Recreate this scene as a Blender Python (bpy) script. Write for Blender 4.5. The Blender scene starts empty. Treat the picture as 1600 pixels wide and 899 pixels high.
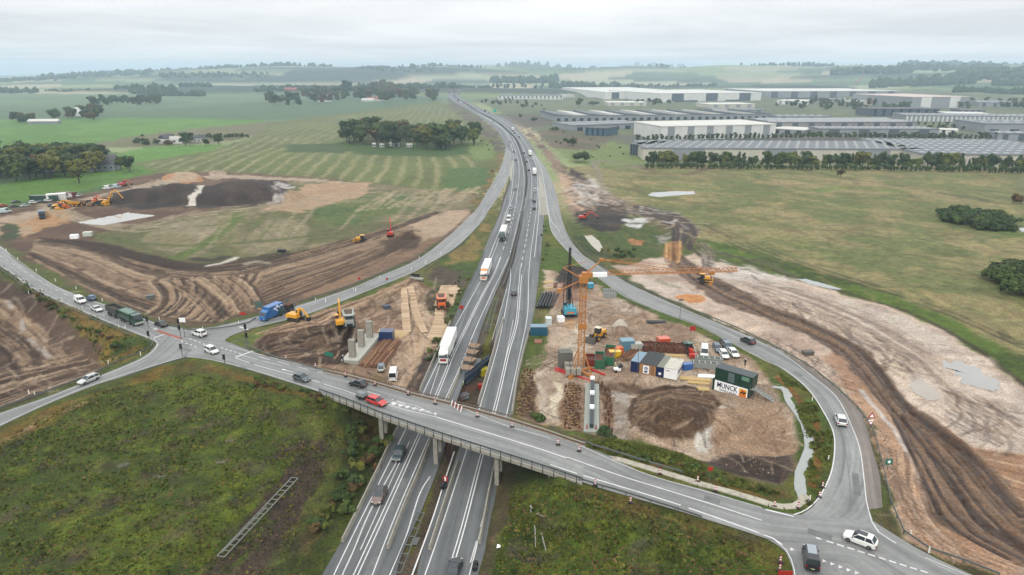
import bpy, math, random
import numpy as np
from mathutils import Vector, Matrix
random.seed(7); rng = np.random.default_rng(11)
sc = bpy.context.scene; COL = sc.collection
# ------------------------------------------------------------------ camera
H, FPX, PITCH = 70.0, 1067.0, math.radians(17.55)
cd = bpy.data.cameras.new('camera'); cam = bpy.data.objects.new('camera', cd); COL.objects.link(cam)
cd.sensor_width = 36; cd.lens = 36*FPX/1600; cd.clip_start = 1; cd.clip_end = 60000
cam.location = (0, 0, H); cam.rotation_euler = (math.pi/2-PITCH, 0, 0); sc.camera = cam
# ------------------------------------------------------------------ sky and sun (overcast)
SUN_EL, SUN_ROT = 42, 200
w = bpy.data.worlds.new('World'); sc.world = w; w.use_nodes = True
nt = w.node_tree; N = nt.nodes; L = nt.links; N.clear()
out = N.new('ShaderNodeOutputWorld'); bg = N.new('ShaderNodeBackground'); bg.inputs[1].default_value = 0.1
sky = N.new('ShaderNodeTexSky'); sky.sky_type = 'NISHITA'; sky.sun_disc = False
sky.sun_elevation = math.radians(SUN_EL); sky.sun_rotation = math.radians(SUN_ROT)
tc = N.new('ShaderNodeTexCoord'); sep = N.new('ShaderNodeSeparateXYZ'); L.new(tc.outputs['Generated'], sep.inputs[0])
def wm(op, a, b=None, c=None):
    n = N.new('ShaderNodeMath'); n.operation = op
    for i, v in enumerate((a, b, c)):
        if v is None: continue
        if isinstance(v, (int, float)): n.inputs[i].default_value = v
        else: L.new(v, n.inputs[i])
    return n.outputs[0]
zz = wm('ADD', wm('MAXIMUM', sep.outputs[2], 0.0), 0.035)
cmb = N.new('ShaderNodeCombineXYZ'); L.new(wm('DIVIDE', sep.outputs[0], zz), cmb.inputs[0]); L.new(wm('DIVIDE', sep.outputs[1], zz), cmb.inputs[1])
n1 = N.new('ShaderNodeTexNoise'); n1.inputs['Scale'].default_value = 0.16; n1.inputs['Detail'].default_value = 6; n1.inputs['Roughness'].default_value = 0.55; n1.inputs['Distortion'].default_value = 0.3
L.new(cmb.outputs[0], n1.inputs['Vector'])
cr = N.new('ShaderNodeValToRGB'); L.new(n1.outputs[0], cr.inputs[0])
cr.color_ramp.elements[0].position = 0.36; cr.color_ramp.elements[0].color = (7.3, 7.4, 7.55, 1)
cr.color_ramp.elements[1].position = 0.6; cr.color_ramp.elements[1].color = (9.9, 9.85, 9.8, 1)
# an overcast sky is brighter overhead than at the horizon
gr = wm('MULTIPLY_ADD', wm('POWER', wm('MAXIMUM', sep.outputs[2], 0.0), 0.9), 1.45, 0.98)
vm = N.new('ShaderNodeVectorMath'); vm.operation = 'SCALE'; L.new(cr.outputs[0], vm.inputs[0]); L.new(gr, vm.inputs['Scale'])
mx = N.new('ShaderNodeMixRGB'); mx.inputs[0].default_value = 0.96; L.new(sky.outputs[0], mx.inputs[1]); L.new(vm.outputs[0], mx.inputs[2])
L.new(mx.outputs[0], bg.inputs[0]); L.new(bg.outputs[0], out.inputs[0])
sd = bpy.data.lights.new('sun', 'SUN'); sun = bpy.data.objects.new('sun', sd); COL.objects.link(sun)
sd.energy = 1.5; sd.angle = math.radians(10); sd.color = (1, 0.96, 0.9)
az = math.radians(SUN_ROT); el = math.radians(SUN_EL)
sv = Vector((math.sin(az)*math.cos(el), math.cos(az)*math.cos(el), math.sin(el)))
sun.rotation_euler = sv.to_track_quat('Z', 'Y').to_euler()
sc.view_settings.view_transform = 'Standard'; sc.view_settings.look = 'None'; sc.view_settings.exposure = 0.0; sc.view_settings.gamma = 1
# air
HAZE = 1.4e-4
def box_obj(name, x0, x1, y0, y1, z0, z1):
    me = bpy.data.meshes.new(name)
    v = [(x, y, z) for z in (z0, z1) for y in (y0, y1) for x in (x0, x1)]
    me.from_pydata(v, [], [(0,2,3,1),(4,5,7,6),(0,1,5,4),(2,6,7,3),(0,4,6,2),(1,3,7,5)])
    o = bpy.data.objects.new(name, me); COL.objects.link(o); return o
hz = box_obj('haze', -16000, 16000, -3000, 17000, -60, 205); hz['kind'] = 'stuff'
hm = bpy.data.materials.new('haze_air'); hm.use_nodes = True; hm.node_tree.nodes.clear()
ho = hm.node_tree.nodes.new('ShaderNodeOutputMaterial'); pv = hm.node_tree.nodes.new('ShaderNodeVolumePrincipled')
pv.inputs['Color'].default_value = (0.66, 0.84, 1.0, 1); pv.inputs['Density'].default_value = HAZE; pv.inputs['Anisotropy'].default_value = 0.2
hm.node_tree.links.new(pv.outputs[0], ho.inputs['Volume']); hz.data.materials.append(hm)
sc.cycles.volume_bounces = 1; sc.cycles.max_bounces = 6; sc.cycles.diffuse_bounces = 2; sc.cycles.glossy_bounces = 2
sc.cycles.transmission_bounces = 2; sc.cycles.transparent_max_bounces = 6

# ------------------------------------------------------------------ helpers
CP, SP = math.cos(PITCH), math.sin(PITCH)
def ray(u, v):
    x = (u-800)/FPX; t = -(v-449.5)/FPX
    return x, CP+SP*t, -SP+CP*t
def at(u, v, z=0.0):
    dx, dy, dz = ray(u, v); t = (z-H)/dz
    return np.array((dx*t, dy*t))
GAIN = 1.92
def lin(c):
    return tuple(((v/255)/12.92 if v/255 <= 0.04045 else ((v/255+0.055)/1.055)**2.4) for v in c)
WB = (.99, 1.0, 1.08)
def alb(c, g=GAIN): return tuple(min(max(v-.004, .002)/(g*k), 0.85) for v, k in zip(lin(c), WB))
def hash2(ix, iy, s):
    n = (ix.astype(np.int64)*374761393 + iy.astype(np.int64)*668265263 + s*1442695041) & 0xFFFFFFFF
    n = ((n ^ (n >> 13))*1274126177) & 0xFFFFFFFF
    return ((n ^ (n >> 16)) & 0xFFFFFF)/float(0xFFFFFF)
def vnoise(x, y, s=0):
    ix = np.floor(x); iy = np.floor(y); fx = x-ix; fy = y-iy
    fx = fx*fx*(3-2*fx); fy = fy*fy*(3-2*fy)
    a = hash2(ix, iy, s); b = hash2(ix+1, iy, s); c = hash2(ix, iy+1, s); d = hash2(ix+1, iy+1, s)
    return (a*(1-fx)+b*fx)*(1-fy)+(c*(1-fx)+d*fx)*fy
def fbm(x, y, s=0, o=4, g=0.5):
    t = 0; a = 1; m = 0
    for i in range(o):
        t = t+a*vnoise(x, y, s+i*17); m += a; a *= g; x = x*2.03+11.3; y = y*2.03-7.1
    return t/m
def sstep(a, b, x):
    t = np.clip((x-a)/(b-a), 0, 1); return t*t*(3-2*t)
def seg_dist(X, Y, pts, vals=None):
    """distance to a polyline, and the value interpolated along it"""
    best = np.full(np.shape(X), 1e18); val = np.zeros(np.shape(X))
    for i in range(len(pts)-1):
        ax, ay = pts[i]; bx, by = pts[i+1]; dx, dy = bx-ax, by-ay
        t = np.clip(((X-ax)*dx+(Y-ay)*dy)/(dx*dx+dy*dy+1e-9), 0, 1)
        d = (X-ax-t*dx)**2+(Y-ay-t*dy)**2
        m = d < best; best = np.where(m, d, best)
        if vals is not None: val = np.where(m, vals[i]*(1-t)+vals[i+1]*t, val)
    return np.sqrt(best), val

# ------------------------------------------------------------------ relief
# natural ground: (pixel of the photograph used to survey it, height)
CTRL = [(100,850,3.2),(300,760,3.5),(300,640,4.2),(450,700,3.0),(470,860,2.4),(0,800,3),(0,720,3.4),(200,640,4),(850,850,2.6),(1000,850,3.2),
 (1120,870,3.6),(800,890,1.6),(900,790,3.4),(420,620,4.6),(0,520,0.6),(60,560,0.8),(110,580,1.2),(20,470,2),(100,420,3.2),(250,460,3.2),(330,480,3.6),(400,450,2.4),(550,400,1.6),
 (300,350,2.2),(100,340,3),(620,370,1.3),(560,560,.6),(620,580,.2),(680,480,.2),(450,540,2.6),(640,520,.3),(700,420,.4),(880,520,.2),(870,640,.2),(950,600,.2),
 (1100,560,.7),(1180,680,1.0),(1050,640,.5),(1230,650,1.4),(1000,690,.8),(1100,710,1.2),(870,450,.1),(1000,500,.4),(1250,530,1.2),(1400,680,2.2),(1500,820,3.2),(1100,430,.4),(1560,700,3),
 (1500,600,2.2),(1300,500,1),(1300,300,0),(1560,450,1.4),(1000,380,.2),(1100,330,0),(620,300,.5),(700,250,0),(400,250,.8),(200,260,1),(900,200,0),(1400,200,0),(0,300,3),
 (660,800,-.3),(700,700,-.3),(745,600,-1.2),(770,450,0),(800,350,0),(560,800,0),(760,800,.1),(800,250,0),(1640,880,3.6),(-60,600,2),(800,170,0),(300,170,0),(1200,150,0)]
CX = np.array([at(u, v, z) for u, v, z in CTRL]); CZ = np.array([c[2] for c in CTRL])
ROADS = {  # centre line in surveyed pixels with heights, half width
 'north_west_road': ([(-80,350,3.6),(0,400,4.0),(50,432,4.3),(105,464,4.6),(160,488,4.8),(212,508,5),(270,528,5.1),(320,541,5.2)], 5.0),
 'south_west_road': ([(-80,690,4),(0,656,4),(75,626,4.2),(150,596,4.4),(220,574,4.7),(265,556,5),(320,541,5.2)], 4.5),
 'left_slip_road': ([(345,530,5.2),(400,505,4.8),(465,488,4.3),(560,453,3.3),(620,428,2.5),(680,393,1.6),(735,345,.8),(765,310,.3),(785,270,0)], 4.0),
 'overpass_west': ([(300,541,5.2),(400,567,5.6),(450,581,6.0),(500,595,6.5)], 8.0),
 'overpass_east': ([(885,718,6.8),(950,735,6.4),(1075,769,5.6),(1200,815,4.8),(1300,845,4.5),(1400,873,4.3),(1500,905,4),(1640,960,4)], 8.0),
 'right_slip_road': ([(1335,842,4.5),(1330,780,4.2),(1338,730,4),(1336,690,3.6),(1315,645,3.1),(1265,595,2.4),(1215,559,1.8),(1150,530,1.3),(1060,487,.8),(970,445,.4),(900,395,.1),(868,345,0)], 6.0),
 'south_road': ([(1290,840,4.5),(1268,880,4.3),(1255,930,4)], 6.0)}
RW = {k: ([at(u, v, z) for u, v, z in p], [q[2] for q in p], hw) for k, (p, hw) in ROADS.items()}
MWL = [(500,905),(563,795),(624,669),(656,612),(681,562),(704,514),(727,457),(745,420),(761,380),(781,330),(787,305),(794,284),(800,262),(792,241),(787,222),(777,205),(760,190),(730,171),(710,160),(698,150),(703,145),(720,142)]
MWR = [(745,905),(758,859),(786,714),(799,651),(807,594),(821,540),(834,490),(841,436),(847,374),(850,337),(853,315),(850,290),(845,268),(838,245),(834,232),(817,210),(800,192),(777,180),(750,169),(730,159),(716,149),(722,145)]
MOUNDS = [ # pixel of the base centre, radii x y, height, turn
 (1052,672,13,9.5,5.6,0),(470,540,15,9,3.2,.5),(395,545,9,7,1.8,.3),(548,525,7,7,3.4,0),(1195,745,14,5,1.9,-.4),(1120,738,9,4,1.2,-.4),
 (888,452,9,7,3.6,0),(232,318,28,13,6,.2),(375,315,36,20,10,.2),(285,284,16,9,5,0),(340,274,10,6,2.5,0),(95,346,14,6,3,0),(925,355,16,8,1.6,0),
 (970,523,3,3,2.4,0),(636,372,12,6,2,.3),(1140,522,5,3,.6,0),(985,498,9,4,.8,-.3),(248,291,7,4,2.2,0),(820,640,4,8,.5,0)]
MW_ = [(at(u, v, 0), rx, ry, h, a) for u, v, rx, ry, h, a in MOUNDS]
PITS = [ # a trench: polyline pixels, half width, depth, bank
 ([(766,545),(752,585),(735,640)], 3.0, 2.4, 1.5), ([(940,607),(1000,612),(1040,600)], 2.2, 1.2, 2.5), ([(660,470),(672,500),(690,520)], 3.5, 1.4, 3)]
MWC = [at(u, v, 0) for u, v in [(560,1300),(596,1010),(622,905),(660,795),(708,690),(755,565),(788,440),(815,340),(825,285),(818,240),(790,200),(740,168),(708,149)]]
PT_ = [([at(u, v, 0) for u, v in p], hw, d, b) for p, hw, d, b in PITS]
def base_z(X, Y):
    X = np.asarray(X, float); Y = np.asarray(Y, float); R = np.hypot(X, Y)
    num = np.zeros_like(X); den = np.zeros_like(X)
    for (cx, cy), cz in zip(CX, CZ):
        d = (X-cx)**2+(Y-cy)**2+16.0
        wgt = 1/(d*d*np.sqrt(d)); num += wgt*cz; den += wgt
    z = num/den*sstep(1500, 500, R)
    for (c, rx, ry, h, a) in MW_:
        dx = X-c[0]; dy = Y-c[1]; px = (dx*math.cos(a)+dy*math.sin(a))/rx; py = (-dx*math.sin(a)+dy*math.cos(a))/ry
        q = np.sqrt(px*px+py*py)
        q = q+0.35*(vnoise(X/(rx*.35), Y/(rx*.35), 5)-.5)
        z = z+h*np.clip(1.18-q, 0, 1)**1.0*sstep(1.18, .9, q)*(1-.12*sstep(.35, 0, q))
    dm, _ = seg_dist(X, Y, MWC); z = z*sstep(11.5, 30, dm)
    for p, hw, d, b in PT_:
        dist, _ = seg_dist(X, Y, p); z = z-d*sstep(hw+b, hw, dist)
    far = sstep(2300, 5600, R)
    ang = np.arctan2(X, Y)
    hills = (fbm(X/2600+3, Y/1500, 31, 4)-.24)*sstep(-.8, -.2, ang)*1.0
    z = z+far*np.clip(hills, -.02, 1)*300+sstep(800, 2500, R)*(fbm(X/700, Y/500, 77, 3)-.5)*9
    return z-R*R/(2*6.371e6)
def surf(X, Y):
    """ground height with the road banks, weight of the road bed"""
    X = np.asarray(X, float); Y = np.asarray(Y, float)
    z = base_z(X, Y); W = np.zeros_like(z); nz = np.zeros_like(z)+1e-12*z; nw = np.zeros_like(z)+1e-12
    for k, (p, zs, hw) in RW.items():
        d, zv = seg_dist(X, Y, p, zs)
        wd = sstep(hw+1.5+10*(1 if k != 'right_slip_road' else .7), hw+1.0, d)
        W = np.maximum(W, wd); q = np.maximum(wd, 1e-4)**2/(d+2)**3; nz = nz+q*zv; nw = nw+q
    zr = nz/nw
    z = z*(1-W)+zr*W
    z = np.where(W > 1e-3, np.minimum(z, np.maximum(0, (seg_dist(X, Y, MWC)[0]-11.6)*.62)), z)
    return z, W, zr
FAST = {}
def surf_fast(X, Y):
    X = np.asarray(X, float); Y = np.asarray(Y, float); a = np.arctan2(X, Y); r = np.hypot(X, Y); ta, tr = FAST['ta'], FAST['tr']
    j = np.clip(np.searchsorted(ta, a), 1, len(ta)-1); i = np.clip(np.searchsorted(tr, r), 1, len(tr)-1)
    fa = np.clip((a-ta[j-1])/(ta[j]-ta[j-1]), 0, 1); fr = np.clip((r-tr[i-1])/(tr[i]-tr[i-1]), 0, 1)
    return tuple((A[i-1, j-1]*(1-fa)+A[i-1, j]*fa)*(1-fr)+(A[i, j-1]*(1-fa)+A[i, j]*fa)*fr for A in FAST['g'])
def onto(u, v, it=7):
    """pixel of the photograph to a point on the ground"""
    z = 0.0
    for _ in range(it):
        p = at(u, v, z); zn = float(surf(np.array([p[0]]), np.array([p[1]]))[0][0]); z = .35*z+.65*zn
    p = at(u, v, z); return np.array((p[0], p[1], float(surf(np.array([p[0]]), np.array([p[1]]))[0][0])))
def onto_many(px, it=8, road=False):
    px = np.array(px, float); z = np.zeros(len(px))
    dx = (px[:,0]-800)/FPX; t = -(px[:,1]-449.5)/FPX; dy = CP+SP*t; dz = -SP+CP*t; dz = np.minimum(dz, -.004)
    for _ in range(it):
        s = (z-H)/dz; zn = surf(dx*s, dy*s)[2 if road else 0]; z = .35*z+.65*zn
    s = (z-H)/dz; return np.stack((dx*s, dy*s), 1)
def densify(p, step=12, closed=False):
    q = []; n = len(p)
    for i in range(n if closed else n-1):
        a = p[i]; b = p[(i+1) % n]; k = max(1, int(math.hypot(b[0]-a[0], b[1]-a[1])/step))
        q += [tuple(a[j]+(b[j]-a[j])*t/k for j in range(len(a))) for t in range(k)]
    if not closed: q.append(tuple(p[-1]))
    return q
def smooth(p, n=6):
    """Catmull-Rom through the points"""
    P = [np.array(q, float) for q in p]; P = [2*P[0]-P[1]]+P+[2*P[-1]-P[-2]]; r = []
    for i in range(1, len(P)-2):
        for k in range(n):
            t = k/n; a, b, c, d = P[i-1:i+3]
            r.append(.5*((2*b)+(c-a)*t+(2*a-5*b+4*c-d)*t*t+(3*b-a-3*c+d)*t**3))
    r.append(P[-2]); return r
# ------------------------------------------------------------------ materials
MATS = {}
def mat(name, c=(128,128,128), rough=.6, metal=0, bump=0, scale=1, var=0, coat=0, raw=None, spec=None, dirt=0):
    """a painted or plain surface, with a little procedural wear"""
    if name in MATS: return MATS[name]
    m = bpy.data.materials.new(name); m.use_nodes = True; t = m.node_tree; b = t.nodes['Principled BSDF']
    col = (*(raw if raw else alb(c)), 1)
    b.inputs['Base Color'].default_value = col; b.inputs['Roughness'].default_value = rough; b.inputs['Metallic'].default_value = metal
    if coat: b.inputs['Coat Weight'].default_value = coat; b.inputs['Coat Roughness'].default_value = .08
    if spec is not None: b.inputs['Specular IOR Level'].default_value = spec
    if var or dirt:
        co = t.nodes.new('ShaderNodeTexCoord'); n = t.nodes.new('ShaderNodeTexNoise'); n.inputs['Scale'].default_value = scale; n.inputs['Detail'].default_value = 5; n.inputs['Roughness'].default_value = .6
        t.links.new(co.outputs['Object'], n.inputs['Vector'])
        hs = t.nodes.new('ShaderNodeHueSaturation'); hs.inputs['Color'].default_value = col
        mr = t.nodes.new('ShaderNodeMapRange'); mr.inputs[1].default_value = .3; mr.inputs[2].default_value = .7; mr.inputs[3].default_value = 1-var; mr.inputs[4].default_value = 1+var
        t.links.new(n.outputs[0], mr.inputs[0]); t.links.new(mr.outputs[0], hs.inputs['Value'])
        if dirt:
            n2 = t.nodes.new('ShaderNodeTexNoise'); n2.inputs['Scale'].default_value = scale*1.7; n2.inputs['Detail'].default_value = 6
            t.links.new(co.outputs['Object'], n2.inputs['Vector'])
            m2 = t.nodes.new('ShaderNodeMapRange'); m2.inputs[1].default_value = .52; m2.inputs[2].default_value = .68; m2.inputs[3].default_value = 0; m2.inputs[4].default_value = dirt
            t.links.new(n2.outputs[0], m2.inputs[0]); mm = t.nodes.new('ShaderNodeMixRGB'); mm.inputs[2].default_value = (*alb((120,100,84)), 1)
            t.links.new(m2.outputs[0], mm.inputs[0]); t.links.new(hs.outputs[0], mm.inputs[1]); t.links.new(mm.outputs[0], b.inputs['Base Color'])
        else: t.links.new(hs.outputs[0], b.inputs['Base Color'])
        if bump:
            bp = t.nodes.new('ShaderNodeBump'); bp.inputs['Strength'].default_value = bump; bp.inputs['Distance'].default_value = .05
            t.links.new(n.outputs[0], bp.inputs['Height']); t.links.new(bp.outputs[0], b.inputs['Normal'])
    MATS[name] = m; return m

# ------------------------------------------------------------------ ground sheet
t_az = np.radians(np.concatenate([np.linspace(-180, -48, 34)[:-1], np.linspace(-48, -41, 12)[:-1], np.linspace(-41, 41, 1120), np.linspace(41, 48, 12)[1:], np.linspace(48, 180, 34)[1:]]))
pv_ = np.concatenate([np.linspace(1600, 940, 40)[:-1], np.linspace(940, 200, 560)[:-1], np.linspace(200, 124, 110)[:-1], np.geomspace(12, 2.2, 34)+112])
t_rad = H/np.tan(np.arctan((pv_-449.5)/FPX)+PITCH)
t_rad = np.concatenate([[1.0, 12.0], t_rad[t_rad > 15]])
AZ, RAD = np.meshgrid(t_az, t_rad)
GX = RAD*np.sin(AZ); GY = RAD*np.cos(AZ)
GZ, GWt, GZR = surf(GX, GY)
FAST.update(ta=t_az, tr=t_rad, g=(GZ.copy(), GWt, GZR)); surf_exact = surf; surf = surf_fast
nr, ncol = GX.shape
def haze_free(a): return a
# world-space wobble of every painted edge
wob = np.clip(RAD*.012, .5, 9)
WX = GX+(fbm(GX/6+5, GY/6, 3, 3)-.5)*2*wob; WY = GY+(fbm(GX/6, GY/6+9, 4, 3)-.5)*2*wob
COLR = np.zeros((nr, ncol, 3)); WET = np.zeros((nr, ncol)); GRS = np.ones((nr, ncol)); REL = np.zeros((nr, ncol))
def window(P, pad):
    P = np.array(P); a = np.arctan2(P[:,0], P[:,1]); r = np.hypot(P[:,0], P[:,1]); pa = pad/max(r.min(), 5)
    c0, c1 = np.searchsorted(t_az, [a.min()-pa, a.max()+pa]); r0, r1 = np.searchsorted(t_rad, [max(r.min()*.93-pad, 0), r.max()+pad])
    return slice(max(r0-1, 0), r1+1), slice(max(c0-1, 0), c1+1)
def inside(X, Y, P):
    m = np.zeros(X.shape, bool); n = len(P)
    for i in range(n):
        x1, y1 = P[i]; x2, y2 = P[(i+1) % n]
        if y1 == y2: continue
        c = ((y1 > Y) != (y2 > Y)); m ^= c & (X < (x2-x1)*(Y-y1)/(y2-y1)+x1)
    return m
def soft_inside(X, Y, P, f):
    m = inside(X, Y, P)
    if f <= 0: return m.astype(float)
    d, _ = seg_dist(X, Y, list(P)+[P[0]]); s = np.where(m, d, -d)
    return sstep(-f, f, s)
def paint(px, c, f=0, a=1.0, var=.08, grass=None, wet=None, rel=None, world=None, sharp=False, nscale=3.0, c2=None):
    """colour the ground inside a surveyed outline; c2 is mottled in"""
    P = world if world is not None else onto_many(densify(px, 30, True))
    sl = window(P, 12)
    X = (GX if sharp else WX)[sl]; Y = (GY if sharp else WY)[sl]
    if X.size == 0: return
    m = soft_inside(X, Y, P, f)*a
    if not (m > 0).any(): return
    col = np.array(alb(c)); n = fbm(GX[sl]/nscale, GY[sl]/nscale, 8, 4, .6)
    cc = col*(1+(n-.5)[..., None]*2*var*2)
    if c2 is not None:
        k = sstep(.42, .6, fbm(GX[sl]/(nscale*3.1)+40, GY[sl]/(nscale*3.1), 21, 4, .6))[..., None]; cc = cc*(1-k)+np.array(alb(c2))*(1+(n-.5)[..., None]*2*var)*k
    COLR[sl] = COLR[sl]*(1-m[..., None])+cc*m[..., None]
    if grass is not None: GRS[sl] = GRS[sl]*(1-m)+grass*m
    if wet is not None: WET[sl] = WET[sl]*(1-m)+wet*m
    if rel is not None: REL[sl] = REL[sl]*(1-m)+rel*m
def stroke(W, wid, c, a=.6, dz=0, brk=0, wet=None, seed=0):
    """one rut, track or swath along a world polyline"""
    sl = window(W, wid*2+3); X = GX[sl]; Y = GY[sl]
    if X.size == 0: return
    cell = RAD[sl]**2/(H*720)+.05
    n1 = (fbm(X/5, Y/5, 60+seed, 2)-.5)*min(wid, 1.6)
    d, _ = seg_dist(X+n1, Y+n1, W); wv = np.maximum(wid, 0)
    m = sstep(wv*.5+np.minimum(cell*.5, 2)+.1, wv*.2, d)*a*np.clip(wv/np.maximum(cell*.35, .01), 0, 1)
    if brk: m = m*sstep(brk-.12, brk+.12, fbm(X/7+seed*3.3, Y/7, 90+seed, 3))
    COLR[sl] = COLR[sl]*(1-m[..., None])+np.array(alb(c))*m[..., None]
    if dz: GZ[sl] += dz*m
    if wet is not None: WET[sl] = WET[sl]*(1-m)+wet*m
def stroke_px(px, wid, c, a=.6, **k): stroke(onto_many(densify(smooth(px, 4), 25)), wid, c, a, **k)
def ruts(A, B, n, cols, wid=(.5, 1.6), a=(.3, .8), dz=.12, brk=.45, jit=.25, lo=0, hi=1):
    n = int(n*1.7); wid = (wid[0]*.6, wid[1]*.62); a = (a[0]+.1, min(a[1]+.12, .95)); brk = brk*.9
    """wheel ruts fanned between two guiding lines with the same number of points"""
    A = onto_many([tuple(q) for q in smooth(A, 5)]); B = onto_many([tuple(q) for q in smooth(B, 5)])
    for k in range(n):
        s = lo+(hi-lo)*(k+random.uniform(-jit, jit))/max(n-1, 1); e = random.uniform(-.02, .02)
        P = A*(1-s)+B*s; P = P*1.0; P[:,0] += np.linspace(-e, e, len(P))*20
        i0 = random.randint(0, max(0, len(P)//3)) if random.random() < .4 else 0; i1 = len(P)-(random.randint(0, len(P)//3) if random.random() < .4 else 0)
        if i1-i0 < 3: i0, i1 = 0, len(P)
        c, up = random.choice(cols)
        stroke(P[i0:i1], random.uniform(*wid), c, random.uniform(*a), dz=dz*up, brk=brk, seed=random.randint(0, 99))
DK = (82,62,50); DK2 = (106,82,66); LT = (172,146,124); LT2 = (192,170,148)
RUTC = [(DK,-1),(DK,-1),(DK2,-1),(LT,.6),(LT,.6),(LT2,.5)]
# --- far country: patchwork of fields, woods
far_cols = [(160,172,126),(128,148,104),(98,122,82),(182,172,140),(138,156,98),(196,186,156),(84,104,74),(176,182,148)]
def cells(X, Y, sx, sy, seed):
    gx = X/sx; gy = Y/sy; ix = np.floor(gx); iy = np.floor(gy); best = np.full(X.shape, 9e9); idv = np.zeros(X.shape)
    for a in (-1, 0, 1):
        for b in (-1, 0, 1):
            jx = ix+a; jy = iy+b; px = jx+hash2(jx, jy, seed); py = jy+hash2(jx, jy, seed+5)
            d = (gx-px)**2+(gy-py)**2; m = d < best; best = np.where(m, d, best); idv = np.where(m, hash2(jx, jy, seed+9), idv)
    return idv
idv = cells(GX+GY*.25, GY, 420, 330, 2); fc = np.array([alb(c) for c in far_cols])
COLR[:] = fc[np.minimum((idv*len(far_cols)).astype(int), len(far_cols)-1)]
wood = sstep(.59, .63, fbm(GX/900, GY/420, 55, 4))*sstep(1500, 2400, RAD)
COLR = COLR*(1-wood[..., None])+np.array(alb((62,78,62)))*wood[..., None]
GZ += wood*sstep(1500, 2400, RAD)*9
COLR *= (1+(fbm(GX/25, GY/25, 9, 4)-.5)*.35)[..., None]
# near ground defaults
near = sstep(420, 300, RAD)
COLR = COLR*(1-near[..., None])+np.array(alb((104,116,62)))*near[..., None]
# --- left fields
paint([(-300,148),(300,147),(700,150),(700,175),(420,195),(-300,190)], (112,136,104), 8, c2=(122,144,110), nscale=40)
paint([(-300,165),(200,175),(400,160),(560,150),(690,152),(690,168),(420,188),(250,186),(-300,187)], (104,128,98), 6, nscale=30)
paint([(-300,188),(0,187),(260,184),(415,188),(395,196),(300,205),(200,222),(110,234),(0,252),(-300,330)], (116,158,76), 3, c2=(104,146,70), nscale=14, var=.06)
paint([(160,246),(240,228),(350,226),(330,236),(210,262),(120,262)], (112,156,74), 3, nscale=14)
paint([(112,230),(230,210),(320,199),(430,190),(445,196),(385,216),(330,224),(200,231)], (132,130,98), 2, nscale=10)
paint([(205,255),(330,236),(400,212),(420,192),(560,175),(690,158),(735,182),(778,215),(788,240),(770,268),(752,300),(700,302),(580,288),(350,280),(200,268)], (124,134,84), 3, c2=(116,124,76), nscale=16, grass=.7)
def swaths(a, b, n, poly, cA, wid, al):
    """straight mown swaths with the direction a->b, repeated sideways inside an outline"""
    P = onto_many(densify(poly, 30, True)); A = onto_many([a])[0]; B = onto_many([b])[0]; d = (B-A)/np.linalg.norm(B-A); nn = np.array((-d[1], d[0]))
    sl = window(P, 10); X = WX[sl]*.3+GX[sl]*.7; Y = WY[sl]*.3+GY[sl]*.7; m = soft_inside(X, Y, P, 3)
    s = (X-A[0])*nn[0]+(Y-A[1])*nn[1]; t = (X-A[0])*d[0]+(Y-A[1])*d[1]
    ph = s/wid+(fbm(X/60, Y/60, 14, 2)-.5)*.5; q = np.abs((ph % 1)-.5)*2
    k = sstep(.45, .9, q)*(.25+.9*fbm(s/6+50, t/60, 33, 3))*m*al
    COLR[sl] = COLR[sl]*(1-k[..., None])+np.array(alb(cA))*k[..., None]
swaths((430,268), (500,222), 0, [(215,258),(330,240),(410,212),(500,222),(600,232),(740,232),(760,280),(700,298),(580,285),(350,278)], (172,166,126), 13, .8)
swaths((560,210), (600,185), 0, [(400,215),(430,196),(560,178),(690,166),(740,195),(745,212),(540,212),(500,222)], (166,160,128), 12, .7)
paint([(440,226),(530,224),(560,232),(540,240),(450,238)], (86,108,64), 4)
paint([(520,224),(745,226),(735,240),(690,246),(560,242)], (84,110,58), 3, nscale=5)
paint([(730,215),(770,222),(772,245),(745,252),(735,240)], (130,150,92), 3, nscale=5)
paint([(700,262),(770,262),(762,295),(690,298)], (98,126,72), 4, nscale=6)
# --- yard, earthworks on the left
paint([(-120,290),(0,290),(60,275),(130,266),(215,258),(240,268),(236,276),(180,286),(140,298),(60,312),(0,322),(-120,345)], (104,142,64), 1.5, nscale=8)
EB = [(-120,330),(0,332),(60,317),(160,297),(215,275),(250,270),(330,268),(480,276),(560,284),(690,300),(742,302),(762,322),(745,332),(700,368),(650,402),(590,430),(545,448),(455,478),(400,490),(337,506),(300,510),(250,503),(205,486),(160,468),(100,436),(42,404),(0,376),(-120,330)]
paint(EB, (134,110,92), 1.5, c2=(118,94,78), grass=0, rel=.12, nscale=6)
paint([(420,300),(470,280),(560,284),(700,300),(742,306),(755,322),(700,330),(640,352),(560,372),(470,395),(400,405),(320,412),(200,402),(140,388),(150,365),(330,330),(400,318)], (122,122,84), 3, c2=(146,136,108), grass=.7, nscale=9)
paint([(165,304),(230,288),(300,288),(330,298),(318,315),(285,322),(220,328),(160,322)], (92,80,74), 1.5, c2=(76,66,62), nscale=5)
paint([(285,325),(318,297),(370,281),(430,281),(455,292),(448,312),(415,322),(340,325)], (84,72,70), 1.5, c2=(98,86,80), nscale=5)
paint([(430,283),(455,288),(452,306),(430,318),(415,322),(428,302)], (186,180,180), 1, c2=(96,84,80), nscale=3)
paint([(410,328),(450,306),(475,290),(520,283),(580,286),(572,303),(520,327),(465,332)], (188,160,134), 1.5, c2=(172,144,120), grass=0, nscale=10)
paint([(252,281),(265,272),(285,268),(310,275),(322,283),(290,288)], (196,152,116), .5, grass=0, nscale=4)
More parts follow.
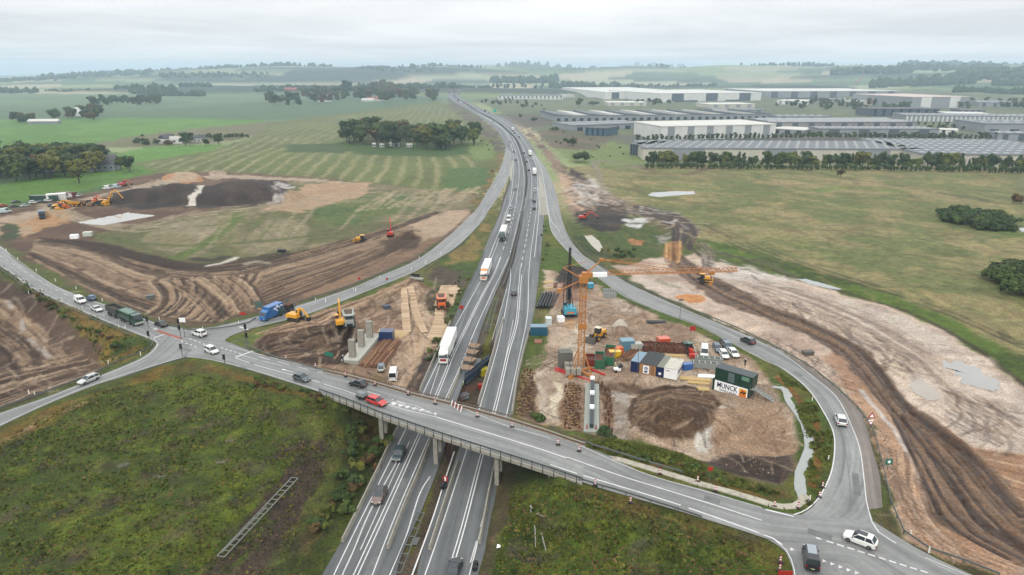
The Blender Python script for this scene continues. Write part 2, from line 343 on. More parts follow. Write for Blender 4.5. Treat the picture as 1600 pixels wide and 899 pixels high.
paint([(325,275),(340,268),(355,272),(352,280),(332,282)], (176,156,138), .5, grass=0, nscale=4)
paint([(236,290),(248,282),(262,290),(250,295)], (96,88,90), .5)
paint([(0,342),(100,318),(160,305),(230,285),(330,272),(480,279),(560,286),(480,284),(330,278),(240,292),(170,312),(110,326),(0,350)], (196,178,160), 1.5, a=.8, grass=0)
paint([(288,322),(300,305),(325,292),(330,296),(308,312),(296,324)], (212,206,200), .6)
paint([(-60,352),(20,344),(70,335),(120,330),(110,345),(60,362),(20,375),(-60,365)], (184,160,138), 2, c2=(190,150,112), grass=0, nscale=5)
paint([(0,346),(30,352),(34,376),(0,380)], (84,96,64), 1, c2=(110,92,74))
paint([(215,378),(250,352),(330,338),(400,322),(380,345),(350,378),(300,402),(262,396)], (164,152,130), 2, a=.85, c2=(150,140,110), nscale=6)
paint([(385,372),(420,342),(470,345),(490,360),(470,385),(400,400),(370,398)], (156,146,120), 2, a=.85, nscale=6)
paint([(480,330),(560,308),(620,300),(660,310),(640,328),(560,352),(500,352)], (100,122,72), 4, c2=(118,128,80), grass=1, nscale=6)
stroke_px([(270,405),(300,392),(335,372),(360,350),(378,332)], 7, (104,126,60), .85)
stroke_px([(150,368),(220,380),(300,384),(400,378),(480,370)], 5, (104,118,68), .7)
stroke_px([(180,350),(260,358),(340,352)], 3, (112,120,80), .5)
for k in range(16):
    u = 300+k*26; stroke_px([(u, 390-k*3.6), (u+34, 345-k*3.0)], random.uniform(.8, 2.4), random.choice([(176,162,138),(104,90,76),(118,128,78)]), .55, brk=.4, seed=k)
for k in range(14):
    u = 560+k*12; stroke_px([(u, 330-k*1.2), (u+random.uniform(30, 60), 300-k*.6)], random.uniform(1, 3), (182,166,140), .7, brk=.42, seed=k+20)
ruts([(60,318),(200,352),(300,330),(420,318),(560,300),(700,310)], [(60,330),(200,362),(320,345),(430,330),(580,315),(700,330)], 5, [((176,160,140),.3)], (1, 2.4), (.4, .8), 0)
ruts([(62,372),(140,378),(215,405),(290,418),(360,416),(430,402),(520,380),(600,356),(680,330)], [(45,400),(130,446),(200,478),(280,500),(350,500),(420,470),(500,440),(600,404),(700,345)], 64, RUTC, (.5, 1.7), (.35, .85), .16, .4)
paint([(440,455),(480,432),(560,415),(640,392),(700,350),(735,328),(742,335),(700,370),(640,408),(560,440),(480,466)], (166,136,114), 1.5, a=.75, c2=(148,120,102), nscale=5)
paint([(640,352),(700,330),(742,326),(738,338),(690,365),(650,385),(655,360)], (192,170,150), 1.5, a=.9, nscale=4)
paint([(600,378),(640,362),(662,376),(650,390),(610,392)], (98,78,66), 1.5, a=.85, nscale=4)
ruts([(60,372),(150,388),(230,410),(300,424),(380,420),(450,405)], [(90,376),(160,380),(230,398),(300,412),(380,404),(450,392)], 10, [(DK,-1),((84,70,60),-1)], (1, 2.5), (.4, .7), .1, .3)
ruts([(150,470),(215,455),(270,430)], [(300,508),(350,470),(330,440)], 1, RUTC)
ruts([(230,440),(250,470),(225,490)], [(420,425),(395,460),(350,502)], 30, RUTC, (.4, 1.1), (.5, .9), .14, .35)
ruts([(250,440),(290,462),(330,500)], [(380,432),(400,450),(418,482)], 18, RUTC, (.4, 1.2), (.4, .8), .14, .35)
ruts([(420,480),(520,440),(600,405)], [(400,440),(480,418),(560,392)], 22, RUTC, (.4, 1.2), (.3, .7), .1, .4)
stroke_px([(305,405),(330,407),(352,402)], 5, (70,62,58), .8); stroke_px([(325,415),(350,410),(368,403)], 2.4, (210,206,200), .9); stroke_px([(385,412),(400,408),(420,410)], 3, (176,166,152), .8)
# --- pit beyond the north west road
paint([(-120,400),(0,432),(40,455),(95,492),(140,530),(165,560),(170,578),(130,592),(75,612),(0,640),(-120,690)], (120,98,84), 1.2, c2=(100,78,66), grass=0, rel=.15, nscale=5)
ruts([(-60,440),(10,470),(60,510),(110,560)], [(-60,520),(0,545),(20,570),(40,610)], 16, RUTC, (.5, 1.5), (.4, .8), .2)
ruts([(-40,590),(40,572),(130,550)], [(-40,650),(40,620),(150,582)], 18, RUTC+[(LT2,.5)], (.6, 1.4), (.4, .8), .15)
stroke_px([(10,470),(30,500),(45,530),(78,560)], .9, (170,166,164), .6, wet=.8, brk=.4)
paint([(0,395),(40,425),(110,470),(160,500),(200,520),(232,536),(242,546),(215,558),(170,578),(150,545),(100,492),(40,455),(0,428),(-80,395),(-80,370)], (82,102,46), 1, c2=(146,122,66), grass=1, rel=.35, nscale=3)
# --- wedge between the left slip road and the motorway
paint([(352,532),(400,514),(470,496),(575,456),(662,418),(712,388),(750,352),(770,320),(790,286),(794,286),(784,318),(775,350),(760,385),(740,430),(722,462),(704,514),(681,562),(650,622),(575,592),(480,570),(400,552)], (100,118,56), 1, c2=(126,124,76), grass=1, rel=.15, nscale=4)
paint([(712,390),(750,355),(772,322),(782,305),(770,350),(748,402),(720,412),(690,415)], (150,132,86), 1, c2=(110,116,62), nscale=4)
paint([(680,415),(725,408),(742,415),(726,450),(680,445),(665,430)], (92,112,58), 1, c2=(110,98,86), nscale=4)
paint([(380,520),(470,500),(575,460),(640,432),(662,440),(680,450),(700,445),(716,452),(700,500),(684,545),(668,585),(645,625),(575,597),(505,578),(450,565),(390,542)], (164,136,116), 1, c2=(146,118,100), grass=0, rel=.12, nscale=4)
paint([(395,540),(430,515),(470,505),(530,500),(560,515),(568,545),(540,575),(470,568),(420,556)], (92,70,56), 1, c2=(114,88,70), rel=.3, nscale=4)
paint([(500,515),(545,510),(562,530),(560,552),(530,548),(510,535)], (72,56,48), 1.5, nscale=3)
paint([(358,532),(400,516),(425,512),(405,530),(388,545)], (118,132,66), .8, grass=1)
stroke_px([(352,538),(380,532),(392,548),(430,560)], 1.0, (120,120,110), .7)
ruts([(400,522),(470,500),(575,465),(640,436)], [(430,520),(500,508),(585,480),(640,450)], 16, [(DK2,-1),((198,170,146),.6),((206,176,150),.6)], (.4, 1.2), (.4, .9), .1)
ruts([(400,545),(450,522),(520,512)], [(420,560),(480,558),(530,545)], 18, RUTC, (.5, 1.1), (.3, .7), .15)
ruts([(570,500),(600,488),(640,470)], [(560,480),(580,470),(620,455)], 8, RUTC, (.6, 1.2), (.3, .7), .1)
paint([(665,460),(680,445),(684,455),(692,520),(672,510),(650,490),(640,465)], (112,98,82), 1, c2=(84,84,56), nscale=2)
paint([(625,440),(652,440),(664,470),(676,500),(690,512),(670,545),(660,590),(640,608),(600,600),(590,575),(612,540),(625,510),(628,470)], (188,164,144), .8, c2=(174,148,128), nscale=3)
ruts([(632,445),(630,500),(640,560),(615,600)], [(655,445),(672,500),(668,545),(650,610)], 14, [((206,184,164),.2),((168,140,120),-.4),((200,170,140),.3)], (.5, 1.2), (.3, .7), .08)
paint([(660,560),(680,545),(700,535),(690,562),(668,585),(655,600)], (92,88,64), .8, c2=(110,96,86), grass=.8, rel=.3, nscale=2)
paint([(655,560),(672,555),(668,590),(640,618),(632,612),(650,590)], (122,102,94), .8, nscale=3)
stroke_px([(666,552),(655,580),(632,612)], 1.2, (70,60,56), .7)
paint([(722,455),(734,440),(728,470),(712,500),(696,545),(680,555),(690,520),(705,480)], (82,104,50), .6, c2=(104,104,58), grass=1, rel=.3, nscale=2)
paint([(698,540),(682,562),(660,605),(650,622),(640,618),(660,580),(675,555)], (108,92,84), .5)
# --- foreground left
FL = [(-200,690),(0,672),(75,638),(150,607),(200,592),(250,575),(292,563),(325,566),(400,588),(495,617),(560,640),(622,668),(624,690),(595,745),(560,800),(525,850),(500,905),(480,1100),(-400,1100),(-400,760)]
paint(FL, (108,122,48), 1.5, c2=(88,104,42), grass=1, rel=.16, nscale=2.6, var=.16)
for k in range(90):
    u = random.uniform(-40, 560); v = random.uniform(600, 920)
    if v < 600+max(0, (300-u))*.28: continue
    l = random.uniform(8, 34); a_ = random.uniform(-.75, -.35)
    stroke_px([(u, v), (u+l, v+l*a_), (u+2*l, v+2*l*a_)], random.uniform(.8, 3.6), random.choice([(98,84,80),(84,74,66),(112,96,90),(126,124,60),(58,78,34),(118,132,48),(70,92,34)]), random.uniform(.25, .6), brk=.42, seed=k)
for (u, v, w_, h_) in ((301,642,30,12),(414,652,26,12),(496,707,26,22),(82,724,40,9),(301,785,44,12),(120,868,40,14),(171,785,40,12),(369,782,22,9),(161,731,24,8),(304,837,14,10),(27,765,20,8),(445,703,22,16),(253,813,40,10),(380,730,30,14),(230,620,18,6),(350,830,26,8),(60,880,26,8),(415,770,20,10),(270,700,18,6),(330,690,20,8),(450,660,20,9)):
    paint([(u+w_*math.cos(a)*.6+h_*.3*math.sin(a), v+h_*math.sin(a)*.6-w_*.22*math.cos(a)) for a in [k*math.pi/5 for k in range(10)]], (94,78,72), 1.6, a=.8, c2=(106,96,64), nscale=1.2)
for (u, v, w_, h_) in ((1000,860,30,12),(900,800,16,8),(870,880,20,8),(1060,890,40,8),(960,830,18,6),(1120,880,22,8)):
    paint([(u+w_*math.cos(a)*.6, v+h_*math.sin(a)*.6) for a in [k*math.pi/5 for k in range(10)]], (98,84,80), 1.6, a=.6, c2=(112,104,60), nscale=1.2)
ruts([(470,690),(450,740),(400,800),(330,880),(250,960)], [(500,690),(500,740),(460,810),(420,870),(360,960)], 14, [((92,76,68),-1),((104,88,80),-1),((80,68,58),-1)], (1, 3.2), (.35, .7), .1, .42)
paint([(400,650),(470,660),(505,700),(490,740),(440,800),(380,880),(340,905),(420,905),(480,820),(520,740),(530,690),(490,650)], (102,86,78), 4, a=.5, nscale=3)
paint([(250,575),(292,564),(325,568),(400,590),(495,620),(512,632),(400,604),(310,580),(200,604),(100,650),(0,700),(-60,720),(-60,690),(75,640)], (140,108,54), 1.0, a=.8, c2=(110,104,50), nscale=2)
stroke_px([(-40,705),(30,680),(60,662),(110,640),(128,632)], 1.5, (176,148,120), .8, brk=.3)
paint([(495,620),(620,668),(622,690),(592,745),(555,800),(520,850),(500,905),(440,905),(480,830),(520,760),(545,700),(520,660),(480,635)], (70,80,40), 3, a=.8, c2=(108,84,54), rel=.7, nscale=2.2)
for u, v in [(345,722),(190,728),(248,745),(358,690)]: stroke_px([(u,v),(u+8,v-2)], 1.2, (150,140,140), .6)
# --- foreground right
paint([(786,716),(900,752),(1050,792),(1200,842),(1240,870),(1245,1100),(740,1100),(748,905),(762,830)], (108,122,48), 1.2, c2=(88,104,42), grass=1, rel=.16, nscale=2.6, var=.16)
paint([(905,752),(1050,796),(1200,845),(1236,880),(1225,890),(1150,850),(1000,815),(900,775)], (120,98,52), 2, a=.7, c2=(92,96,44), rel=.5, nscale=2)
for k in range(46):
    u = random.uniform(790, 1180); v = random.uniform(770, 905); l = random.uniform(5, 26); a_ = random.uniform(-.3, .5)
    if v < 760+(u-800)*.2: continue
    stroke_px([(u, v), (u+l, v+l*a_), (u+2*l, v+2*l*a_)], random.uniform(.8, 3.2), random.choice([(98,84,84),(106,92,96),(124,126,56),(60,80,36),(116,132,48)]), random.uniform(.3, .6), brk=.42, seed=k+7)
paint([(786,716),(810,745),(795,800),(775,850),(765,905),(748,905),(760,850),(775,780)], (140,116,98), 1, a=.85, c2=(104,88,72), grass=.2)
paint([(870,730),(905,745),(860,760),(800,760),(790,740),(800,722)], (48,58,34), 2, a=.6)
# --- the island right of the motorway: site
paint([(850,338),(858,345),(868,372),(895,402),(950,447),(1040,492),(1095,512),(1170,552),(1215,578),(1258,608),(1284,645),(1300,680),(1302,712),(1296,745),(1282,772),(1256,802),(1200,796),(1100,766),(1015,744),(950,719),(900,702),(800,662),(812,600),(834,490),(847,400)], (96,118,54), .8, c2=(122,124,62), grass=1, rel=.2, nscale=3)
paint([(846,420),(870,425),(880,440),(905,425),(925,440),(945,455),(985,475),(1030,497),(1080,515),(1135,540),(1172,560),(1195,590),(1220,620),(1240,650),(1248,690),(1235,735),(1215,760),(1150,745),(1090,720),(1000,690),(960,695),(920,680),(875,668),(820,655),(806,648),(815,600),(826,560),(845,548),(852,505),(858,470)], (198,178,162), .8, c2=(176,152,134), grass=0, rel=.08, nscale=4)
paint([(868,432),(890,412),(915,420),(928,440),(912,455),(880,452)], (84,72,64), .8, c2=(104,86,72), nscale=2)
paint([(874,442),(900,445),(906,480),(870,480)], (150,92,74), 1, a=.4)
paint([(872,478),(960,466),(1000,490),(960,512),(880,500)], (196,184,174), 1.5, a=.6, c2=(160,138,120), nscale=3)
paint([(940,500),(1010,492),(1080,520),(1060,542),(980,535)], (164,136,116), 2, a=.7, c2=(150,124,106), nscale=4)
for k in range(60):
    u = random.uniform(860, 1120); v = random.uniform(470, 575); l = random.uniform(6, 20)
    if u > 1000 and v < 500+(u-1000)*.3: continue
    stroke_px([(u, v), (u+l, v+random.uniform(-3, 3))], random.uniform(.3, .9), random.choice([(200,188,178),(132,108,92),(140,114,98),(206,194,184),(150,126,108)]), random.uniform(.4, .8), brk=.35, seed=k)
paint([(876,548),(905,505),(920,520),(912,560),(890,575)], (196,186,174), 1, a=.8, wet=.5, c2=(178,160,140), nscale=2)
paint([(884,500),(905,497),(900,515),(886,518)], (188,150,110), .6, a=.8, wet=.5)
ruts([(826,600),(860,575),(900,560)], [(822,560),(850,552),(885,545)], 14, [((204,190,176),.3),((140,116,98),-.6),((150,128,110),-.6)], (.3, .9), (.4, .8), .08)
ruts([(880,560),(940,548),(1050,560)], [(880,590),(960,580),(1060,575)], 12, [((190,176,164),.3),((150,130,114),-.6)], (.3, .9), (.3, .7), .05)
paint([(808,590),(835,592),(840,620),(832,655),(806,648)], (140,112,92), .6, a=.8, c2=(112,88,70))
paint([(840,590),(878,592),(880,660),(842,655)], (190,176,160), .6, a=.7, wet=.3, c2=(160,140,122), nscale=1.5)
paint([(860,598),(872,600),(876,625),(870,652),(862,640),(864,615)], (206,196,176), .4, a=.9, wet=.7)
stroke_px([(845,598),(850,620),(848,650)], 1.4, (200,190,178), .8, brk=.3)
paint([(878,600),(908,600),(910,678),(878,676)], (160,128,104), .6, a=.9, c2=(132,104,82), nscale=1.5)
paint([(936,600),(956,600),(958,682),(938,682)], (158,126,104), .5, a=.9, c2=(128,100,80), nscale=1.5)
paint([(955,612),(983,612),(980,645),(980,695),(958,690)], (186,176,170), .5, a=.95, c2=(164,150,138), nscale=1.5)
paint([(935,596),(1000,598),(1008,612),(985,616),(936,606)], (112,90,74), .6, a=.8, nscale=2)
MD = onto_many([(1052,655)])[0]
paint([(978,660),(984,630),(1000,608),(1050,602),(1100,612),(1130,632),(1127,655),(1100,682),(1060,690),(1000,680)], (112,88,70), .6, c2=(96,74,58), rel=.2, nscale=3)
for k in range(34):
    s = k/33; u0 = 982+s*20; v0 = 668-s*52
    pts = [(984+s*14, 672-s*50), (1020+s*10, 640-s*28+math.sin(k)*3), (1060, 628-s*16+math.cos(k*2)*3), (1124-s*12, 650-s*36)]
    stroke_px(pts, random.uniform(.25, .6), random.choice([(162,136,114),(150,122,100),(88,68,56),(96,74,60)]), random.uniform(.3, .7), dz=random.choice([-.1, .08]), brk=.38, seed=k)
for k in range(16):
    a0 = k*.4; stroke_px([(1055+math.cos(a0+j*.35)*(20+k*2.4), 655+math.sin(a0+j*.35)*(8+k*1.3)) for j in range(5)], random.uniform(.3, .6), random.choice([(158,132,110),(90,70,58)]), .5, brk=.4, seed=k+40)
stroke_px([(1128,636),(1124,662),(1104,680),(1092,690),(1098,705)], 1.5, (206,204,202), .85, wet=.5, brk=.2)
paint([(1090,692),(1112,694),(1106,710),(1088,708)], (200,196,192), .4, a=.8, wet=.5)
paint([(1125,640),(1200,640),(1235,660),(1242,700),(1222,725),(1120,712),(1108,695)], (180,152,130), 1, c2=(166,138,118), nscale=2, rel=.1)
paint([(1090,722),(1130,712),(1205,716),(1240,712),(1236,742),(1215,760),(1160,748),(1110,738)], (106,90,84), 1, c2=(86,72,64), rel=.4, nscale=2)
paint([(1170,600),(1198,602),(1222,640),(1205,645),(1180,625)], (176,150,130), .8, nscale=2)
paint([(905,690),(960,690),(1030,700),(1090,722),(1150,745),(1230,768),(1240,782),(1180,776),(1100,752),(1000,725),(930,705)], (92,108,50), .8, c2=(116,104,60), grass=1, rel=.6, nscale=2)
stroke_px([(1215,590),(1250,625),(1276,660),(1278,720),(1270,760)], 1.7, (156,98,56), .75, brk=.25)
stroke_px([(905,690),(1010,725),(1100,748),(1200,782)], 1.0, (150,104,62), .5, brk=.3)
paint([(850,560),(822,600),(812,650),(806,650),(815,595),(836,480),(846,420),(852,500)], (104,120,56), .5, a=.8, c2=(140,128,90), nscale=2)
# --- right of the right slip road: strip, mud, meadow
MEAD = [(870,262),(940,258),(1100,255),(1700,268),(2400,300),(2400,1200),(1700,700),(1600,580),(1480,515),(1380,475),(1250,435),(1130,395),(1085,370),(1060,335),(960,310),(930,285)]
paint(MEAD, (130,136,88), 2, c2=(160,150,110), grass=.9, nscale=9, var=.1)
for k in range(150):
    u = random.uniform(960, 1640); v = random.uniform(268, 640)
    if v > 395+(u-1130)*.32: continue
    l = random.uniform(10, 40)*(v/400)
    stroke_px([(u, v), (u+l, v+l*.12), (u+2*l, v+2*l*.2)], random.uniform(2, 11), random.choice([(172,152,112),(164,148,108),(112,130,76),(104,126,72),(148,128,96),(128,142,88)]), random.uniform(.25, .6), brk=.45, seed=k)
paint([(1130,398),(1085,372),(1140,380),(1250,415),(1380,455),(1480,495),(1600,560),(1700,640),(1700,700),(1600,600),(1480,518),(1380,478),(1250,438)], (104,128,54), 2.5, c2=(88,106,44), grass=1, rel=.2, nscale=5)
paint([(1560,330),(1640,340),(1640,380),(1560,372)], (110,134,72), 3, a=.7)
stroke_px([(1275,298),(1330,293),(1400,300)], 12, (122,148,76), .9); stroke_px([(1300,303),(1400,305)], 3, (96,112,70), .7)
stroke_px([(1000,262),(1060,275),(1110,262)], 7, (112,94,80), .7); stroke_px([(1120,264),(1180,262),(1240,272)], 8, (120,100,86), .7, brk=.4); stroke_px([(1250,265),(1320,278),(1460,300),(1560,318)], 3, (100,98,66), .8, brk=.3)
stroke_px([(1010,296),(1050,290),(1100,298)], 14, (122,148,80), .6)
for a_ in ([(1100,352),(1180,385),(1260,418),(1330,440),(1400,462)], [(1105,362),(1180,398),(1240,420)], [(1300,432),(1360,450),(1402,463)], [(1400,462),(1500,500),(1600,545)], [(1560,520),(1580,535),(1620,542)]):
    stroke_px(a_, 1.0, (92,86,60), .7, brk=.25); stroke_px([(u+5, v-4) for u, v in a_], 1.0, (98,92,64), .6, brk=.3)
# beyond the slip road, north of the meadow
paint([(840,150),(1700,140),(1700,262),(1100,256),(930,262),(880,240),(850,215),(800,185),(740,155)], (124,130,100), 4, c2=(112,122,92), nscale=18)
paint([(860,220),(930,215),(1010,235),(1010,256),(940,262),(890,255)], (132,146,92), 3, nscale=8)
paint([(840,205),(920,200),(960,215),(930,235),(870,232),(850,222)], (126,112,96), 2, c2=(104,108,82), nscale=8)
paint([(770,178),(860,178),(870,196),(820,200),(790,190)], (108,100,94), 2, a=.8)
paint([(1000,225),(950,213),(1010,210),(1700,208),(1700,240),(1100,240)], (118,118,112), 2, nscale=12)
stroke_px([(930,255),(950,252),(1000,262)], 6, (150,136,128), .8, brk=.3)
# strip of stripped ground along the right slip road
paint([(806,196),(818,205),(842,230),(862,260),(878,290),(888,318),(900,345),(930,330),(950,345),(925,315),(905,290),(880,262),(860,235),(832,210)], (158,134,118), 1.5, c2=(112,96,90), grass=0, rel=.1, nscale=5)
paint([(868,268),(885,272),(905,298),(918,322),(905,330),(888,318),(876,290)], (196,170,148), 1, nscale=4)
paint([(886,262),(905,268),(930,290),(960,310),(1060,335),(1085,352),(1090,372),(1060,368),(1040,350),(1000,335),(960,332),(930,322),(905,292)], (84,68,62), 1.5, c2=(112,96,88), grass=0, rel=.1, nscale=4)
for k in range(26): stroke_px([(random.uniform(890, 940), random.uniform(272, 318)), (random.uniform(900, 950), random.uniform(285, 325))], 1.2, (212,208,206), .6, brk=.45, seed=k)
stroke_px([(925,252),(935,270),(942,290),(960,312)], 3, (160,148,140), .7)
paint([(900,330),(935,325),(975,332),(985,345),(960,362),(920,360),(898,350)], (80,74,72), 1.2, c2=(98,88,76), rel=.3, nscale=3)
paint([(885,342),(900,355),(960,362),(1000,340),(1040,352),(1045,380),(1035,395),(1040,402),(1000,415),(950,418),(915,395),(895,372)], (96,112,60), 1.2, c2=(118,118,76), grass=1, rel=.5, nscale=4)
stroke_px([(905,372),(930,395),(960,402)], 8, (70,84,50), .7, brk=.4)
paint([(975,375),(990,372),(1003,378),(998,384),(982,383)], (190,138,100), .8)
paint([(975,342),(1010,338),(1012,347),(1000,358),(985,356)], (206,206,210), 1, a=.85, wet=.6, c2=(110,104,96), nscale=2)
paint([(1025,370),(1048,362),(1045,378),(1030,380)], (190,182,182), 1, a=.7, c2=(110,100,96))
# the big mud corridor
MUD = [(960,415),(1000,408),(1035,402),(1062,405),(1085,395),(1120,410),(1250,440),(1380,478),(1480,520),(1600,605),(1720,700),(1800,1000),(1700,960),(1560,900),(1420,850),(1395,800),(1378,740),(1362,690),(1335,640),(1290,598),(1230,556),(1150,516),(1085,488),(1030,462),(985,436)]
paint(MUD, (200,180,166), 1.2, c2=(180,156,142), wet=.4, grass=0, rel=.07, nscale=5)
paint([(1290,560),(1320,540),(1380,600),(1420,660),(1450,730),(1480,800),(1560,870),(1640,930),(1560,905),(1430,852),(1398,800),(1380,740),(1362,690),(1335,640)], (186,150,124), 1.5, c2=(172,134,108), nscale=3)
paint([(1110,412),(1250,448),(1380,482),(1480,526),(1600,615),(1720,720),(1720,800),(1600,715),(1520,690),(1440,620),(1360,540),(1280,490),(1200,460),(1120,440)], (178,162,154), 1.5, c2=(196,186,178), nscale=4, a=.8)
paint([(1520,700),(1600,712),(1720,740),(1720,900),(1640,820),(1570,760)], (180,142,112), 1, c2=(164,126,98), nscale=3)
for k in range(9): stroke_px([(1535+k*8, 706+k*12), (1600, 716+k*13), (1720, 735+k*14)], .6, (206,178,152) if k % 2 else (140,104,80), .7, dz=-.1, brk=.3, seed=k)
# dark haul road
HR = [(1050,378),(1064,380),(1062,405),(1112,430),(1160,455),(1200,478),(1275,507),(1325,530),(1355,550),(1395,600),(1430,640),(1512,695),(1600,790),(1720,905)]
HL = [(1050,380),(1040,392),(1038,408),(1075,440),(1125,472),(1165,488),(1200,498),(1262,525),(1312,552),(1345,590),(1385,640),(1420,700),(1440,760),(1455,805),(1500,832),(1600,885),(1720,950)]
def haul():
    paint(HR+HL[::-1], (124,98,78), 1, c2=(106,82,64), rel=.12, nscale=3)
    ruts([(1060,395),(1112,432),(1200,480),(1275,509),(1353,552),(1428,641),(1510,697),(1598,792)], [(1042,398),(1080,440),(1200,496),(1262,522),(1314,552),(1386,640),(1424,705),(1456,800)], 22, [((92,70,56),-1),((100,76,60),-1),((150,122,100),.6),((166,136,112),.6),((86,64,50),-1)], (.4, 1.0), (.35, .8), .2, .36)
    ruts([(1428,641),(1510,697),(1598,792),(1720,905)], [(1395,650),(1430,720),(1480,815),(1600,885)], 26, [((78,56,44),-1),((150,120,98),.6),((96,72,56),-1)], (.5, 1.4), (.35, .8), .2, .38)
haul()
ruts([(1110,415),(1250,452),(1380,500),(1480,560),(1600,660)], [(1180,455),(1280,500),(1370,560),(1450,640),(1560,700)], 40, [((206,194,184),.3),((144,124,112),-.6),((156,136,124),-.6),((200,184,170),.3)], (.4, 1.3), (.3, .7), .1, .45)
ruts([(940,322),(985,332),(1030,340),(1052,356),(1052,378)], [(945,318),(990,318),(1060,335),(1092,360),(1082,392)], 16, [((80,68,66),-1),((150,138,134),.5),((92,78,74),-1)], (.5, 1.5), (.5, .9), .12, .3)
ruts([(1075,385),(1095,402),(1098,418),(1080,425)], [(1100,378),(1115,400),(1110,420),(1090,432)], 8, [((92,76,70),-1),((170,156,148),.4)], (.4, 1), (.5, .9), .1, .3)
paint([(1045,378),(1062,376),(1064,400),(1058,412),(1040,410),(1038,400)], (198,148,104), .8, c2=(178,130,92), nscale=1.5)
ruts([(1042,380),(1041,410)], [(1062,378),(1062,410)], 7, [((216,172,124),.3),((140,98,70),-.5)], (.4, .9), (.5, .9), .1, .2)
paint([(1060,463),(1075,458),(1095,460),(1104,466),(1090,472),(1068,472)], (196,142,94), .5, nscale=2)
paint([(985,435),(1030,420),(1060,438),(1100,460),(1060,470),(1020,455)], (196,184,178), 2, a=.6, c2=(160,140,126), nscale=3)
stroke_px([(1012,425),(1030,440),(1060,450)], 3, (110,112,70), .5, brk=.35)
paint([(1100,425),(1170,415),(1240,440),(1180,440),(1140,436)], (204,196,192), 2, a=.6, nscale=3)
paint([(1362,556),(1400,570),(1440,592),(1490,640),(1478,652),(1434,638),(1400,600),(1372,572)], (214,196,180), 1.2, a=.8, wet=.5, nscale=3)
paint([(1350,540),(1400,560),(1420,580),(1380,572)], (214,196,180), 1.2, a=.8, wet=.4, nscale=3)
stroke_px([(1345,610),(1378,650),(1408,690),(1432,740),(1446,780)], 1.0, (196,190,190), .75, wet=.8, brk=.25)
stroke_px([(1455,812),(1470,840),(1500,858)], 1.0, (180,180,186), .75, wet=.8)
stroke_px([(1130,396),(1250,436),(1380,476),(1480,516),(1600,602),(1720,702)], 1.2, (92,74,60), .85)
stroke_px([(1085,380),(1140,400),(1200,412),(1240,432)], 3, (120,110,100), .6, brk=.3)
for k in range(40):
    u = random.uniform(1095, 1230); v = 392+(u-1095)*.26+random.uniform(4, 26); stroke_px([(u, v), (u+random.uniform(12, 30), v+random.uniform(3, 9))], .8, random.choice([(214,210,208),(110,96,88),(190,178,170)]), .6, brk=.4, seed=k)
ruts([(1385,700),(1400,770),(1440,830),(1520,880)], [(1450,720),(1452,790),(1500,850),(1600,890)], 26, [((150,118,96),-.8),((200,168,142),.5),((140,108,86),-.8)], (.3, .8), (.3, .7), .08, .42)
# verge of the right slip road
for off in ((0, 0),):
    paint([(880,345),(890,368),(912,392),(960,426),(990,443),(1040,466),(1085,485),(1150,512),(1200,536),(1232,552),(1290,588),(1334,626),(1358,658),(1372,700),(1384,745),(1392,800),(1412,842),(1480,875),(1560,905),(1700,960),(1700,975),(1520,905),(1470,884),(1420,858),(1385,834),(1366,805),(1379,794),(1375,745),(1362,700),(1350,655),(1325,625),(1282,587),(1225,550),(1150,517),(1040,470),(960,430),(925,407),(895,380),(878,348)], (88,96,48), .5, c2=(112,104,70), grass=1, rel=.15, nscale=2)
# --- right side of the far motorway verge, left verge
paint([(697,150),(710,160),(730,171),(760,190),(777,205),(787,222),(792,241),(784,250),(770,232),(756,212),(735,195),(715,178),(700,165)], (110,100,90), 1.5, c2=(120,124,90), nscale=6)
paint([(792,240),(785,258),(775,280),(757,310),(739,336),(730,330),(750,300),(766,270),(775,250),(780,235)], (118,116,74), 1, c2=(150,122,80), grass=1, rel=.3, nscale=3)
# --- the ground below the motorway and its median
paint(MWL+MWR[::-1], (112,104,92), 0, grass=.1, rel=0, sharp=True, nscale=3)
paint([(618,905),(660,800),(685,745),(712,690),(700,655),(745,560),(770,500),(780,470),(790,470),(775,520),(775,545),(750,632),(715,720),(690,790),(650,905)], (118,104,88), 0, a=.9, c2=(100,86,70), sharp=True, nscale=2)
stroke_px([(690,700),(680,735),(668,780),(655,820),(640,860)], 1.7, (118,116,56), .9, brk=.2)
stroke_px([(752,570),(762,530),(772,490)], 1.6, (120,124,60), .85)
stroke_px([(760,500),(775,460)], 1.2, (110,116,60), .8)
paint([(700,668),(716,655),(700,720),(690,705)], (100,62,44), .4, a=.8)
def scratch(poly, n, dirs, cols, wid=(.2,.7), ln=(2,9), a=(.3,.7), dz=.06, seed=1):
    """short scrapes and wheel marks scattered inside an outline; directions given as pairs of pixels"""
    r = random.Random(seed); P = onto_many(densify(poly, 25, True)); x0, y0 = P.min(0); x1, y1 = P.max(0); D_ = []
    for p, q in dirs: A = onto_many([p, q]); d = A[1]-A[0]; D_.append(math.atan2(d[1], d[0]))
    pts = np.array([(r.uniform(x0, x1), r.uniform(y0, y1)) for _ in range(n*5)]); pts = pts[inside(pts[:,0], pts[:,1], P)][:n]
    for x, y in pts:
        t = r.choice(D_)+r.gauss(0, .18); l = r.uniform(*ln)*math.hypot(x, y)/150; k = r.uniform(-.25, .25); c, up = r.choice(cols)
        W = np.array([(x+math.cos(t+k*j)*l*j/3, y+math.sin(t+k*j)*l*j/3) for j in range(4)]); stroke(W, r.uniform(*wid)*math.hypot(x, y)/130, c, r.uniform(*a), dz=dz*up, seed=r.randint(0, 99))
MUDC = [((84,64,54),-1),((104,84,70),-1),((196,176,158),.6),((208,190,174),.6),((128,104,88),-1)]
SITEP = [(870,470),(960,460),(1080,520),(1180,580),(1235,650),(1235,735),(1100,722),(960,692),(880,665),(820,650),(835,560)]
MK = dict(a=(.2,.5), dz=.04)
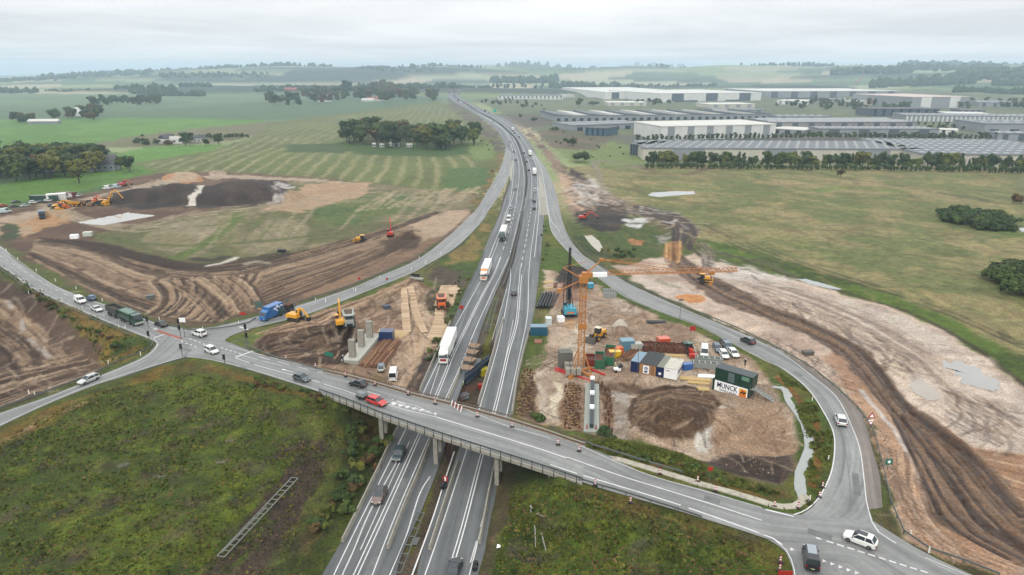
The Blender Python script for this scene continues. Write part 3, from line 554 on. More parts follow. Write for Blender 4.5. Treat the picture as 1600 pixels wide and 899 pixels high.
scratch(SITEP, 420, [((900,560),(860,600)),((1000,520),(1060,522)),((960,480),(1010,500))], MUDC, (.1,.3), seed=3, **MK)
scratch([(1100,440),(1250,470),(1400,540),(1560,640),(1600,700),(1480,640),(1330,540),(1200,470)], 300, [((1300,500),(1400,560))], MUDC, (.12,.4), (3,14), seed=4, **MK)
scratch([(1180,510),(1300,570),(1385,700),(1450,820),(1560,880),(1480,870),(1410,830),(1370,690),(1290,590)], 260, [((1300,590),(1350,650)),((1400,740),(1440,820))], MUDC, (.1,.3), (2,7), seed=9, **MK)
scratch([(400,540),(570,470),(640,440),(700,450),(700,500),(640,610),(570,590),(450,560)], 300, [((400,540),(500,500)),((640,500),(630,580))], MUDC, (.1,.3), seed=5, **MK)
scratch([(0,432),(95,492),(160,560),(75,612),(0,640)], 120, [((10,470),(80,560)),((0,620),(140,560))], MUDC, (.1,.3), seed=7, **MK)
scratch([(880,270),(940,300),(1060,340),(1080,370),(960,330),(900,320)], 150, [((890,270),(940,320)),((960,320),(1040,345))], MUDC+[((214,212,212),.3)], (.2,.5), (3,9), seed=10)
for px in ([(1462,556),(1510,552),(1550,566),(1580,600),(1574,625),(1520,618),(1490,604),(1484,586),(1462,576)], [(1405,592),(1440,584),(1474,606),(1482,630),(1450,638),(1412,622)]): paint(px, (204,188,176), 2.5, a=.85, wet=.8, c2=(190,170,156), nscale=1.5)
haul()
paint([(1045,378),(1062,376),(1064,396),(1058,410),(1040,408),(1038,398)], (206,152,104), 2.2, a=.85, c2=(160,118,86), nscale=1.5)
ruts([(1042,380),(1041,408)], [(1062,378),(1062,408)], 6, [((222,176,126),.3),((134,92,64),-.5)], (.4, .9), (.5, .9), .1, .2)
paint([(1058,464),(1075,458),(1095,459),(1105,466),(1092,473),(1068,473)], (204,142,88), .4, nscale=2)
GRC = [((74,96,40),.5),((150,138,84),.3),((128,146,62),.5),((110,92,72),-.5),((96,104,56),.3)]
scratch(FL, 900, [((100,820),(160,790)),((300,700),(340,660))], GRC, (.2,.9), (1,5), (.15,.4), .03, 11)
scratch([(800,760),(1050,800),(1230,870),(1240,940),(760,940)], 340, [((850,850),(900,850)),((900,800),(1000,830))], GRC, (.2,.9), (1,5), (.15,.4), .03, 12)
scratch([(900,265),(1600,270),(1640,560),(1400,470),(1100,380),(960,310)], 700, [((1100,300),(1200,305)),((1300,350),(1360,370))], [((186,166,122),.3),((104,124,68),.5),((164,146,108),.3),((120,104,78),0),((92,112,64),0)], (.4,1.6), (3,12), (.15,.4), 0, 13)
# fine relief of the ground
sup = 1-GWt
mw_d = soft_inside(GX, GY, onto_many([(MWL[0][0]-20, 1100)]+MWL[:14]+MWR[:14][::-1]+[(MWR[0][0]-20, 1100)]), 1.5)
nearw = sstep(600, 250, RAD)*(1-mw_d)*np.clip(sup+.25, 0, 1)
GZ += (REL*(fbm(GX/1.1, GY/1.1, 71, 3, .6)-.5)*1.6+np.clip(REL, 0, .3)*1.6*(fbm(GX/7, GY/7, 73, 2)-.5)*2)*nearw
# tonal contrast put into near ground colours to offset haze: deeper darks, paler lights
lum = (COLR*np.array((.2,.7,.1))).sum(-1, keepdims=True)+1e-4; ct = .3*sstep(900, 250, RAD)[..., None]
COLR = (lum+(COLR-lum)*(1+.08*ct/.3))*(lum/.13)**ct; COLR = np.clip(COLR, .004, .8)
# a bed for the roads, sunk a little
def bed(px, off=.0):
    P = onto_many(densify(px, 20, True)); sl = window(P, 3); X = GX[sl]; Y = GY[sl]; m = inside(X, Y, P)
    d, _ = seg_dist(X, Y, list(P)+[P[0]]); cell = RAD[sl]**2/(H*720)
    k = m*sstep(.1, .8, d-np.minimum(cell*.6, 12)-.05)
    zt = surf(X, Y)[0]-.14-cell*.12
    GZ[sl] = np.where(k > 0, GZ[sl]*(1-k)+np.minimum(GZ[sl], zt)*k, GZ[sl])
# ------------------------------------------------------------------ ground material
def ground_mat():
    m = bpy.data.materials.new('ground_cover'); m.use_nodes = True; t = m.node_tree; b = t.nodes['Principled BSDF']; Lk = t.links.new
    def nd(ty, **k):
        n = t.nodes.new(ty)
        for a, v in k.items(): setattr(n, a, v)
        return n
    at_ = nd('ShaderNodeAttribute', attribute_name='soil'); ax = nd('ShaderNodeAttribute', attribute_name='cover')   # cover: x grass, y wet
    sp = nd('ShaderNodeSeparateXYZ'); Lk(ax.outputs['Vector'], sp.inputs[0])
    geo = nd('ShaderNodeNewGeometry')
    def noise(s, d=5, r=.6, dist=0, vec=None):
        n = nd('ShaderNodeTexNoise'); n.inputs['Scale'].default_value = s; n.inputs['Detail'].default_value = d; n.inputs['Roughness'].default_value = r; n.inputs['Distortion'].default_value = dist
        Lk(vec or geo.outputs['Position'], n.inputs['Vector']); return n.outputs[0]
    def mr(x, a, b_, c, d):
        n = nd('ShaderNodeMapRange'); Lk(x, n.inputs[0]); 
        for i, v in enumerate((a, b_, c, d)): n.inputs[i+1].default_value = v
        return n.outputs[0]
    def mul(a, b_, op='MULTIPLY'):
        n = nd('ShaderNodeMath', operation=op)
        for i, v in enumerate((a, b_)):
            if isinstance(v, (int, float)): n.inputs[i].default_value = v
            else: Lk(v, n.inputs[i])
        return n.outputs[0]
    f1 = noise(2.3, 6, .75, .5); f2 = noise(.33, 5, .65); f3 = noise(6.5, 3, .6)
    # grass: strong tufty variation; soil: milder
    vg = mul(mul(mr(f1, .34, .66, .42, 1.56), mr(f2, .35, .65, .7, 1.3)), mr(f3, .3, .7, .66, 1.34))
    vs = mul(mul(mr(f1, .36, .64, .5, 1.42), mr(f2, .3, .7, .78, 1.22)), mr(f3, .3, .7, .65, 1.35))
    mixf = nd('ShaderNodeMix'); mixf.data_type = 'FLOAT'; Lk(sp.outputs[0], mixf.inputs[0]); Lk(vs, mixf.inputs[2]); Lk(vg, mixf.inputs[3])
    hs = nd('ShaderNodeHueSaturation'); Lk(at_.outputs['Color'], hs.inputs['Color']); Lk(mixf.outputs[0], hs.inputs['Value'])
    # tufts also shift in hue between fresh green and straw
    hsh = nd('ShaderNodeMix'); hsh.data_type = 'FLOAT'; Lk(sp.outputs[0], hsh.inputs[0]); hsh.inputs[2].default_value = .5; Lk(mr(noise(.9, 4, .7), .3, .7, .47, .53), hsh.inputs[3]); Lk(hsh.outputs[0], hs.inputs['Hue'])
    Lk(hs.outputs[0], b.inputs['Base Color'])
    wt = mul(sp.outputs[1], mr(noise(.6, 4, .6), .35, .55, 0, 1))
    Lk(mr(wt, 0, 1, .85, .12), b.inputs['Roughness']); Lk(mr(wt, 0, 1, .25, .6), b.inputs['Specular IOR Level'])
    bp = nd('ShaderNodeBump'); bp.inputs['Distance'].default_value = .35; Lk(mul(f1, mul(f3, .5), 'ADD'), bp.inputs['Height'])
    st = mul(mr(sp.outputs[0], 0, 1, .8, 1.0), mr(sp.outputs[1], 0, .6, 1, .05)); Lk(st, bp.inputs['Strength']); Lk(bp.outputs[0], b.inputs['Normal'])
    return m
def asphalt(name, c=(140,143,147), streak=0):
    m = bpy.data.materials.new(name); m.use_nodes = True; t = m.node_tree; b = t.nodes['Principled BSDF']; Lk = t.links.new
    geo = t.nodes.new('ShaderNodeNewGeometry'); uv = t.nodes.new('ShaderNodeUVMap')
    def noise(s, d, vec, sx=1, sy=1):
        mp = t.nodes.new('ShaderNodeMapping'); mp.inputs['Scale'].default_value = (sx, sy, 1); Lk(vec, mp.inputs[0])
        n = t.nodes.new('ShaderNodeTexNoise'); n.inputs['Scale'].default_value = s; n.inputs['Detail'].default_value = d; n.inputs['Roughness'].default_value = .6; Lk(mp.outputs[0], n.inputs['Vector']); return n.outputs[0]
    def mr(x, a, b_, c_, d):
        n = t.nodes.new('ShaderNodeMapRange'); Lk(x, n.inputs[0])
        for i, v in enumerate((a, b_, c_, d)): n.inputs[i+1].default_value = v
        return n.outputs[0]
    def mul(a, c_):
        n = t.nodes.new('ShaderNodeMath'); n.operation = 'MULTIPLY'; Lk(a, n.inputs[0]); Lk(c_, n.inputs[1]); return n.outputs[0]
    v = mul(mr(noise(.12, 5, geo.outputs['Position']), .3, .7, .86, 1.14), mr(noise(1.3, 6, geo.outputs['Position']), .3, .7, .9, 1.1))
    # wheel tracks and patched lengths run along the road
    v = mul(v, mr(noise(1.0, 4, uv.outputs[0], .8, .012), .35, .65, .68, 1.22))
    v = mul(v, mr(noise(1.0, 2, uv.outputs[0], .18, .03), .45, .6, .9, 1.08))
    hs = t.nodes.new('ShaderNodeHueSaturation'); hs.inputs['Color'].default_value = (*alb(c), 1); Lk(v, hs.inputs['Value']); Lk(hs.outputs[0], b.inputs['Base Color'])
    Lk(mr(noise(1.0, 3, uv.outputs[0], .8, .02), .3, .7, .42, .75), b.inputs['Roughness'])
    b.inputs['Specular IOR Level'].default_value = .4
    return m
M_ASPH = asphalt('motorway_asphalt', (118,122,127)); M_ASPH2 = asphalt('road_asphalt', (158,160,163)); M_SHOULDER = asphalt('shoulder_asphalt', (150,140,136))
M_PAINT = mat('road_paint', raw=(.5,.5,.49), rough=.6, var=.14, scale=.8)
M_WHITE = mat('white_enamel', raw=(.8,.8,.79), rough=.5, var=.05, scale=.8)
M_WORN = mat('worn_road_paint', raw=(.42,.42,.41), rough=.7, var=.2, scale=.8)
M_CONC = mat('concrete', (186,182,174), .85, var=.1, scale=.9, dirt=.35)
M_CONCL = mat('new_concrete', (214,214,208), .8, var=.05, scale=.6)
M_STEEL = mat('galvanised_steel', (132,138,138), .5, .3, var=.1, scale=2)
M_RUST = mat('rusted_steel', (116,66,44), .85, var=.3, scale=3)
M_DARK = mat('dark_steel', (52,56,60), .5, .2)
def mesh_np(name, V, F, m, uvs=None, kind='structure', parent=None):
    me = bpy.data.meshes.new(name); V = np.asarray(V, np.float32); F = np.asarray(F, np.int32)
    me.vertices.add(len(V)); me.vertices.foreach_set('co', V.ravel()); k = F.shape[1]
    me.loops.add(F.size); me.loops.foreach_set('vertex_index', F.ravel()); me.polygons.add(len(F))
    me.polygons.foreach_set('loop_start', np.arange(0, F.size, k, dtype=np.int32)); me.polygons.foreach_set('loop_total', np.full(len(F), k, np.int32))
    me.update(calc_edges=True)
    if uvs is not None:
        ul = me.uv_layers.new(name='UVMap'); ul.data.foreach_set('uv', np.asarray(uvs, np.float32)[F.ravel()].ravel())
    me.materials.append(m); o = bpy.data.objects.new(name, me); COL.objects.link(o)
    if kind: o['kind'] = kind
    if parent: o.parent = parent
    return o
def resample(P, n):
    P = np.array(P); s = np.concatenate([[0], np.cumsum(np.linalg.norm(np.diff(P[:, :2], axis=0), axis=1))]); q = np.linspace(0, s[-1], n)
    return np.stack([np.interp(q, s, P[:, i]) for i in range(P.shape[1])], 1)
def road_z(XY, mode):
    if mode == 'flat': return -(XY[:,0]**2+XY[:,1]**2)/(2*6.371e6)
    if isinstance(mode, (int, float)): return np.full(len(XY), float(mode))
    return surf(XY[:,0], XY[:,1])[2] if mode == 'road' else surf(XY[:,0], XY[:,1])[0]
def edge_world(px, mode):
    if mode == 'flat': return np.array([at(u, v, 0) for u, v in densify(smooth(px, 5), 12)])
    if isinstance(mode, (int, float)): return np.array([at(u, v, mode) for u, v in densify(px, 12)])
    return onto_many(densify(smooth(px, 5), 12), road=(mode == 'road'))
def sheet(name, Lp, Rp, m, mode='road', off=.05, cols=7, step=3.0, parent=None, kind='structure', world=False):
    """a road sheet between two surveyed edges; uv = metres across, metres along"""
    A = Lp if world else edge_world(Lp, mode); B = Rp if world else edge_world(Rp, mode)
    ln = np.linalg.norm(np.diff(A, axis=0), axis=1).sum(); n = max(int(ln/step), 6); n = min(n, 900)
    A = resample(A, n); B = resample(B, n); V = []; UV = []; s = 0
    for j in range(cols):
        t = j/(cols-1); P = A*(1-t)+B*t; z = road_z(P, mode)+off
        V.append(np.column_stack([P[:, :2], z]))
        w_ = np.linalg.norm(B-A, axis=1)*t; UV.append(np.column_stack([w_, np.concatenate([[0], np.cumsum(np.linalg.norm(np.diff(P, axis=0), axis=1))])]))
    V = np.array(V); UV = np.array(UV); idx = np.arange(cols*n).reshape(cols, n)
    F = np.stack([idx[:-1,:-1], idx[1:,:-1], idx[1:,1:], idx[:-1,1:]], -1).reshape(-1, 4)
    V = V.reshape(-1, 3); a, b, c = V[F[0,0]], V[F[0,1]], V[F[0,2]]
    if np.cross(b-a, c-a)[2] < 0: F = F[:, ::-1]
    return mesh_np(name, V, F, m, UV.reshape(-1, 2), kind, parent)
def line(px, wid, mode='flat', off=.062, m=None, dash=None, V=None, F=None, world=False):
    """painted line collected into V, F lists"""
    P = px if world else edge_world(px, mode); ln = np.linalg.norm(np.diff(P[:, :2], axis=0), axis=1).sum(); n = max(int(ln/1.5), 2); P = resample(P, n)
    if mode == 'flat' and ln > 60:
        k = 13; Q = np.concatenate([2*P[0]-P[k:0:-1], P, 2*P[-1]-P[-2:-k-2:-1]]); ke = np.hanning(2*k+3)[1:-1]; ke /= ke.sum(); P = np.stack([np.convolve(Q[:, i], ke, 'valid')[:n] for i in range(2)], 1)
    T = np.gradient(P[:, :2], axis=0); T /= np.linalg.norm(T, axis=1)[:, None]+1e-9; Nn = np.column_stack([-T[:,1], T[:,0]])
    wv = np.maximum(wid, np.hypot(P[:,0], P[:,1])*.0004)*.5
    A = P[:, :2]+Nn*wv[:, None]; B = P[:, :2]-Nn*wv[:, None]; z = road_z(P, mode)+off; b0 = len(V)
    for i in range(n): V += [(*A[i], z[i]), (*B[i], z[i])]
    st = ln/(n-1)
    for i in range(n-1):
        if dash and ((i*st) % (dash[0]+dash[1])) > dash[0]: continue
        k = b0+2*i; F.append((k, k+1, k+3, k+2))
class Lines:
    def __init__(s): s.V = []; s.F = []
    def add(s, px, wid=.3, **k): line(px, wid, V=s.V, F=s.F, **k); return s
    def quad(s, P, mode, off):
        z = road_z(np.array(P, float), mode)+off; b0 = len(s.V); s.V += [(*p, q) for p, q in zip(P, z)]; s.F.append(tuple(range(b0, b0+4)))
    def build(s, name, m):
        if not s.F: return
        V = np.array(s.V); F = np.array(s.F); a, b, c = V[F[:,0]], V[F[:,1]], V[F[:,2]]; fl = np.cross(b-a, c-a)[:,2] < 0; F[fl] = F[fl][:, ::-1]
        o = mesh_np(name, V, F, m); return o

# ------------------------------------------------------------------ roads
MW_EXT = [(480,1010),(500,905)]
sheetL = [(455,990)]+MWL; sheetR = [(736,990)]+MWR
A_UP = [(-90,330),(0,384),(25,407),(87,447),(160,475),(205,490),(250,507),(300,515),(337,511),(352,507)]
A_LO = [(-90,372),(0,417),(50,452),(105,477),(162,502),(212,522),(237,532),(262,545),(300,556),(352,562)]
B_UP = [(-80,682),(0,646),(75,620),(150,590),(217,562),(232,553),(243,540),(262,520)]
B_LO = [(-80,706),(0,667),(75,632),(150,602),(200,587),(250,570),(292,559),(310,558)]
C_UP = [(300,514),(337,511),(400,495),(457,480),(545,452),(592,432),(650,407),(700,370),(742,330),(757,307),(775,277),(785,255),(791,230)]
C_LO = [(330,545),(348,534),(362,525),(400,512),(470,495),(525,475),(575,455),(637,430),(662,417),(712,387),(750,350),(765,327),(783,300),(796,272),(800,240)]
D1_UP = [(300,528),(352,534),(400,552),(450,565),(520,581)]
D1_LO = [(292,559),(325,562),(400,582),(495,612),(530,625)]
E_IN = [(826,232),(833,250),(841,265),(852,305),(857,337),(861,359),(870,374),(889,395),(907,414),(920,422),(950,445),(980,465),(1040,490),(1095,510),(1170,550),(1200,564),(1225,577),(1262,607),(1286,643),(1302,676),(1304,705),(1300,738),(1287,768),(1270,793),(1250,806),(1232,812)]
E_OUT = [(838,243),(850,259),(861,280),(870,305),(875,330),(880,349),(889,371),(907,395),(920,405),(960,430),(990,447),(1040,470),(1085,490),(1150,517),(1200,540),(1225,552),(1262,582),(1307,620),(1332,670),(1344,705),(1350,750),(1356,790),(1366,818),(1385,834)]
E_SH = [(1225,552),(1282,587),(1325,625),(1350,655),(1362,700),(1375,745),(1377,775),(1379,794)]
DE_UP = [(908,697),(920,701),(950,712),(1015,744),(1100,766),(1200,797),(1257,806),(1330,812),(1366,816),(1400,838),(1440,862),(1485,884),(1540,908),(1640,948)]
DE_LO = [(904,752),(918,757),(950,767),(1050,796),(1150,827),(1205,846),(1240,870),(1300,905),(1350,930),(1400,958),(1450,985),(1560,1040)]
F_UP = [(1205,843),(1222,856),(1232,872),(1240,900),(1238,960)]; F_LO = [(1330,880),(1322,890),(1316,900),(1310,915),(1300,980)]
for p in (sheetL+sheetR[::-1],): bed(p)
bed(A_UP+A_LO[::-1]); bed(B_UP+B_LO[::-1]); bed(C_UP+C_LO[::-1]); bed(D1_UP+D1_LO[::-1]); bed(E_IN+E_OUT[::-1]); bed(DE_UP+DE_LO[::-1]); bed([(866,678),(915,694),(965,714),(965,774),(910,758),(866,742)]); bed([(480,571),(545,590),(545,632),(480,612)]); bed(F_UP+F_LO[::-1])
PONDS = [([(118,347),(200,331),(246,338),(160,352)], 'pond', (225,223,220)), ([(1010,305),(1020,301),(1048,299),(1084,299),(1086,303),(1060,306),(1030,308)], 'pond', (206,206,208)),
 ([(912,368),(925,367),(935,376),(942,388),(936,394),(925,384)], 'pond', (214,204,176)), ([(1248,437),(1258,436),(1300,446),(1320,452),(1300,451),(1262,444)], 'puddle', (200,206,212)),
 ([(1472,562),(1482,566),(1500,562),(1512,570),(1530,573),(1538,584),(1560,594),(1566,606),(1552,612),(1530,607),(1518,602),(1500,600),(1503,590),(1490,586),(1492,578),(1474,574)], 'puddle', (206,204,204)), ([(1590,356),(1640,356),(1640,363),(1592,362)], 'puddle', (205,205,210)),
 ([(1418,596),(1440,592),(1462,608),(1470,622),(1450,626),(1425,612)], 'puddle', (214,202,190))]
for px, nm, c in PONDS:
    P = onto_many(densify(px, 4 if nm == 'puddle' else 8, True)); ctr = P.mean(0); zc = float(np.percentile(surf(P[:,0], P[:,1])[0], 30)); P0 = P.copy()
    if nm == 'puddle' or c[2] < 215: P = ctr+(P-ctr)*(.9+.55*(fbm(P[:,0]/1.6, P[:,1]/1.6, 13, 4, .7)-.4))[:, None]
    sl = window(P, 6); m_ = inside(GX[sl], GY[sl], P*1.0); dd, _ = seg_dist(GX[sl], GY[sl], list(P)+[P[0]]); q = np.where(m_, 1.0, sstep(3.0, .3, dd)); rs = RAD[sl]
    GZ[sl] = GZ[sl]*(1-q)+q*np.where(m_, zc-.12, np.maximum(GZ[sl], zc+.02)*.6+(zc+.05)*.4)
    V = [(ctr[0], ctr[1], zc)]+[(p[0], p[1], zc) for p in P]; n = len(P)
    wmt = mat('water_%d' % c[2], tuple(int(q*.88) for q in c), .04, spec=1.0, var=.1, scale=.08)
    V = np.array(V); F = np.array([(0, 1+i, 1+(i+1) % n) for i in range(n)]); a, b_, c_ = V[F[0]]
    if np.cross(b_-a, c_-a)[2] < 0: F = F[:, ::-1]
    mesh_np(nm, V, F, wmt)
# the ground sheet itself
idx = np.arange(nr*ncol).reshape(nr, ncol)
F = np.stack([idx[:-1,:-1], idx[:-1,1:], idx[1:,1:], idx[1:,:-1]], -1).reshape(-1, 4)
V = np.stack([GX, GY, GZ], -1).reshape(-1, 3)
a, b_, c_ = V[F[ncol*5, 0]], V[F[ncol*5, 1]], V[F[ncol*5, 2]]
if np.cross(b_-a, c_-a)[2] < 0: F = F[:, ::-1]
g = mesh_np('ground', V, F, ground_mat())
ca = g.data.attributes.new('soil', 'FLOAT_COLOR', 'POINT'); ca.data.foreach_set('color', np.concatenate([np.clip(COLR, 0, .9), np.ones((nr, ncol, 1))], -1).astype(np.float32).ravel())
cv = g.data.attributes.new('cover', 'FLOAT_VECTOR', 'POINT'); cv.data.foreach_set('vector', np.stack([GRS, WET, REL], -1).astype(np.float32).ravel())
g.data.polygons.foreach_set('use_smooth', np.ones(len(F), bool))
def gz(x, y):
    """height of the finished ground sheet"""
    a = math.atan2(x, y); r = math.hypot(x, y); j = min(max(np.searchsorted(t_az, a), 1), ncol-1); i = min(max(np.searchsorted(t_rad, r), 1), nr-1)
    fa = (a-t_az[j-1])/(t_az[j]-t_az[j-1]); fr = (r-t_rad[i-1])/(t_rad[i]-t_rad[i-1])
    return float((GZ[i-1, j-1]*(1-fa)+GZ[i-1, j]*fa)*(1-fr)+(GZ[i, j-1]*(1-fa)+GZ[i, j]*fa)*fr)
# carriageway sheets (the gap between them is the median)
ML_IN = [(650,990),(618,905),(662,790),(684,735),(697,690),(700,668),(712,632),(727,590),(742,548),(755,505),(770,468),(788,425),(797,402),(812,345),(818,310),(822,285),(819,258),(811,232),(803,215),(785,198),(768,186),(745,175),(728,163),(712,153),(709,148),(722,143)]
MR_IN = [(664,990),(650,905),(685,790),(705,735),(722,690),(738,668),(748,632),(760,590),(770,548),(777,505),(786,468),(797,425),(804,402),(816,345),(821,310),(824,285),(822,258),(814,232),(806,215),(788,198),(771,186),(748,175),(731,163),(714,153),(711,148),(724,143)]
sheet('motorway', sheetL, ML_IN, M_ASPH, 'flat', .05, 6, 2.5)
sheet('motorway', MR_IN, sheetR, M_ASPH, 'flat', .05, 6, 2.5)
sheet('road', A_UP, A_LO, M_ASPH2, 'road', .060, 9)
sheet('road', B_UP, B_LO, M_ASPH2, 'road', .068, 7)
sheet('slip_road', C_UP, C_LO, M_ASPH2, 'road', .076, 7)
sheet('road', D1_UP, D1_LO, M_ASPH2, 'road', .084, 9)
sheet('slip_road', E_IN, E_OUT, M_ASPH2, 'road', .060, 9)
sheet('road', DE_UP, DE_LO, M_ASPH2, 'road', .076, 11)
sheet('road', F_UP, F_LO, M_ASPH2, 'road', .068, 7)
sheet('paved_shoulder', [(1223,551),(1262,582.5),(1307,621),(1332,670),(1344,705),(1350,750),(1356,790),(1358,797)], E_SH, M_SHOULDER, 'road', .072, 5)
# markings
W = Lines(); K = Lines()
mw = dict(mode='flat', off=.066)
W.add([(505,935),(520,899),(575,790),(636,667),(661,615),(681,574),(706,520),(747,447),(765,411),(776,384),(785,355),(794,331),(799,315),(803,300)], .17, **mw)
W.add([(761,411),(774,377),(785,350),(791,332),(797,315),(801,284),(803,255),(800,232),(793,214),(786,203),(768,190),(745,177)], .2, **mw)
W.add([(538,930),(552,899),(603,790),(656,674),(681,617),(711,542),(720,527),(755,456),(766,440),(782,402)], .17, **mw); W.add([(545,930),(559,899),(609,790),(660,674),(685,617),(714,542),(723,527),(757,456),(768,440),(783,402)], .17, **mw)
W.add([(786,391),(796,359),(803,332),(806,320)], .22, dash=(5,5), **mw)
W.add([(806,320),(811,280),(810,252),(804,232),(797,215),(783,199),(760,184),(738,170)], .17, **mw)
W.add([(572,925),(582,897),(624,790),(672,682),(696,622),(716,582),(732,540),(736,530),(761,474),(787,420),(795,402)], .17, **mw); W.add([(797,395),(806,362),(812,334)], .26, dash=(2.4,2.4), **mw)
W.add([(813,330),(817,311),(819,280),(815,250),(808,228),(800,213)], .16, **mw)
W.add([(595,930),(609,899),(634,840),(655,774),(672,745)], .2, **mw); W.add([(632,930),(644,899),(677,808),(696,748),(710,706)], .24, **mw)
K.add([(525,930),(535,899),(552,862),(578,800),(620,722)], .22, off=.064); K.add([(563,860),(590,800),(612,750),(640,690)], .16, off=.064); K.add([(690,562),(672,617)], .16, off=.064)
W.add([(653,930),(665,899),(698,800),(730,701),(749,640),(778,542),(781,530),(797,445),(798,420),(797,417)], .18, **mw)
W.add([(797,417),(803,398),(817,334),(821,310)], .26, dash=(2.4,2.4), **mw)
W.add([(688,930),(700,899),(728,800),(752,704),(770,647),(795,540),(799,531),(806,507),(810,457),(812,430),(813,418)], .18, **mw); W.add([(694,930),(706,899),(733,800),(756,704),(774,647),(798,540),(802,531),(809,507),(813,457),(815,430)], .2, **mw)
W.add([(814,418),(820,385),(825,357),(829,331),(831,315)], .24, dash=(5,5), **mw); W.add([(830,311),(831,280),(827,257),(817,230),(806,214),(790,199),(768,184)], .17, **mw)
W.add([(725,930),(735,899),(755,812),(775,716),(791,651),(815,540),(817,531),(825,490),(826,430),(832,374),(837,340),(840,292),(839,264),(830,240),(817,218),(800,200),(780,186)], .17, **mw)
W.add([(835,402),(842,332),(841,292)], .2, **mw); K.add([(769,531),(792,451)], .14, off=.064); K.add([(781,600),(790,560),(802,500)], .14, off=.064); K.add([(735,880),(760,790),(768,750)], .2, dash=(4,3), off=.064)
# slip road lines
rd = dict(mode='road', off=.092)
W.add([(831,236),(840,252),(846,267),(852,299),(859,340),(867,352),(875,362)], .2, **rd); W.add([(852,315),(857,337),(861,359),(870,374),(889,395),(907,414),(920,423),(950,446),(980,466),(1040,491),(1095,511.5),(1170,551)], .16, **rd)
W.add([(1170,551),(1200,566),(1225,578),(1262,608),(1286,643),(1302,676),(1304,705),(1299,738),(1287,766),(1275,784),(1257,799),(1240,805)], .22, **rd)
W.add([(1205,543),(1235,562),(1262,583),(1307,621),(1332,670),(1344,705),(1350,750),(1354,785),(1362,816)], .16, **rd)
K.add([(1000,453),(1060,480),(1150,519),(1200,542)], .14, mode='road', off=.09)
W.add([(300,516),(337,513),(400,498),(457,483),(545,454)], .12, **rd); K.add([(545,454),(592,434),(650,409),(700,372),(742,332)], .12, mode='road', off=.09)
K.add([(400,511),(470,494),(525,474),(575,454),(637,429),(662,416),(712,386),(750,349)], .13, mode='road', off=.09)
W.add([(-60,672),(0,648),(75,622),(150,592),(217,564),(240,549),(246,538),(240,530)], .16, **rd); W.add([(-60,695),(0,665),(75,630),(150,600),(250,569),(292,558.5),(325,562)], .14, **rd)
W.add([(-60,342),(0,386),(87,448),(160,476),(250,508),(290,515)], .12, **rd); W.add([(-60,396),(0,415),(50,449),(105,475),(162,500),(212,520),(237,530)], .12, **rd)
W.add([(-60,366),(0,400),(50,432),(105,462),(150,482)], .14, dash=(4,4), mode='road', off=.092); W.add([(236,512),(262,522),(290,533)], .12, **rd); W.add([(243,516),(286,534)], .1, **rd)
for a_, b_ in (((240,529),(257,523)), ((240,516),(246,513)), ((374,511),(388,516)), ((368,559),(396,549))): W.add([a_, b_], .45, **rd)
for i in range(6): W.add([(296+i*7, 530+i*2.6),(299.5+i*7, 531.3+i*2.6)], .3, **rd); W.add([(283+i*7, 534+i*2.6),(286+i*7, 535.2+i*2.6)], .3, **rd) if i < 4 else None
for i in range(6): W.add([(338+i*7, 542+i*2.1),(341.5+i*7, 543+i*2.1)], .3, **rd)
W.add([(368,560),(400,571),(440,582),(500,598)], .2, **rd); W.add([(375,555),(400,562),(440,572)], .12, **rd); W.add([(356,541),(400,553),(450,566),(520,582)], .12, **rd); W.add([(320,561),(350,567),(400,580),(495,610)], .12, **rd)
for u in (404, 434, 464, 496): W.add([(u, 558+(u-404)*.26),(u+18, 563+(u-404)*.26)], .16, **rd)
# red island and marker on road A
RI = Lines(); RI.add([(246,517),(262,523),(285,530)], .9, mode='road', off=.1)
RI.build('red_traffic_island', mat('red_paving', (178,104,88), .8, var=.15, scale=2))
# east road lines
W.add([(885,715),(975,746),(1075,777),(1175,809),(1190,814)], .22, **rd); W.add([(860,727),(905,742),(1050,786),(1200,839),(1222,852)], .26, **rd); W.add([(900,694),(1000,738),(1100,768),(1190,794)], .12, **rd)
for i in range(11): W.add([(1275+i*16.3, 841+i*5.15),(1286+i*16.3, 844.5+i*5.15)], .3, **rd)
W.add([(1196,797),(1240,808)], .3, **rd); W.add([(1362,816),(1372,832),(1400,850)], .2, **rd); W.add([(1445,872),(1500,895),(1560,920)], .12, **rd)
for i in range(9):
    p = onto(1238+i*12.6, 858+i*4.6)[:2]; q = onto(1242+i*12.6, 860+i*4.6)[:2]; d = (q-p)/np.linalg.norm(q-p); nn = np.array((d[1], -d[0]))
    if 1 <= i < 3: continue
    W.quad([p-d*.3, p+d*.3, p+nn*.6+d*.03, p+nn*.6-d*.03], 'road', .096)
W.add([(1212,846),(1228,860),(1238,880),(1243,905)], .14, **rd)
SM = Lines()
for px in ([(620,700),(585,775),(548,850),(525,905)],[(668,690),(640,745),(600,830),(570,905)],[(738,720),(716,790),(684,905)],[(766,725),(748,800),(720,905)],[(690,590),(722,520),(760,440)],[(790,540),(800,490),(805,440)]): SM.add(px, .1, mode='flat', off=.057)
for a_, b_, w_ in (((632,748),(606,800),1.5),((590,870),(572,905),1.3),((720,745),(712,770),1.2),((748,560),(744,575),1.4),((745,480),(738,497),1.5),((815,470),(814,485),1.4),((700,600),(694,615),1.2),((652,840),(646,852),1.0)): SM.add([a_, b_], w_, mode='flat', off=.055)
for px in ([(400,566),(450,579),(505,594)],[(950,738),(1050,763),(1180,800)],[(930,728),(1050,757),(1190,794)],[(1318,690),(1326,740),(1330,800)],[(1220,570),(1275,608),(1312,660)],[(1050,478),(1120,508),(1180,538)],[(420,503),(560,455),(650,415)],[(40,425),(100,463),(180,500)],[(60,630),(140,600),(220,572)]): SM.add(px, .09, mode='road', off=.088)
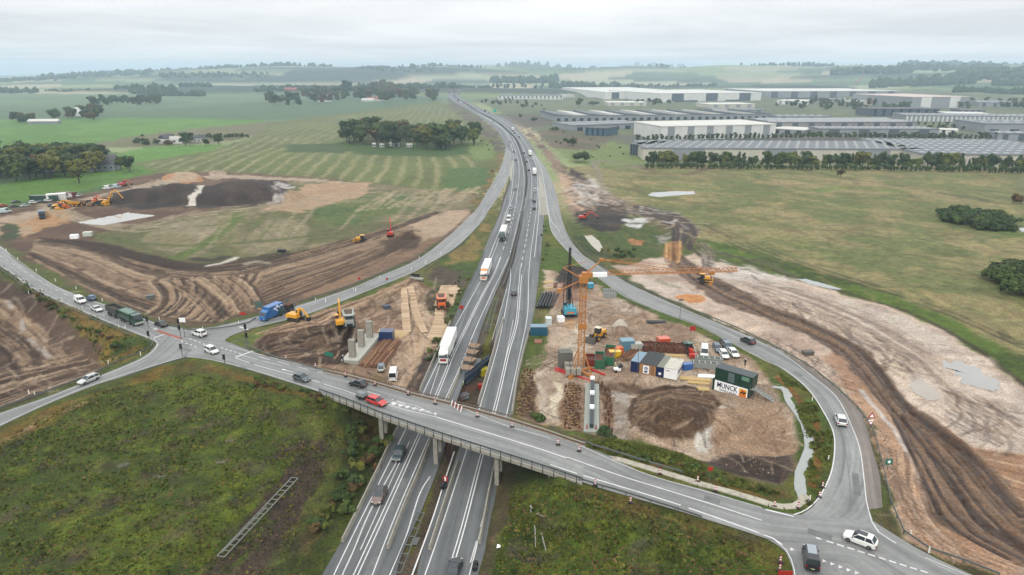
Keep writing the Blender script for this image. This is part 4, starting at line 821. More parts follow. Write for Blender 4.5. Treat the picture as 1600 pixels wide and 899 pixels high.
for a_, b_, w_ in (((1336,740),(1340,775),1.0),((1262,830),(1300,842),1.4),((700+400,778),(1125,785),1.3),((282,545),(300,549),1.3),((120,472),(134,479),1.3),((1240,581),(1252,589),1.2)): SM.add([a_, b_], w_, mode='road', off=.087)
SM.build('asphalt_seams', mat('bitumen', (122,125,128), .6, var=.2, scale=.7))
W.build('road_markings', M_PAINT); K.build('worn_road_markings', M_WORN)
# hatched pale gores
Gp = mat('pale_gore_paving', (188,186,176), .85, var=.12, scale=.8)
for px in ([(801,250),(790,281),(799,282),(802,262)], [(841,262),(846,272),(851,296),(855,336),(844,336),(842,292)]):
    P = edge_world(px[:3] if len(px) < 6 else px[:4], 'flat')
if True:
    sheet('gore_paving', [(841,264),(842,292),(843,336)], [(842,264),(851,292),(856,336)], Gp, 'flat', .058, 3)
    sheet('gore_paving', [(801,250),(796,266),(790,281)], [(802,250),(801,266),(799.5,282)], Gp, 'flat', .058, 3)
    HT = Lines()
    for i in range(16): v = 306+i*1.9; HT.add([(843, v), (844+ (v-264)*.155, v+.3)], .3, mode='flat', off=.07)
    for i in range(5): u = 845+i*2.2; HT.add([(u, 308),(u+1.2,335)], .2, mode='flat', off=.074)
    HT.build('gore_markings', mat('grey_paint', (150,148,142), .8))
# ------------------------------------------------------------------ object helpers
class MB:
    """collects shapes for ONE mesh; slots are material indices"""
    def __init__(s): s.v = []; s.f = []; s.m = []; s.mats = []
    def slot(s, m):
        if m not in s.mats: s.mats.append(m)
        return s.mats.index(m)
    def add(s, vs, fs, m=None):
        b = len(s.v); s.v += [tuple(map(float, q)) for q in vs]; k = s.slot(m) if m else 0
        for f in fs: s.f.append(tuple(b+i for i in f)); s.m.append(k)
        return s
    def hexa(s, p, m=None):  # 8 points, bottom four then top four, counterclockwise
        return s.add(p, [(0,3,2,1),(4,5,6,7),(0,1,5,4),(1,2,6,5),(2,3,7,6),(3,0,4,7)], m)
    def box(s, c, d, m=None, rz=0, tx=1, ty=1):
        x, y, z = d[0]/2, d[1]/2, d[2]/2; P = []
        for zz_, k in ((-z, (1, 1)), (z, (tx, ty))):
            for a, b in ((-x,-y),(x,-y),(x,y),(-x,y)):
                a *= k[0]; b *= k[1]; P.append((c[0]+a*math.cos(rz)-b*math.sin(rz), c[1]+a*math.sin(rz)+b*math.cos(rz), c[2]+zz_))
        return s.hexa(P, m)
    def bar(s, a, b, w=.1, h=None, m=None):
        a = Vector(a); b = Vector(b); d = b-a; h = h or w
        if d.length < 1e-6: return s
        d.normalize(); up = Vector((0,0,1)) if abs(d.z) < .95 else Vector((1,0,0)); x = d.cross(up).normalized()*w/2; y = x.cross(d).normalized()*h/2
        return s.hexa([a-x-y, a+x-y, a+x+y, a-x+y, b-x-y, b+x-y, b+x+y, b-x+y], m)
    def tube(s, a, b, r, n=8, m=None, r2=None):
        a = Vector(a); b = Vector(b); d = (b-a).normalized(); up = Vector((0,0,1)) if abs(d.z) < .95 else Vector((1,0,0)); x = d.cross(up).normalized(); y = x.cross(d); r2 = r if r2 is None else r2
        P = [a+(x*math.cos(t)+y*math.sin(t))*r for t in [2*math.pi*i/n for i in range(n)]]+[b+(x*math.cos(t)+y*math.sin(t))*r2 for t in [2*math.pi*i/n for i in range(n)]]
        return s.add(P, [(i, (i+1) % n, n+(i+1) % n, n+i) for i in range(n)]+[tuple(range(n))[::-1], tuple(range(n, 2*n))], m)
    def loft(s, secs, m=None, cap=True):
        n = len(secs[0]); P = [q for c in secs for q in c]; F = []
        for i in range(len(secs)-1):
            for j in range(n): F.append((i*n+j, i*n+(j+1) % n, (i+1)*n+(j+1) % n, (i+1)*n+j))
        if cap: F += [tuple(range(n))[::-1], tuple(range((len(secs)-1)*n, len(secs)*n))]
        return s.add(P, F, m)
    def mesh(s, name, m=None):
        me = bpy.data.meshes.new(name); me.from_pydata(s.v, [], s.f)
        for q in (s.mats or [m]): me.materials.append(q)
        if len(s.mats) > 1: me.polygons.foreach_set('material_index', s.m)
        me.update()
        bm_fix(me); return me
    def build(s, name, m=None, parent=None, loc=None): return obj(name, s.mesh(name, m), parent, loc)
import bmesh
def bm_fix(me):
    b = bmesh.new(); b.from_mesh(me); bmesh.ops.recalc_face_normals(b, faces=b.faces); b.to_mesh(me); b.free()
def obj(name, me, parent=None, loc=None, rz=None, m=None):
    o = bpy.data.objects.new(name, me); COL.objects.link(o)
    if parent: o.parent = parent
    if loc is not None: o.location = loc
    if rz is not None: o.rotation_euler = (0, 0, rz)
    if m is not None: o.material_slots[0].link = 'OBJECT'; o.material_slots[0].material = m
    return o
def tag(o, label=None, cat=None, group=None):
    if label: o['label'] = label
    if cat: o['category'] = cat
    if group: o['group'] = group
    return o
def thing(name, label, cat, loc, rz=0, group=None):
    o = bpy.data.objects.new(name, None); COL.objects.link(o); o.empty_display_size = .5; o.location = loc; o.rotation_euler = (0, 0, rz); return tag(o, label, cat, group)
def copy_tree(src, loc, rz, label=None, group=None):
    def cp(o, par):
        c = o.copy(); COL.objects.link(c); c.parent = par
        for k in KIDS.get(o.name, []): cp(k, c)
        return c
    r = cp(src, None); r.location = loc; r.rotation_euler = (0, 0, rz)
    if label: r['label'] = label
    if group: r['group'] = group
    return r
KIDS = {}
def kids(root):
    for o in bpy.data.objects:
        if o.parent: KIDS.setdefault(o.parent.name, [])
    def rec(r):
        KIDS[r.name] = [o for o in COL.objects if o.parent == r]
        for k in KIDS[r.name]: rec(k)
    rec(root); return root
def G(u, v, z=None):
    """a spot on the ground, or at a stated height"""
    if z is not None: p = at(u, v, z); return (float(p[0]), float(p[1]), float(z))
    p = onto(u, v); return (float(p[0]), float(p[1]), gz(p[0], p[1]))
def RD(u, v, off=.1):
    p = onto_many([(u, v)], 10, True)[0]; z = surf(p[:1], p[1:2]); return (float(p[0]), float(p[1]), float(z[2][0])+off)
def heading(a, b): return math.atan2(b[1]-a[1], b[0]-a[0])
# ------------------------------------------------------------------ overpass
ZD = 6.86
def D(u, v, z=ZD): p = at(u, v, z); return (float(p[0]), float(p[1]), z)
dk_up = [(505,580),(575,599),(650,621),(725,640),(800,661),(860,680),(905,695),(915,698)]
dk_lo = [(500,612),(530,624),(600,652),(700,686),(800,718),(850,734),(900,750),(910,753)]
def zdeck(P):
    zr = surf(P[:,0], P[:,1])[2]; z = np.full(len(P), ZD); return z
def arc_h(P, a, b, h, z0, z1): pass
dkA = np.array([at(u, v, ZD) for u, v in dk_up]); dkB = np.array([at(u, v, ZD) for u, v in dk_lo])
n = 60; dkA = resample(dkA, n); dkB = resample(dkB, n)
ov = thing('overpass_bridge', 'concrete road bridge crossing the motorway with a railing on its near side', 'bridge', (*((dkA[30]+dkB[30])/2), 0))
o0 = Vector(ov.location)
def loc_(p): return (p[0]-o0.x, p[1]-o0.y, p[2]-o0.z)
# heights ease down to the banked roads at both ends
def dz_at(i):
    a = max(0, 1-i/7.0); b = max(0, 1-(n-1-i)/7.0)
    za = surf(dkA[:1]*.5+dkB[:1]*.5, None)[2] if False else None
    return a, b
zl = float(surf(np.array([(dkA[0,0]+dkB[0,0])/2]), np.array([(dkA[0,1]+dkB[0,1])/2]))[2][0])+.1
zr_ = float(surf(np.array([(dkA[-1,0]+dkB[-1,0])/2]), np.array([(dkA[-1,1]+dkB[-1,1])/2]))[2][0])+.1
DZ = np.array([ZD+(zl-ZD)*sstep(1, 0, i/9)+(zr_-ZD)*sstep(1, 0, (n-1-i)/9) for i in range(n)])
Vd = []; Ud = []
for j in range(9):
    t = j/8; P = dkA*(1-t)+dkB*t; Vd.append(np.column_stack([P, DZ])); Ud.append(np.column_stack([np.linalg.norm(dkB-dkA, axis=1)*t, np.arange(n)*1.3]))
Vd = np.array(Vd).reshape(-1, 3)-np.array(o0); idx = np.arange(9*n).reshape(9, n); Fd = np.stack([idx[:-1,:-1], idx[1:,:-1], idx[1:,1:], idx[:-1,1:]], -1).reshape(-1, 4)
mesh_np('deck_surface', Vd, Fd, M_ASPH2, np.array(Ud).reshape(-1, 2), None, ov)
nor = (dkB-dkA); nor /= np.linalg.norm(nor, axis=1)[:, None]
secs = []
for i in range(n):
    a = dkA[i]-nor[i]*1.15; b = dkB[i]+nor[i]*.55; b2 = dkB[i]-nor[i]*1.6; a2 = dkA[i]+nor[i]*1.2; z = DZ[i]
    pts = [(*(dkA[i]-nor[i]*.2), z-.03), (*(dkA[i]-nor[i]*.22), z+.1), (*a, z+.1), (*a, z-.45), (*a2, z-.6), (*a2, z-1.05), (*b2, z-1.05), (*b2, z-.6), (*b, z-.42), (*b, z+.22), (*(dkB[i]+nor[i]*.12), z+.22), (*(dkB[i]+nor[i]*.1), z-.03)]
    secs.append([loc_(p) for p in pts])
MB().loft(secs).build('bridge_deck', M_CONC, ov)
# near railing
def on(i, side, off, dz=0):
    P = dkA[i] if side == 'A' else dkB[i]; q = P+nor[i]*off; return Vector(loc_((q[0], q[1], DZ[i]+dz)))
for i in range(0, n, 2):
    MB().bar(on(i, 'B', .42, .18), on(i, 'B', .42, 1.25), .09, m=M_DARK).bar(on(i, 'B', .6, -.35), on(i, 'B', .6, .3), .14, m=M_DARK).build('railing_post', M_DARK, ov)
for h in (.55, .85, 1.2):
    r = MB()
    for i in range(n-1): r.bar(on(i, 'B', .42, h), on(i+1, 'B', .42, h), .05 if h < 1 else .08, m=M_STEEL)
    r.build('railing_rail', M_STEEL, ov)
gr_ = MB()
for i in range(n-1): gr_.bar(on(i, 'B', -.25, .62), on(i+1, 'B', -.25, .62), .06, .26, m=M_STEEL)
gr_.build('guard_rail', M_STEEL, ov)
# far side: timber edge boards, old guard rail
br = mat('weathered_timber', (132,106,92), .85, var=.25, scale=2)
for off, h, w_, hh in ((-.35, .3, .06, .35), (-.8, .35, .3, .12), (-1.1, .75, .08, .2)):
    r = MB()
    for i in range(n-1): r.bar(on(i, 'A', off, h), on(i+1, 'A', off, h), w_, hh)
    r.build('edge_board', br if off != -.8 else M_CONC, ov)
for i in range(0, n, 2): MB().bar(on(i, 'A', -1.1, .1), on(i, 'A', -1.1, .95), .09).build('edge_post', br, ov)
# piers
def pier(u, v, k, lab=None):
    p = at(u, v, 0); i = int(np.argmin(np.hypot(dkB[:,0]-p[0], dkB[:,1]-p[1])))
    for t in (.12, .5, .88):
        q = dkB[i]*(1-t)+dkA[i]*t; g0 = gz(*q)-.5
        MB().box((*(q-np.array((o0.x, o0.y))), (g0+ZD-1)/2-o0.z), (.75, 1.2, ZD-1-g0+.02), rz=heading(dkA[i], dkB[i])+math.pi/2).build('pier_column', M_CONC, ov)
pier(607, 694, 0); pier(787, 750, 0); pier(697, 720, 0)
for s, i in ((1, 5), (-1, n-6)):
    MB().loft([[loc_((*(dkA[i]-nor[i]*.6), z)) for z in (1.0, DZ[i]-1.0)]+[loc_((*(dkA[i+s]-nor[i]*.6), z)) for z in (DZ[i]-1.0, 1.0)], [loc_((*(dkB[i]+nor[i]*.2), z)) for z in (1.0, DZ[i]-1.0)]+[loc_((*(dkB[i+s]+nor[i]*.2), z)) for z in (DZ[i]-1.0, 1.0)]]).build('abutment', M_CONC, ov)
# deck markings
def dl(px, w_, dash=None, M=None): (M or WD).add([], w_)
WD = Lines()
def dline(px, wid, dash=None):
    P = np.array([at(u, v, ZD) for u, v in densify(px, 8)]); ii = [int(np.argmin(np.hypot(dkA[:,0]*.5+dkB[:,0]*.5-p[0], dkA[:,1]*.5+dkB[:,1]*.5-p[1]))) for p in P]
    ok = [k for k in range(len(P))]; z = DZ[ii]+.012; V = WD.V; F = WD.F; T = np.gradient(P, axis=0); T /= np.linalg.norm(T, axis=1)[:, None]; Nn = np.column_stack([-T[:,1], T[:,0]]); b0 = len(V)
    for k in range(len(P)): V += [(*(P[k]+Nn[k]*wid/2), z[k]), (*(P[k]-Nn[k]*wid/2), z[k])]
    for k in range(len(P)-1): F.append((b0+2*k, b0+2*k+1, b0+2*k+3, b0+2*k+2))
dline([(505,598),(560,618),(632,640),(682,652)], .16); dline([(682,652),(800,688),(885,715)], .26); dline([(612,602),(635,609)], .16)
for a_ in ((534,600),(574,612)): dline([a_, (a_[0]+20, a_[1]+6)], .16)
dline([(612,624),(634,632)], .16); dline([(612,627),(640,636),(682,649)], .12); dline([(614,625),(650,634),(682,650)], .12)
for i in range(7): dline([(613.5+i*10.8, 629+i*2.8),(617+i*10.8, 632.5+i*2.4)], .9 if i < 5 else .5)
dline([(525,624),(600,652),(700,686),(800,711),(850,726)], .12); dline([(720,637),(800,669),(860,684)], .1)
for u, v in ((436,578),(505,598)):
    pass
o = WD.build('deck_markings', M_PAINT)
AR = Lines()
for u, v in ((446,579),(512,597)):
    AR.add([(u, v),(u+12, v+3.4)], .18, mode='road', off=.1); AR.add([(u-5, v-1.2),(u, v)], .5, mode='road', off=.1)
AR.build('lane_arrows', M_PAINT)
# ------------------------------------------------------------------ barriers, guard rails, posts
def along(px, step, z=None, mode=None):
    P = np.array([G(u, v, z) for u, v in densify(px, 10)]); ln = np.linalg.norm(np.diff(P[:, :2], axis=0), axis=1).sum(); n = max(2, int(round(ln/step))+1); return resample(P, n)
def jersey(px, label, z=.05, seg=4.0):
    P = along(px, seg, z); t = thing('concrete_barrier', label, 'barrier', P[0])
    for i in range(len(P)-1):
        a = Vector(P[i])-Vector(P[0]); b = Vector(P[i+1])-Vector(P[0]); d = (b-a).normalized(); a = a+d*.04; b = b-d*.04; s_ = Vector((-d.y, d.x, 0))
        sec = lambda q: [q-s_*.3, q+s_*.3, q+s_*.28+Vector((0,0,.12)), q+s_*.1+Vector((0,0,.82)), q-s_*.1+Vector((0,0,.82)), q-s_*.28+Vector((0,0,.12))]
        MB().loft([sec(a), sec(b)]).build('barrier_segment', M_CONC, t)
    return t
jersey([(622,668),(593,730),(563,792),(535,848)], 'row of concrete barriers on the far left edge of the motorway below the bridge', seg=5)
jersey([(675,686),(655,738),(632,790),(606,858)], 'row of concrete barriers on the left side of the median strip, below the bridge')
jersey([(715,725),(698,775),(671,860)], 'row of concrete barriers on the right side of the median strip, below the bridge')
jersey([(776,716),(764,770),(749,850)], 'row of concrete barriers on the right hand edge of the motorway, below the bridge')
jersey([(704,505),(690,535),(670,580),(656,612)], 'row of concrete barriers beside the front of the white lorry, above the bridge', seg=5)
jersey([(735,545),(718,585),(700,628)], 'row of concrete barriers on the left rim of the bridge pier pit')
jersey([(786,500),(775,535),(760,588),(747,632)], 'row of concrete barriers on the right rim of the bridge pier pit')
jersey([(828,515),(819,545),(808,592),(800,648)], 'row of concrete barriers between the motorway and the pile field', seg=5)
def guard(px, label, z=None, off=0, step=4, side=0, h=.75):
    P = along(px, step, z); t = thing('guard_rail', label, 'guard rail', P[0]); r = MB(); o = Vector(P[0])
    for i in range(len(P)):
        a = Vector(P[i])-o; MB().bar(a-Vector((0,0,.25)), a+Vector((0,0,h)), .12, m=M_STEEL).build('post', M_STEEL, t)
        if i: r.bar(Vector(P[i-1])-o+Vector((0,0,h-.12)), a+Vector((0,0,h-.12)), .08, .3)
    r.build('rail', M_STEEL, t); return t
guard([(0,422),(50,458),(105,483),(162,508),(205,527)], 'steel guard rail on the pit side of the road the green tipper lorry drives on')
guard([(0,642),(75,615),(150,586),(215,557),(240,543),(241,536)], 'steel guard rail along the far side of the road with the silver estate car')
guard([(292,562),(250,574),(200,591)], 'short steel guard rail at the foot of the crossroads, beside the near grass')
guard([(262,510),(300,519),(337,516),(385,508),(400,499)], 'curved steel guard rail behind the white car at the crossroads')
guard([(457,478),(545,450),(592,430),(650,405),(700,368),(742,328)], 'long guard rail on the earthworks side of the left slip road')
guard([(665,424),(712,391),(735,372)], 'guard rail on the grass side of the left slip road, above the culvert')
guard([(390,545),(430,561),(480,575),(515,583)], 'low guard rail on the mound side of the road leading onto the bridge')
guard([(955,428),(990,446),(1040,469),(1090,490),(1150,514),(1205,541),(1265,575),(1310,612),(1340,640),(1365,675),(1380,735),(1392,790),(1412,835)], 'very long guard rail on the outside of the right slip road curve')
guard([(1412,835),(1440,858),(1500,878),(1560,902)], 'guard rail curving right at the junction with the white car')
guard([(890,372),(912,396),(950,425)], 'guard rail on the outside of the right slip road near its start')
guard([(905,752),(980,775),(1060,800),(1095,812)], 'guard rail at the near side of the road past the bridge end')
guard([(860,672),(900,690),(925,700),(960,711),(1050,738),(1065,742)], 'timber and steel guard rail between the road and the pile field')
guard([(704,516),(727,459),(745,422),(757,395)], 'guard rail on the left verge of the motorway beside the orange and white lorry', z=0)
# median guard rail like a ladder, double
def ladder(px, label, w_=1.3, z=.1, step=1.9, name='median_guard_rail', cat='guard rail', m=None, h=.6):
    P = along(px, step, z); o = Vector(P[0]); t = thing(name, label, cat, P[0]); R = [MB(), MB()]; m = m or M_STEEL
    for i in range(len(P)):
        a = Vector(P[min(i, len(P)-2)]); b = Vector(P[min(i, len(P)-2)+1]); d = (b-a).normalized(); s_ = Vector((-d.y, d.x, 0))*w_/2; c = Vector(P[i])-o+Vector((0,0,h))
        MB().bar(c-s_, c+s_, .12).build('crosspiece', m, t)
        if i % 2 == 0: MB().bar(c-Vector((0,0,h+.2)), c, .12).build('post', m, t)
        if i:
            for k, sg in ((0, -1), (1, 1)): R[k].bar(pc+s_*sg, c+s_*sg, .1, .25)
        pc = c
    R[0].build('rail', m, t); R[1].build('rail', m, t); return t
ladder([(657,806),(642,845),(620,900)], 'ladder shaped double guard rail in the median strip at the bottom edge')
ladder([(775,470),(768,495),(762,520)], 'ladder shaped double guard rail in the median strip above the bridge pier pit', step=2.4)
def median_rail(px, label):
    P = along(px, 4, .05); o = Vector(P[0]); t = thing('median_guard_rail', label, 'guard rail', P[0]); r = MB()
    for i in range(len(P)):
        c = Vector(P[i])-o; MB().bar(c-Vector((0,0,.2)), c+Vector((0,0,.8)), .14).build('post', M_STEEL, t)
        if i: r.bar(pc+Vector((0,0,.7)), c+Vector((0,0,.7)), .5, .3)
        pc = c
    r.build('rail', M_DARK, t)
median_rail([(786,450),(800,410),(812,360),(818,320),(822,285),(820,262)], 'dark guard rail down the middle of the motorway where the carriageways straighten')
median_rail([(820,258),(812,232),(804,215),(788,199)], 'dark guard rail down the middle of the motorway on its far bend')
# white marker posts
pm = MB().box((0,0,.5), (.12,.2,1.0), M_WHITE).box((0,0,.86), (.13,.21,.14), mat('yellow_reflector', (230,200,60), .4)).mesh('marker_post')
ORD = 'first second third fourth fifth sixth seventh eighth ninth tenth'.split()
def nth(label, i, n): return label if n < 2 else label+', '+ORD[i]+' from left'
def posts(px, label, group, name='marker_post', me=pm, cat='marker post'):
    px = sorted(px); L0 = label
    for i, (u, v) in enumerate(px):
        label = nth(L0, i, len(px))
        x, y, z = G(u, v); tag(obj(name, me, None, (x, y, z-.03)), label, cat, group)
posts([(29,410),(45,459),(54,453),(66,455),(97,469),(129,483),(163,495),(186,512),(196,513)][1:], 'white marker post between the brown pit and the lorry road', 'marker posts beside the pit')
posts([(10,392),(28,406),(57,424),(87,440),(119,452),(160,471),(205,487),(249,500)], 'white marker post between the rutted earthworks and the lorry road', 'marker posts beside the earthworks')
posts([(317,515),(373,506),(390,503)], 'white marker post behind the crossroads', 'marker posts behind the crossroads')
posts([(220,556),(46,618),(55,619),(170,570)], 'white marker post along the lower left road', 'marker posts of the lower left road')
posts([(430,473)]*0+[(493,470),(552,453),(594,434),(655,404),(664,413)], 'short white marker post beside the left slip road', 'marker posts of the left slip road')
posts([(1269,626),(1294,720),(1265,783)], 'white marker post on the inside of the right hand curve', 'marker posts inside the curve')
posts([(1422,838),(1451,864)], 'white marker post behind the white junction car', 'marker posts of the right hand junction')
# upright white boards with lettering-less faces on the slip road
wb = MB().box((0,0,.75), (.1,.5,1.3), M_WHITE).bar((0,0,0),(0,0,.3), .08, m=M_DARK).mesh('edge_board')
posts([(509,473),(556,456),(643,424),(666,412),(689,400)], 'tall white board on the edge of the left slip road', 'white boards of the left slip road', 'marker_board', wb, 'marker board')
# red and white boards
RED = mat('signal_red', (206,52,44), .5); 
rb = MB()
for k in range(5): rb.box((0,0,.35+k*.2), (.05,.26,.2), RED if k % 2 == 0 else M_WHITE)
rb.box((0,0,.1), (.35,.8,.16), M_DARK); rbm = rb.mesh('warning_board')
def boards(px, label, group, deck=False):
    px = sorted(px); L0 = label
    for i, (u, v) in enumerate(px):
        label = nth(L0, i, len(px))
        if deck: x, y, z = D(u, v)
        else: x, y, z = RD(u, v, .05)
        tag(obj('warning_board', rbm, None, (x, y, z), random.uniform(-.2,.2)+1.2), label, 'warning board', group)
boards([(447,562),(493,575),(500,577)][:2], 'red and white warning board just left of the bridge', 'warning boards left of the bridge')
boards([(540,589),(586,603),(638,618),(680,632),(746,652),(800,668)], 'red and white warning board along the far edge of the bridge deck', 'warning boards on the bridge', True)
boards([(872,696),(1031,742),(1090,754),(1118,769),(905,706)], 'red and white warning board on the far verge beyond the bridge', 'warning boards right of the bridge')
boards([(1285,763),(1280,778),(1247,796),(1210,793)], 'red and white warning board inside the right hand junction', 'warning boards at the junction corner')
boards([(985,787),(930,760),(1218,893),(1219,880)], 'red and white warning board on the near verge', 'warning boards on the near verge')
# pale kerb blocks laid in a row by the road
P = along([(950,714),(1012,732),(1063,747),(1090,756),(1130,766),(1170,778),(1205,790),(1232,795),(1250,790),(1258,775)], 2.2); t = thing('paved_path', 'pale strip of slabs curving beside the road into the corner of the junction', 'path', P[0]); o = Vector(P[0])
MC2 = mat('pale_slabs', (206,200,188), .85, var=.12, scale=.7, dirt=.4)
def slabs(P, w_, m, parent, th=.14, gap=.06, jig=.04):
    o = Vector(P[0])
    for i in range(len(P)-1):
        a = Vector(P[i])-o; b = Vector(P[i+1])-o; d = (b-a).normalized(); s_ = Vector((-d.y, d.x, 0))*w_/2*random.uniform(1-jig, 1+jig); a = a+d*gap*.5; up = Vector((0,0,th+random.uniform(0,.04))); dn = Vector((0,0,-.4))
        MB().hexa([a-s_+dn, b-s_+dn, b+s_+dn, a+s_+dn, a-s_+up, b-s_+up, b+s_+up, a+s_+up]).build('slab', m, parent)
slabs(P, 1.35, MC2, t)
P = along([(1208,604),(1222,604),(1230,615),(1234,628),(1246,645),(1258,662),(1264,684),(1266,700),(1258,722),(1249,745),(1250,765),(1256,784)], 3); t = thing('paved_path', 'winding pale grey strip of membrane running down the grass inside the curve', 'path', P[0])
slabs(P, 1.7, mat('grey_membrane', (190,196,198), .6, var=.08, scale=.5), t, .06, 0, .12)
# ------------------------------------------------------------------ traffic lights, signs, masts
def signal(u, v, label, h=3.6, heads=((0,0),), arm=0):
    g_ = RD(u, v); t = thing('traffic_light', label, 'traffic light', g_, 0)
    MB().tube((0,0,0),(0,0,h), .09, 6).build('pole', M_STEEL, t)
    for k, hz_ in enumerate([h-.2]+[h*.62]*(len(heads)-1)):
        hd = MB().box((.0,-.25,hz_), (.42,.3,1.05), M_DARK).box((.0,-.2,hz_), (.62,.05,1.3), mat('black_board', (24,26,28), .5)).build('signal_head', None, t)
    return t
signal(283, 530, 'tall traffic light on the red island of the left crossroads', 5.0, (0, 0)); signal(232, 512, 'traffic light in front of the green lorry cab', 2.6); signal(235, 540, 'traffic light at the corner near the guard rail end, below the green lorry', 3.4)
signal(285, 556, 'traffic light low in the middle of the left crossroads', 2.6); signal(388, 548, 'tall traffic light on the grass corner right of the crossroads', 6.4, (0, 0)); signal(352, 572, 'thin traffic light standing on the near road edge at the crossroads', 2.4)
sb = MB().box((0,-.1,0),(1.6,.08,1.2), M_WHITE); q = RD(289, 527); t = thing('direction_sign', 'blank pale grey sign beside the tall traffic light on the red island', 'sign', q); sb.build('board', M_WHITE, t, (0,0,4.6)); MB().tube((0,0,0),(0,0,4.6), .08, 6).build('pole', M_STEEL, t)
def mast(u, v, top_v, label, r=.1, head=None):
    g_ = G(u, v); d = math.hypot(g_[0], g_[1]); hh = (v-top_v)*math.hypot(d, H)/FPX*1.06; t = thing('lamp_mast', label, 'mast', g_); MB().tube((0,0,-.2),(0,0,hh), r, 6, r2=r*.6).build('pole', M_STEEL, t)
    if head: MB().box((0,0,hh), head, M_DARK).build('lamp_head', M_DARK, t)
    return t
mast(351, 507, 470, 'slim pale mast standing in front of the brown rutted bank', .09); mast(253, 465, 447, 'short thin pole standing in the rutted earthworks', .06, (.3,.3,.5)); mast(1062, 498, 470, 'thin mast beside the right slip road above the two steel frames', .08, (1.4,.3,.3))
mast(1059, 800, 790, 'small grey pole at the near edge of the road past the bridge', .07); mast(1377, 822, 815, 'stub pole behind the right hand junction', .07)
GREEN = mat('sign_green', (40,140,120), .5); BLUE = mat('sign_blue', (40,92,160), .5)
def sign(u, v, label, h, w_, hh, m, face=-math.pi/2, extra=None, z=None):
    g_ = G(u, v, z); t = thing('road_sign', label, 'sign', g_, face+math.pi/2)
    for sx in ((-w_*.35, w_*.35) if w_ > 1.2 else (0,)): MB().tube((sx,.06,0),(sx,.06,h), .05, 6).build('pole', M_STEEL, t)
    MB().box((0,0,h), (w_,.05,hh), m).build('board', m, t)
    if extra: extra(t, h)
    return t
sign(449+66, 570, 'green direction sign seen edge on above the bridge approach', 2.4, 2.4, 1.0, GREEN, -2.0)
sign(406, 492, 'grey green back of a road sign behind the blue van', 3.0, 2.2, 1.9, mat('sign_back', (96,120,116), .6)); sign(562, 447, 'pair of round red signs on the earthworks side of the left slip road', 2.6, .8, .8, RED); sign(605, 446, 'red and white sign on a post at the entrance to the timber mat track', 2.2, .7, .7, RED)
sign(721, 487, 'round red sign leaning at the left edge of the motorway', 1.6, 1.2, 1.2, RED); sign(1082, 520, 'small red and white cabinet like sign at the site entrance', 1.2, 1.6, 1.3, RED)
def tri(t, h):
    MB().add([(-.75,-.03,h+.7),(.75,-.03,h+.7),(0,-.03,h+1.95),(-.75,.03,h+.7),(.75,.03,h+.7),(0,.03,h+1.95)], [(0,1,2),(5,4,3),(0,3,4,1),(1,4,5,2),(2,5,3,0)], RED).build('warning_triangle', RED, t)
    MB().add([(-.45,-.05,h+.86),(.45,-.05,h+.86),(0,-.05,h+1.6)], [(0,1,2)], M_WHITE).build('triangle_face', M_WHITE, t)
    MB().tube((0,-.1,h-.35),(0,-.05,h-.35), .38, 14, RED).build('round_sign', RED, t); MB().tube((0,-.13,h-.35),(0,-.1,h-.35), .26, 14, M_WHITE).build('sign_face', M_WHITE, t)
sign(1358, 674, 'red triangular warning sign above a round one beside the right slip road curve', 2.2, .9, .5, M_WHITE, extra=tri)
def ped(t, h): MB().tube((0,-.06,h),(0,-.03,h), .28, 10, M_WHITE).build('symbol', M_WHITE, t)
sign(1387, 734, 'small green and white square sign on the brown bank right of the curve', 1.6, 1.2, 1.1, GREEN, extra=ped)
sign(1108, 754, 'round red and white sign on a post on the grass above the road', 2.6, .8, .8, RED); sign(1226, 905, 'red warning sign at the bottom edge, on the grass island', 1.0, 2.0, .7, RED)
sign(773, 177, 'turquoise sign beside the far bend of the motorway', 4, 6, 5, mat('turquoise', (40,190,170), .5))
sign(380, 499, 'red and white barrier board behind the tall traffic light', 1.6, 1.8, .8, RED)
# ------------------------------------------------------------------ trees
def leaf_mat(name, c, hv=.03):
    m = bpy.data.materials.new(name); m.use_nodes = True; t = m.node_tree; b = t.nodes['Principled BSDF']
    oi = t.nodes.new('ShaderNodeObjectInfo'); geo = t.nodes.new('ShaderNodeNewGeometry'); n = t.nodes.new('ShaderNodeTexNoise'); n.inputs['Scale'].default_value = .35; n.inputs['Detail'].default_value = 4
    t.links.new(geo.outputs['Position'], n.inputs['Vector'])
    hs = t.nodes.new('ShaderNodeHueSaturation'); hs.inputs['Color'].default_value = (*alb(c), 1)
    mr = t.nodes.new('ShaderNodeMapRange'); mr.inputs[3].default_value = .5-hv; mr.inputs[4].default_value = .5+hv*.6; t.links.new(oi.outputs['Random'], mr.inputs[0]); t.links.new(mr.outputs[0], hs.inputs['Hue'])
    m2 = t.nodes.new('ShaderNodeMapRange'); m2.inputs[1].default_value = .3; m2.inputs[2].default_value = .7; m2.inputs[3].default_value = .6; m2.inputs[4].default_value = 1.45; t.links.new(n.outputs[0], m2.inputs[0]); t.links.new(m2.outputs[0], hs.inputs['Value'])
    t.links.new(hs.outputs[0], b.inputs['Base Color']); b.inputs['Roughness'].default_value = .8; b.inputs['Specular IOR Level'].default_value = .2; return m
LEAF = [leaf_mat('leaves_green', (84,104,54)), leaf_mat('leaves_rust', (108,90,58), .02), leaf_mat('leaves_dark', (72,92,56)), leaf_mat('leaves_olive', (112,120,58))]
BARK = mat('bark', (88,76,66), .9, var=.2, scale=3)
